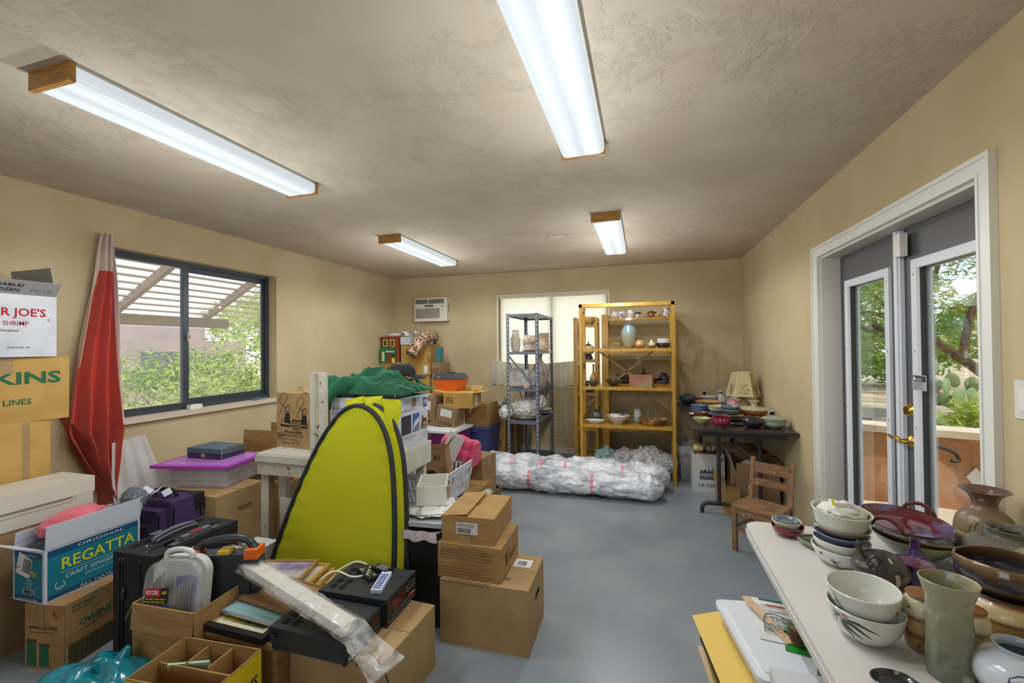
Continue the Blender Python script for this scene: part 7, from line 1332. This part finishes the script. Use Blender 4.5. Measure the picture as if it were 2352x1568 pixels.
o=flat('printed_paper',.475,1.76,-6,.20,.26,.002,paper,'printed sheet lying on the lid of the plastic bin','paper',z=z_); decal(o,(-.10,-.13,.002),(1,0,0),(0,1,0),scrib(.02,.03,.15,.12,grey_i,8,3)+[('r',.02,.2,.17,.215,green_i),('r',.04,.17,.10,.18,red_i)],'print')
flat('magazine',.56,1.655,-12,.24,.16,.004,mat('green_mag_cover',(40,140,50),r=.35),'bright green magazine on the plastic bin lid near the table edge','magazine',z=z_)
flat('magazine',.59,1.70,-18,.19,.16,.005,mat('photo_mag_cover',(120,140,150),r=.35,c2=(60,70,50),ns=25),'magazine with stony photo cover on the green one','magazine',z=z_+.0045)
sn=root('spiral_notebook',(.585,1.785,z_+.010),rad(-10),'red spiral notebook on the papers under the table edge','notebook'); MB().box(-.08,.08,-.075,.10,0,.008,0,.001).build('cover',[mat('notebook_red',(196,22,40),r=.4)],sn); b=MB()
for i in range(20): b.tube([(-.076+i*.008+.0035*math.cos(a),.10+.004*math.cos(a*1.0),.004+.006*math.sin(a)) for a in [k*.9 for k in range(7)]],.0008,4)
b.build('spiral_wire',[mat('wire_white',(220,220,224),r=.3)],sn)
o=MB().tube([(-.03,0,0),(.02,0,0),(.045,0,0)],[.006,.006,.003],8).build('marker_pen',[blackp],None,loc=(.575,1.775,z_+.0255)); o.rotation_euler=(0,0,-.25); tag(o,'black marker lying on the red notebook','pen')
sd=flat('wooden_stick',.405,1.74,0,.026,.24,.006,mat('pale_maple',(214,180,146),r=.6),'flat pale wooden stick with small holes across the bin lid','wooden stick',z=z_+.004); sd.rotation_euler=(rad(4),0,rad(22)); sd.location.z=z_+.012
decal(sd,(-.013,-.12,.006),(1,0,0),(0,1,0),[('c',.013,y,.002,inkb) for y in (.03,.06,.12,.20)],'holes')
br=root('shaving_brush',(.475,1.635,z_+.022),rad(30),'brown bristled brush head lying on the bin lid','brush'); MB().lathe(catmull([(.004,-.028),(.024,-.022),(.029,.0),(.026,.016),(.020,.026)],4)+[(0,.027)],28,0,TR(0,0,.012,rad(65),0,rad(-20)),fn=lambda r,z,t:(r*(1+.05*math.sin(9*t)),z+.003*math.sin(5*t))).build('bristles',[mat('bristle_brown',(84,54,30),r=.9,c2=(196,160,104),ns=9,lo=.45,hi=.7,stretch=(3,1,3),bump=.8,bs=90)],br)
ey=root('eyeglasses',(.43,1.71,z_+.004),rad(15),'small mottled olive shells and wire on the bin lid','trinket'); ey.name='trinket'; MB().blob((0,0,.006),(.035,.020,.007),bagfn(3),3).build('shell_piece',[mat('olive_shell',(166,164,126),r=.4,c2=(196,214,186),ns=9)],ey); MB().tube(catmull([(-.05,-.02,.004),(-.02,.04,.02),(.02,.045,.018),(.06,.0,.01),(.04,-.05,.004)],5),.0015,5).build('wire',[darkp],ey)
o=MB().box(-.12,.15,-.12,.16,0,.36,0,.004).build('white_box',[mat('white_gloss_box',(206,206,208),r=.4)],None,loc=(.42,1.165,0)); o.location=(.435,1.17,.19); o.name='white_storage_box'; tag(o,'plain white box under the white table at the bottom edge','box')
carton((.585,1.03),0,.27,.28,0,.189,'carton under the plain white box beneath the table',mt=cardd,tp=False)
# ================================================================== DARK TABLE, BACK RIGHT
dt=root('folding_table',(.745,4.605,0),0,'dark brown folding table in the back right corner loaded with pottery','table'); dm=mat('dark_laminate',(66,54,50),r=.4,c2=(50,42,40),ns=5,bump=.06,bs=90)
dl=mat('brown_leg_steel',(58,52,56),r=.4,metal=.3)
MB().box(-.375,.375,-.83,.83,.722,.741,0,.004).build('table_top',[dm],dt); b=MB(); b.box(-.30,.31,-.765,-.745,.672,.722,0,.002); b.box(-.30,.31,.745,.765,.672,.722); b.box(-.30,-.285,-.745,.745,.672,.722); b.box(.295,.31,-.745,.745,.672,.722); b.build('apron',[dl],dt)
for y,s_ in ((-.60,1),(.60,-1)):
    for x in (-.15,.16): MB().tube([(x,y,.70),(x,y,.075)],.016,12).build('leg',[dl],dt)
    MB().tube(catmull([(-.285,y,.0),(-.283,y,.045),(-.26,y,.075),(-.22,y,.082),(.0,y,.082),(.22,y,.082),(.26,y,.075),(.283,y,.045),(.285,y,.0)],4),.016,10).build('foot_rail',[dl],dt)
    b=MB(); b.tube([(0,y+s_*.30,.69),(.0,y+s_*.16,.56)],.008,8); b.tube([(0,y+s_*.16,.56),(-.13,y,.44)],.006,8); b.tube([(0,y+s_*.16,.56),(.15,y,.44)],.006,8); b.build('folding_brace',[mat('brace_steel',(120,120,124),r=.4,metal=.6)],dt)
DZ=.7415; DG='pottery on the dark table'
def dp(*a,**k): return pot(a[0],(a[1],a[2],DZ+(a[6] if len(a)>6 else 0)),a[3],a[4],a[5],a[0] if a[0] not in('urn',) else 'vase',DG,seg=36,**k)
dp('vase',.48,5.36,[(.035,0),(.06,.012),(.093,.05),(.085,.09),(.05,.108),(.035,.11)],glaze('deep_teal_glaze',[(0,(34,56,70)),(1,(44,74,86))],.11,.2,r=.15),'squat dark teal vase at the back left of the dark table')
dp('bowl',.60,5.25,[(.03,0),(.06,.02),(.075,.05),(.06,.075)],glaze('cherry_glaze',[(0,(110,20,24)),(1,(130,24,30))],.07,.1,r=.12),'dark cherry red bowl beside the teal vase')
dp('bottle',.66,5.38,[(.04,0),(.06,.015),(.06,.03),(.03,.07),(.014,.10),(.016,.135),(.02,.14)],glaze('smoky_bottle',[(0,(70,66,56)),(.5,(60,56,46)),(1,(34,32,32))],.14,.2,r=.12),'smoky dark long-necked bottle at the back of the dark table')
for i in range(3): dp('plate',.65,4.95,B_plate(.13,.022),[mat('cream_plate',(206,196,170),r=.25,coat=.4),white,mat('cream_plate',(0,0,0))][i],['bottom','middle','top'][i]+' pale plate of the large stack on the dark table',.01+.016*i)
dp('plate',.65,4.95,B_plate(.13,.024),glaze('orange_plate',[(0,(190,140,80)),(.7,(214,170,108)),(1,(196,160,110))],.024,.2,r=.2),'orange-tan plate topping the large stack on the dark table',.062)
for i in range(3): dp('plate',.69,5.22,[(.06,0),(.08,.006),(.10,.016)],white,['lower','middle','upper'][i]+' white plate of the small back stack on the dark table',.065+.012*i)
dp('pot',.69,5.22,[(.06,0),(.07,.02),(.06,.05),(.065,.062)],mat('cream_plate',(0,0,0)),'cream pot carrying the small white plates at the back of the dark table')
dp('vase',.80,5.22,[(.03,0),(.055,.015),(.062,.06),(.05,.10),(.022,.125),(.018,.15),(.026,.165)],glaze('blue_leaf_vase',[(0,(186,188,180)),(1,(206,206,198))],.16,.2,r=.2,speck=((44,62,120),16,.55)),'white vase with blue leaf pattern on the dark table')
jg=root('jug',(.93,5.15,DZ),rad(160),'pale ceramic jug with handle behind the pink vase','jug',DG); MB().lathe(shell([(.04,0),(.07,.01),(.085,.04),(.07,.08),(.03,.115),(.022,.14),(.03,.15)],.004),36).build('jug_body',[mat('pale_grey_glaze',(186,182,170),r=.25,coat=.4)],jg); MB().tube(catmull([(.022,0,.14),(-.0,0,.14),(.05,0,.13),(.075,0,.10),(.066,0,.07)],4)[8:],.006,8).build('handle',[mat('pale_grey_glaze',(0,0,0))],jg)
dp('vase',.84,4.72,[(.035,0),(.045,.01),(.056,.05),(.05,.09),(.034,.12),(.03,.13)],glaze('pink_ribbed',[(0,(150,90,96)),(.5,(206,150,152)),(1,(190,120,126))],.13,.3,30,r=.4),'pink ribbed vase in the middle of the dark table',fn=lambda r,z,t:(r*(1+.06*math.sin(14*t+z*20)),z))
tu=root('tureen',(.975,4.50,DZ),0,'wide orange-brown tureen with a pale flat lid','tureen',DG); MB().lathe(shell([(.07,0),(.09,.01),(.13,.04),(.138,.065),(.132,.075)],.005),48).build('tureen_body',[glaze('orange_brown_tureen',[(0,(110,60,32)),(.5,(152,88,50)),(1,(136,74,42))],.075,.3,9,r=.25)],tu)
MB().lathe([(0,.078),(.12,.077),(.142,.076),(.143,.082),(.10,.094),(.05,.10),(.03,.102),(.022,.11),(.03,.14),(.045,.15),(.044,.155),(0,.157)],48).build('lid',[mat('pale_tureen_lid',(196,182,152),r=.4,c2=(182,166,136),ns=6)],tu)
for a in (170,10): MB().tube(catmull([(.13*math.cos(rad(a-9)),.13*math.sin(rad(a-9)),.05),(.16*math.cos(rad(a)),.16*math.sin(rad(a)),.052),(.13*math.cos(rad(a+9)),.13*math.sin(rad(a+9)),.05)],4),.007,8).build('handle',[MC['orange_brown_tureen']],tu)
dp('pot',.845,3.95,[(.04,0),(.055,.01),(.079,.04),(.078,.065),(.05,.09),(.03,.096)],glaze('gunmetal_glaze',[(0,(26,26,30)),(1,(40,40,46))],.1,.2,12,r=.12),'round gunmetal black pot near the front of the dark table')
gc=root('casserole',(1.0,3.98,DZ),rad(-20),'celadon green casserole with rope-handled lid','casserole',DG); cg=glaze('celadon_casserole',[(0,(112,124,106)),(.4,(132,146,124)),(.45,(150,150,120)),(.5,(130,146,122)),(1,(150,160,138))],.08,.05,8,r=.2)
MB().lathe(shell([(.05,0),(.065,.008),(.086,.03),(.084,.05),(.088,.07)],.004),44).build('casserole_body',[cg],gc); MB().lathe([(0,.075),(.07,.073),(.088,.072),(.09,.077),(.06,.092),(.03,.098),(0,.10)],44).build('lid',[cg],gc)
MB().tube(catmull([(-.035,0,.095),(-.03,0,.125),(0,0,.138),(.03,0,.125),(.035,0,.095)],5),.007,8).build('handle',[cg],gc); 
for s_ in (-1,1): MB().tube(catmull([(s_*.082,-.02,.055),(s_*.10,0,.06),(s_*.082,.02,.055)],4),.007,8).build('side_handle',[cg],gc)
dp('bowl',.603,3.92,[(.03,0),(.034,.008),(.060,.022),(.070,.05),(.066,.080),(.070,.086)],glaze('magenta_glaze',[(0,(170,160,160)),(.12,(96,30,70)),(.5,(140,30,60)),(1,(120,20,40))],.086,.08,r=.1),'magenta red glazed bowl at the front of the dark table')
dp('bowl',.470,4.02,B_flare(.074,.055,.35),glaze('pale_lime_glaze',[(0,(150,150,110)),(.6,(186,188,142)),(1,(170,160,110))],.055,.1,r=.2),'pale lime bowl at the front left of the dark table')
dp('plate',.50,4.50,B_plate(.09,.018),mat('cream_plate',(0,0,0)),'cream plate under the small brown bowls on the dark table')
for i in range(2): dp('bowl',.505,4.35,B_bowl(.066,.036,.5),glaze('brown_gloss',[(0,(82,52,34)),(1,(104,66,40))],.036,.2,r=.15),['lower','upper'][i]+' small brown glossy bowl on the dark table',.0+.020*i)
for i in range(3): dp('bowl',.52,4.66,B_bowl(.08,.036,.5),glaze('periwinkle',[(0,(90,70,60)),(.4,(84,96,140)),(1,(96,110,150))],.036,.1,r=.2),['lowest','middle','topmost'][i]+' periwinkle blue bowl at the left of the dark table',.002+.022*i)
for i in range(2): dp('bowl',.665,4.52,B_bowl(.078,.045,.5),glaze('cream_teal_bowl',[(0,(70,100,120)),(.5,(80,110,128)),(.75,(186,178,136)),(1,(196,186,146))],.045,.08,r=.2),['lower','upper'][i]+' cream-rimmed teal bowl in the middle of the dark table',.03+.022*i)
dp('plate',.665,4.52,B_plate(.11,.024),mat('blue_grey_plate',(96,112,140),r=.25,coat=.4),'blue-grey plate under the cream-rimmed bowls',.0)
for i in range(2): dp('bowl',.755,4.36,B_bowl(.084,.042,.5),glaze('blue_green_bowl',[(0,(60,86,120)),(.6,(70,98,130)),(.8,(110,130,126)),(1,(130,140,126))],.042,.08,r=.18),['lower','upper'][i]+' blue-green bowl right of the cream-rimmed pair',.05+.028*i)
for i in range(4): dp('plate',.76,4.27,B_plate(.088,.018),[mat('dark_plate',(46,44,48),r=.2,coat=.4),mat('olive_plate',(150,140,96),r=.25,coat=.3)][i%2],['bottom dark','second olive','third dark','top olive'][i]+' plate of the stack before the blue-green bowls',.001+.011*i)
dp('dish',.74,4.03,B_plate(.06,.014),mat('dark_plate',(0,0,0)),'small dark dish between the magenta bowl and the black pot')
# lamp
lp=root('table_lamp',(.955,4.86,DZ),rad(22),'table lamp with hexagonal cream shade printed with dried flowers','lamp'); shd=cloth_tl('parchment_shade',(222,208,158),tl=.35)
MB().lathe(catmull([(.06,0),(.075,.01),(.08,.05),(.05,.09),(.02,.12),(.03,.14),(.045,.15)],4)+[(0,.152)],32).build('lamp_base',[mat('lamp_base_clay',(176,160,128),r=.5,c2=(150,134,100),ns=8)],lp)
MB().tube([(0,0,.15),(0,0,.36)],.006,8).build('stem',[brass],lp)
b=MB(); rb,rt_=.155,.092; zz0,zz1=.165,.395; H6=[(math.cos(rad(60*k+30)),math.sin(rad(60*k+30))) for k in range(6)]
b._add([(x*rb,y*rb,zz0) for x,y in H6]+[(x*rt_,y*rt_,zz1) for x,y in H6],[(i,(i+1)%6,6+(i+1)%6,6+i) for i in range(6)]); sh_=b.build('lamp_shade',[shd],lp,10,solid=.002)
b=MB()
for k in range(6):
    b.tube([(H6[k][0]*rb,H6[k][1]*rb,zz0),(H6[k][0]*rt_,H6[k][1]*rt_,zz1)],.003,5)
    for z,r in ((zz0,rb),(zz1,rt_)): b.tube([(H6[k][0]*r,H6[k][1]*r,z),(H6[(k+1)%6][0]*r,H6[(k+1)%6][1]*r,z)],.003,5)
b.build('shade_binding',[mat('binding_cream',(228,220,190),r=.7)],sh_)
fl_=mat('dried_flower_brown',(110,84,44),r=.8)
for k in range(6):
    a=Vector((H6[k][0]*rb,H6[k][1]*rb,zz0)); c_=Vector((H6[(k+1)%6][0]*rb,H6[(k+1)%6][1]*rb,zz0)); t_=Vector((H6[k][0]*rt_,H6[k][1]*rt_,zz1)); U=(c_-a).normalized(); Nn=U.cross(t_-a).normalized(); V=Nn.cross(U)
    rr=random.Random(k); it=[]
    if k%2: it=[('c',rr.uniform(.04,.12),rr.uniform(.02,.12),.0035,fl_) for _ in range(28)]
    else:
        for j in range(9): q=rr.uniform(-.04,.04); it.append(('l',catmull([(.08,.015),(.08+q*.5,.06),(.08+q,.08+rr.uniform(0,.06))],3),.0018,fl_)); it.append(('c',.08+q,.08+.04*rr.random(),.003,fl_))
    decal(sh_,a,U,V,it,'dried_flowers',.003)
# ---- under the dark table
lfb=carton((.728,4.556),0,.28,.26,0,.36,'white shopping box with a dark carousel drawing under the dark table',mt=mat('white_bag_paper',(198,200,196),r=.7,c2=(188,190,186),ns=5),open_=[],cat='box',
 prints={'F':[('t','LA FIERA',.045,.05,.032,navy_i if False else mat('slate_ink',(58,60,72),r=.8),.20,.004),('r',.055,.12,.225,.126,MC['slate_ink']),('r',.06,.126,.22,.15,mat('slate_ink_soft',(110,112,122),r=.8))]+[('r',.06+i*.016,.126,.066+i*.016,.185,MC['slate_ink']) for i in range(10)]+[('r',.057,.182,.223,.192,MC['slate_ink'])]+[('p',[(.062+i*.031,.192),(.078+i*.031,.215+.012*(i%2)),(.094+i*.031,.192)],MC['slate_ink']) for i in range(5)]+[('l',[(.14,.2),(.14,.245)],.003,MC['slate_ink'])]})
lfb.name='shopping_box'
cbn=root('clear_bin',(.47,5.02,0),0,'clear plastic bin of odds and ends in a clear bag under the dark table','storage bin'); MB().taper(.20,.22,.25,.28,0,.33,0,.02).build('tub',[film('clear_tub',(196,206,214),clear=.55,r=.12,ws=3,bump=.05)],cbn)
MB().blob((0,0,.15),(.085,.09,.12),bagfn(3,.4,3),4).build('contents',[mat('odds_and_ends',(150,150,150),r=.6,c2=(196,110,70),ns=14)],cbn,60)
b=MB(); b.grid(48,5,lambda u,v:(math.cos(2*PI*u)*(.15+.015*math.sin(u*60)*v),math.sin(2*PI*u)*(.16+.015*math.cos(u*50)*v),.36-.09*v+.012*math.sin(u*38)),wrap=True); b.build('liner_bag',[film('liner_clear',(206,206,206),clear=.35,ws=20)],cbn,80)
for i,(x,y,lb_) in enumerate(((.52,4.69,'left'),(.63,4.70,'right'))):
    o=MB().blob((0,0,0),(.055,.06,.035),bagfn(i*9+2,.4,3),3).build('wrapped_food_bag',[mat('snack_wrap%d'%i,(190,160,90) if i==0 else (120,90,70),r=.35,c2=(214,206,196),ns=16,lo=.5,hi=.56)],None,60,loc=(x,y,.375)); o.name='crumpled_wrapper'; tag(o,f'crumpled brown and cream wrapper on the {lb_} of the white shopping box','wrapper'); o.location.z=.392
o=MB().box(-.10,.10,-.09,.09,0,.35,0,.003).build('packing_filler',[cardd],None,loc=(.59,4.69,.005)); o.name='inner_carton'; tag(o,'carton inside the white shopping box','box')
carton((1.06,4.60),-3,.30,.40,0,.40,'large brown carton standing against the wall under the dark table',mt=cardd)
carton((1.08,4.13),-2,.33,.34,0,.32,'open brown carton with newspaper behind the small chair',mt=cardd,open_=[('L',18,.14),('R',4,.10),('B',-5,.1),('F',-8,.08)],prints={'F':[('t','fax',.22,.03,.03,ink,.05,.02)]})
o=MB().blob((0,0,0),(.12,.12,.06),bagfn(44,.3,3),4).build('newspaper_wad',[mat('newsprint2',(0,0,0))],None,60,loc=(.92,4.28,.33)); tag(o,'crumpled newspaper in the open carton behind the chair','newspaper')
carton((.76,4.02),12,.11,.26,0,.20,'small open carton of papers left of the chair',mt=card,open_=[('L',10,.12),('F',20,.04)])
for i in range(5):
    o=MB().box(-.045,.045,-.002,.002,0,.17).build('booklet',[paper if i%2 else mat('flyer_grey',(170,168,160),r=.8,c2=(60,60,60),ns=22,lo=.6,hi=.62)],None,loc=(.70-.003*i,4.07+.035*i,.02)); o.rotation_euler=(rad(8),0,rad(12)); tag(o,['nearest','second','third','fourth','farthest'][i]+' booklet standing in the small carton left of the chair','booklet','booklets in the small carton by the chair')
# ---- child's chair
ch=root('wooden_chair',(.76,3.345,0),math.atan2(-.6,.8)+rad(0),'small worn wooden child\'s chair with paint specks, before the dark table','chair')
cwd=mat('worn_chair_wood',(150,112,74),r=.55,c2=(118,86,60),ns=6,stretch=(2,2,9)); n=cwd.node_tree.nodes; l=cwd.node_tree.links; cur=n['Principled BSDF'].inputs['Base Color'].links[0].from_socket
tx=n.new('ShaderNodeTexNoise'); tx.inputs['Scale'].default_value=45; tx.inputs['Detail'].default_value=3; co=n.new('ShaderNodeTexCoord'); l.new(co.outputs['Object'],tx.inputs[0]); rp=n.new('ShaderNodeValToRGB'); rp.color_ramp.elements[0].position=.685; rp.color_ramp.elements[1].position=.70; l.new(tx.outputs[0],rp.inputs[0]); mx=n.new('ShaderNodeMixRGB'); l.new(rp.outputs[0],mx.inputs[0]); l.new(cur,mx.inputs[1]); mx.inputs[2].default_value=lin((206,204,200)); l.new(mx.outputs[0],n['Principled BSDF'].inputs['Base Color'])
W_,D_=.29,.27
MB().box(-W_/2,W_/2,-D_/2,D_/2-.02,.300,.318,0,.005).build('seat',[cwd],ch)
for x in (-1,1): MB().box(x*(W_/2-.02)-.014,x*(W_/2-.02)+.014,-D_/2+.005,-D_/2+.033,0,.299,0,.003).build('leg',[cwd],ch)
for x in (-1,1):
    b=MB(); b.bar((x*(W_/2-.014),D_/2,0),(x*(W_/2-.014),D_/2-.005,.30),.026,.026,0,.003); b.bar((x*(W_/2-.014),D_/2-.005,.30),(x*(W_/2-.014),D_/2+.045,.60),.026,.024,0,.004); b.build('leg',[cwd],ch)
for z,hh in ((.53,.075),(.43,.05)):
    y=D_/2-.005+.05*(z-.30)/.30; b=MB(); b.grid(8,1,lambda u,v:((u-.5)*(W_-.05),y+.012*math.sin(PI*u),z-hh/2+v*hh)); b.build('back_slat',[cwd],ch,solid=.012)
b=MB(); b.box(-W_/2+.03,W_/2-.03,-D_/2+.012,-D_/2+.026,.255,.297,0,.003); b.build('apron',[cwd],ch)
b=MB(); b.box(-W_/2+.03,W_/2-.03,-D_/2+.014,-D_/2+.028,.14,.165,0,.003); b.build('stretcher',[cwd],ch)
for x in (-1,1): MB().box(x*(W_/2-.018)-.007,x*(W_/2-.018)+.007,-D_/2+.03,D_/2-.012,.15,.175,0,.003).build('stretcher',[cwd],ch); MB().box(x*(W_/2-.018)-.007,x*(W_/2-.018)+.007,-D_/2+.034,D_/2-.014,.26,.298,0,.003).build('side_apron',[cwd],ch)
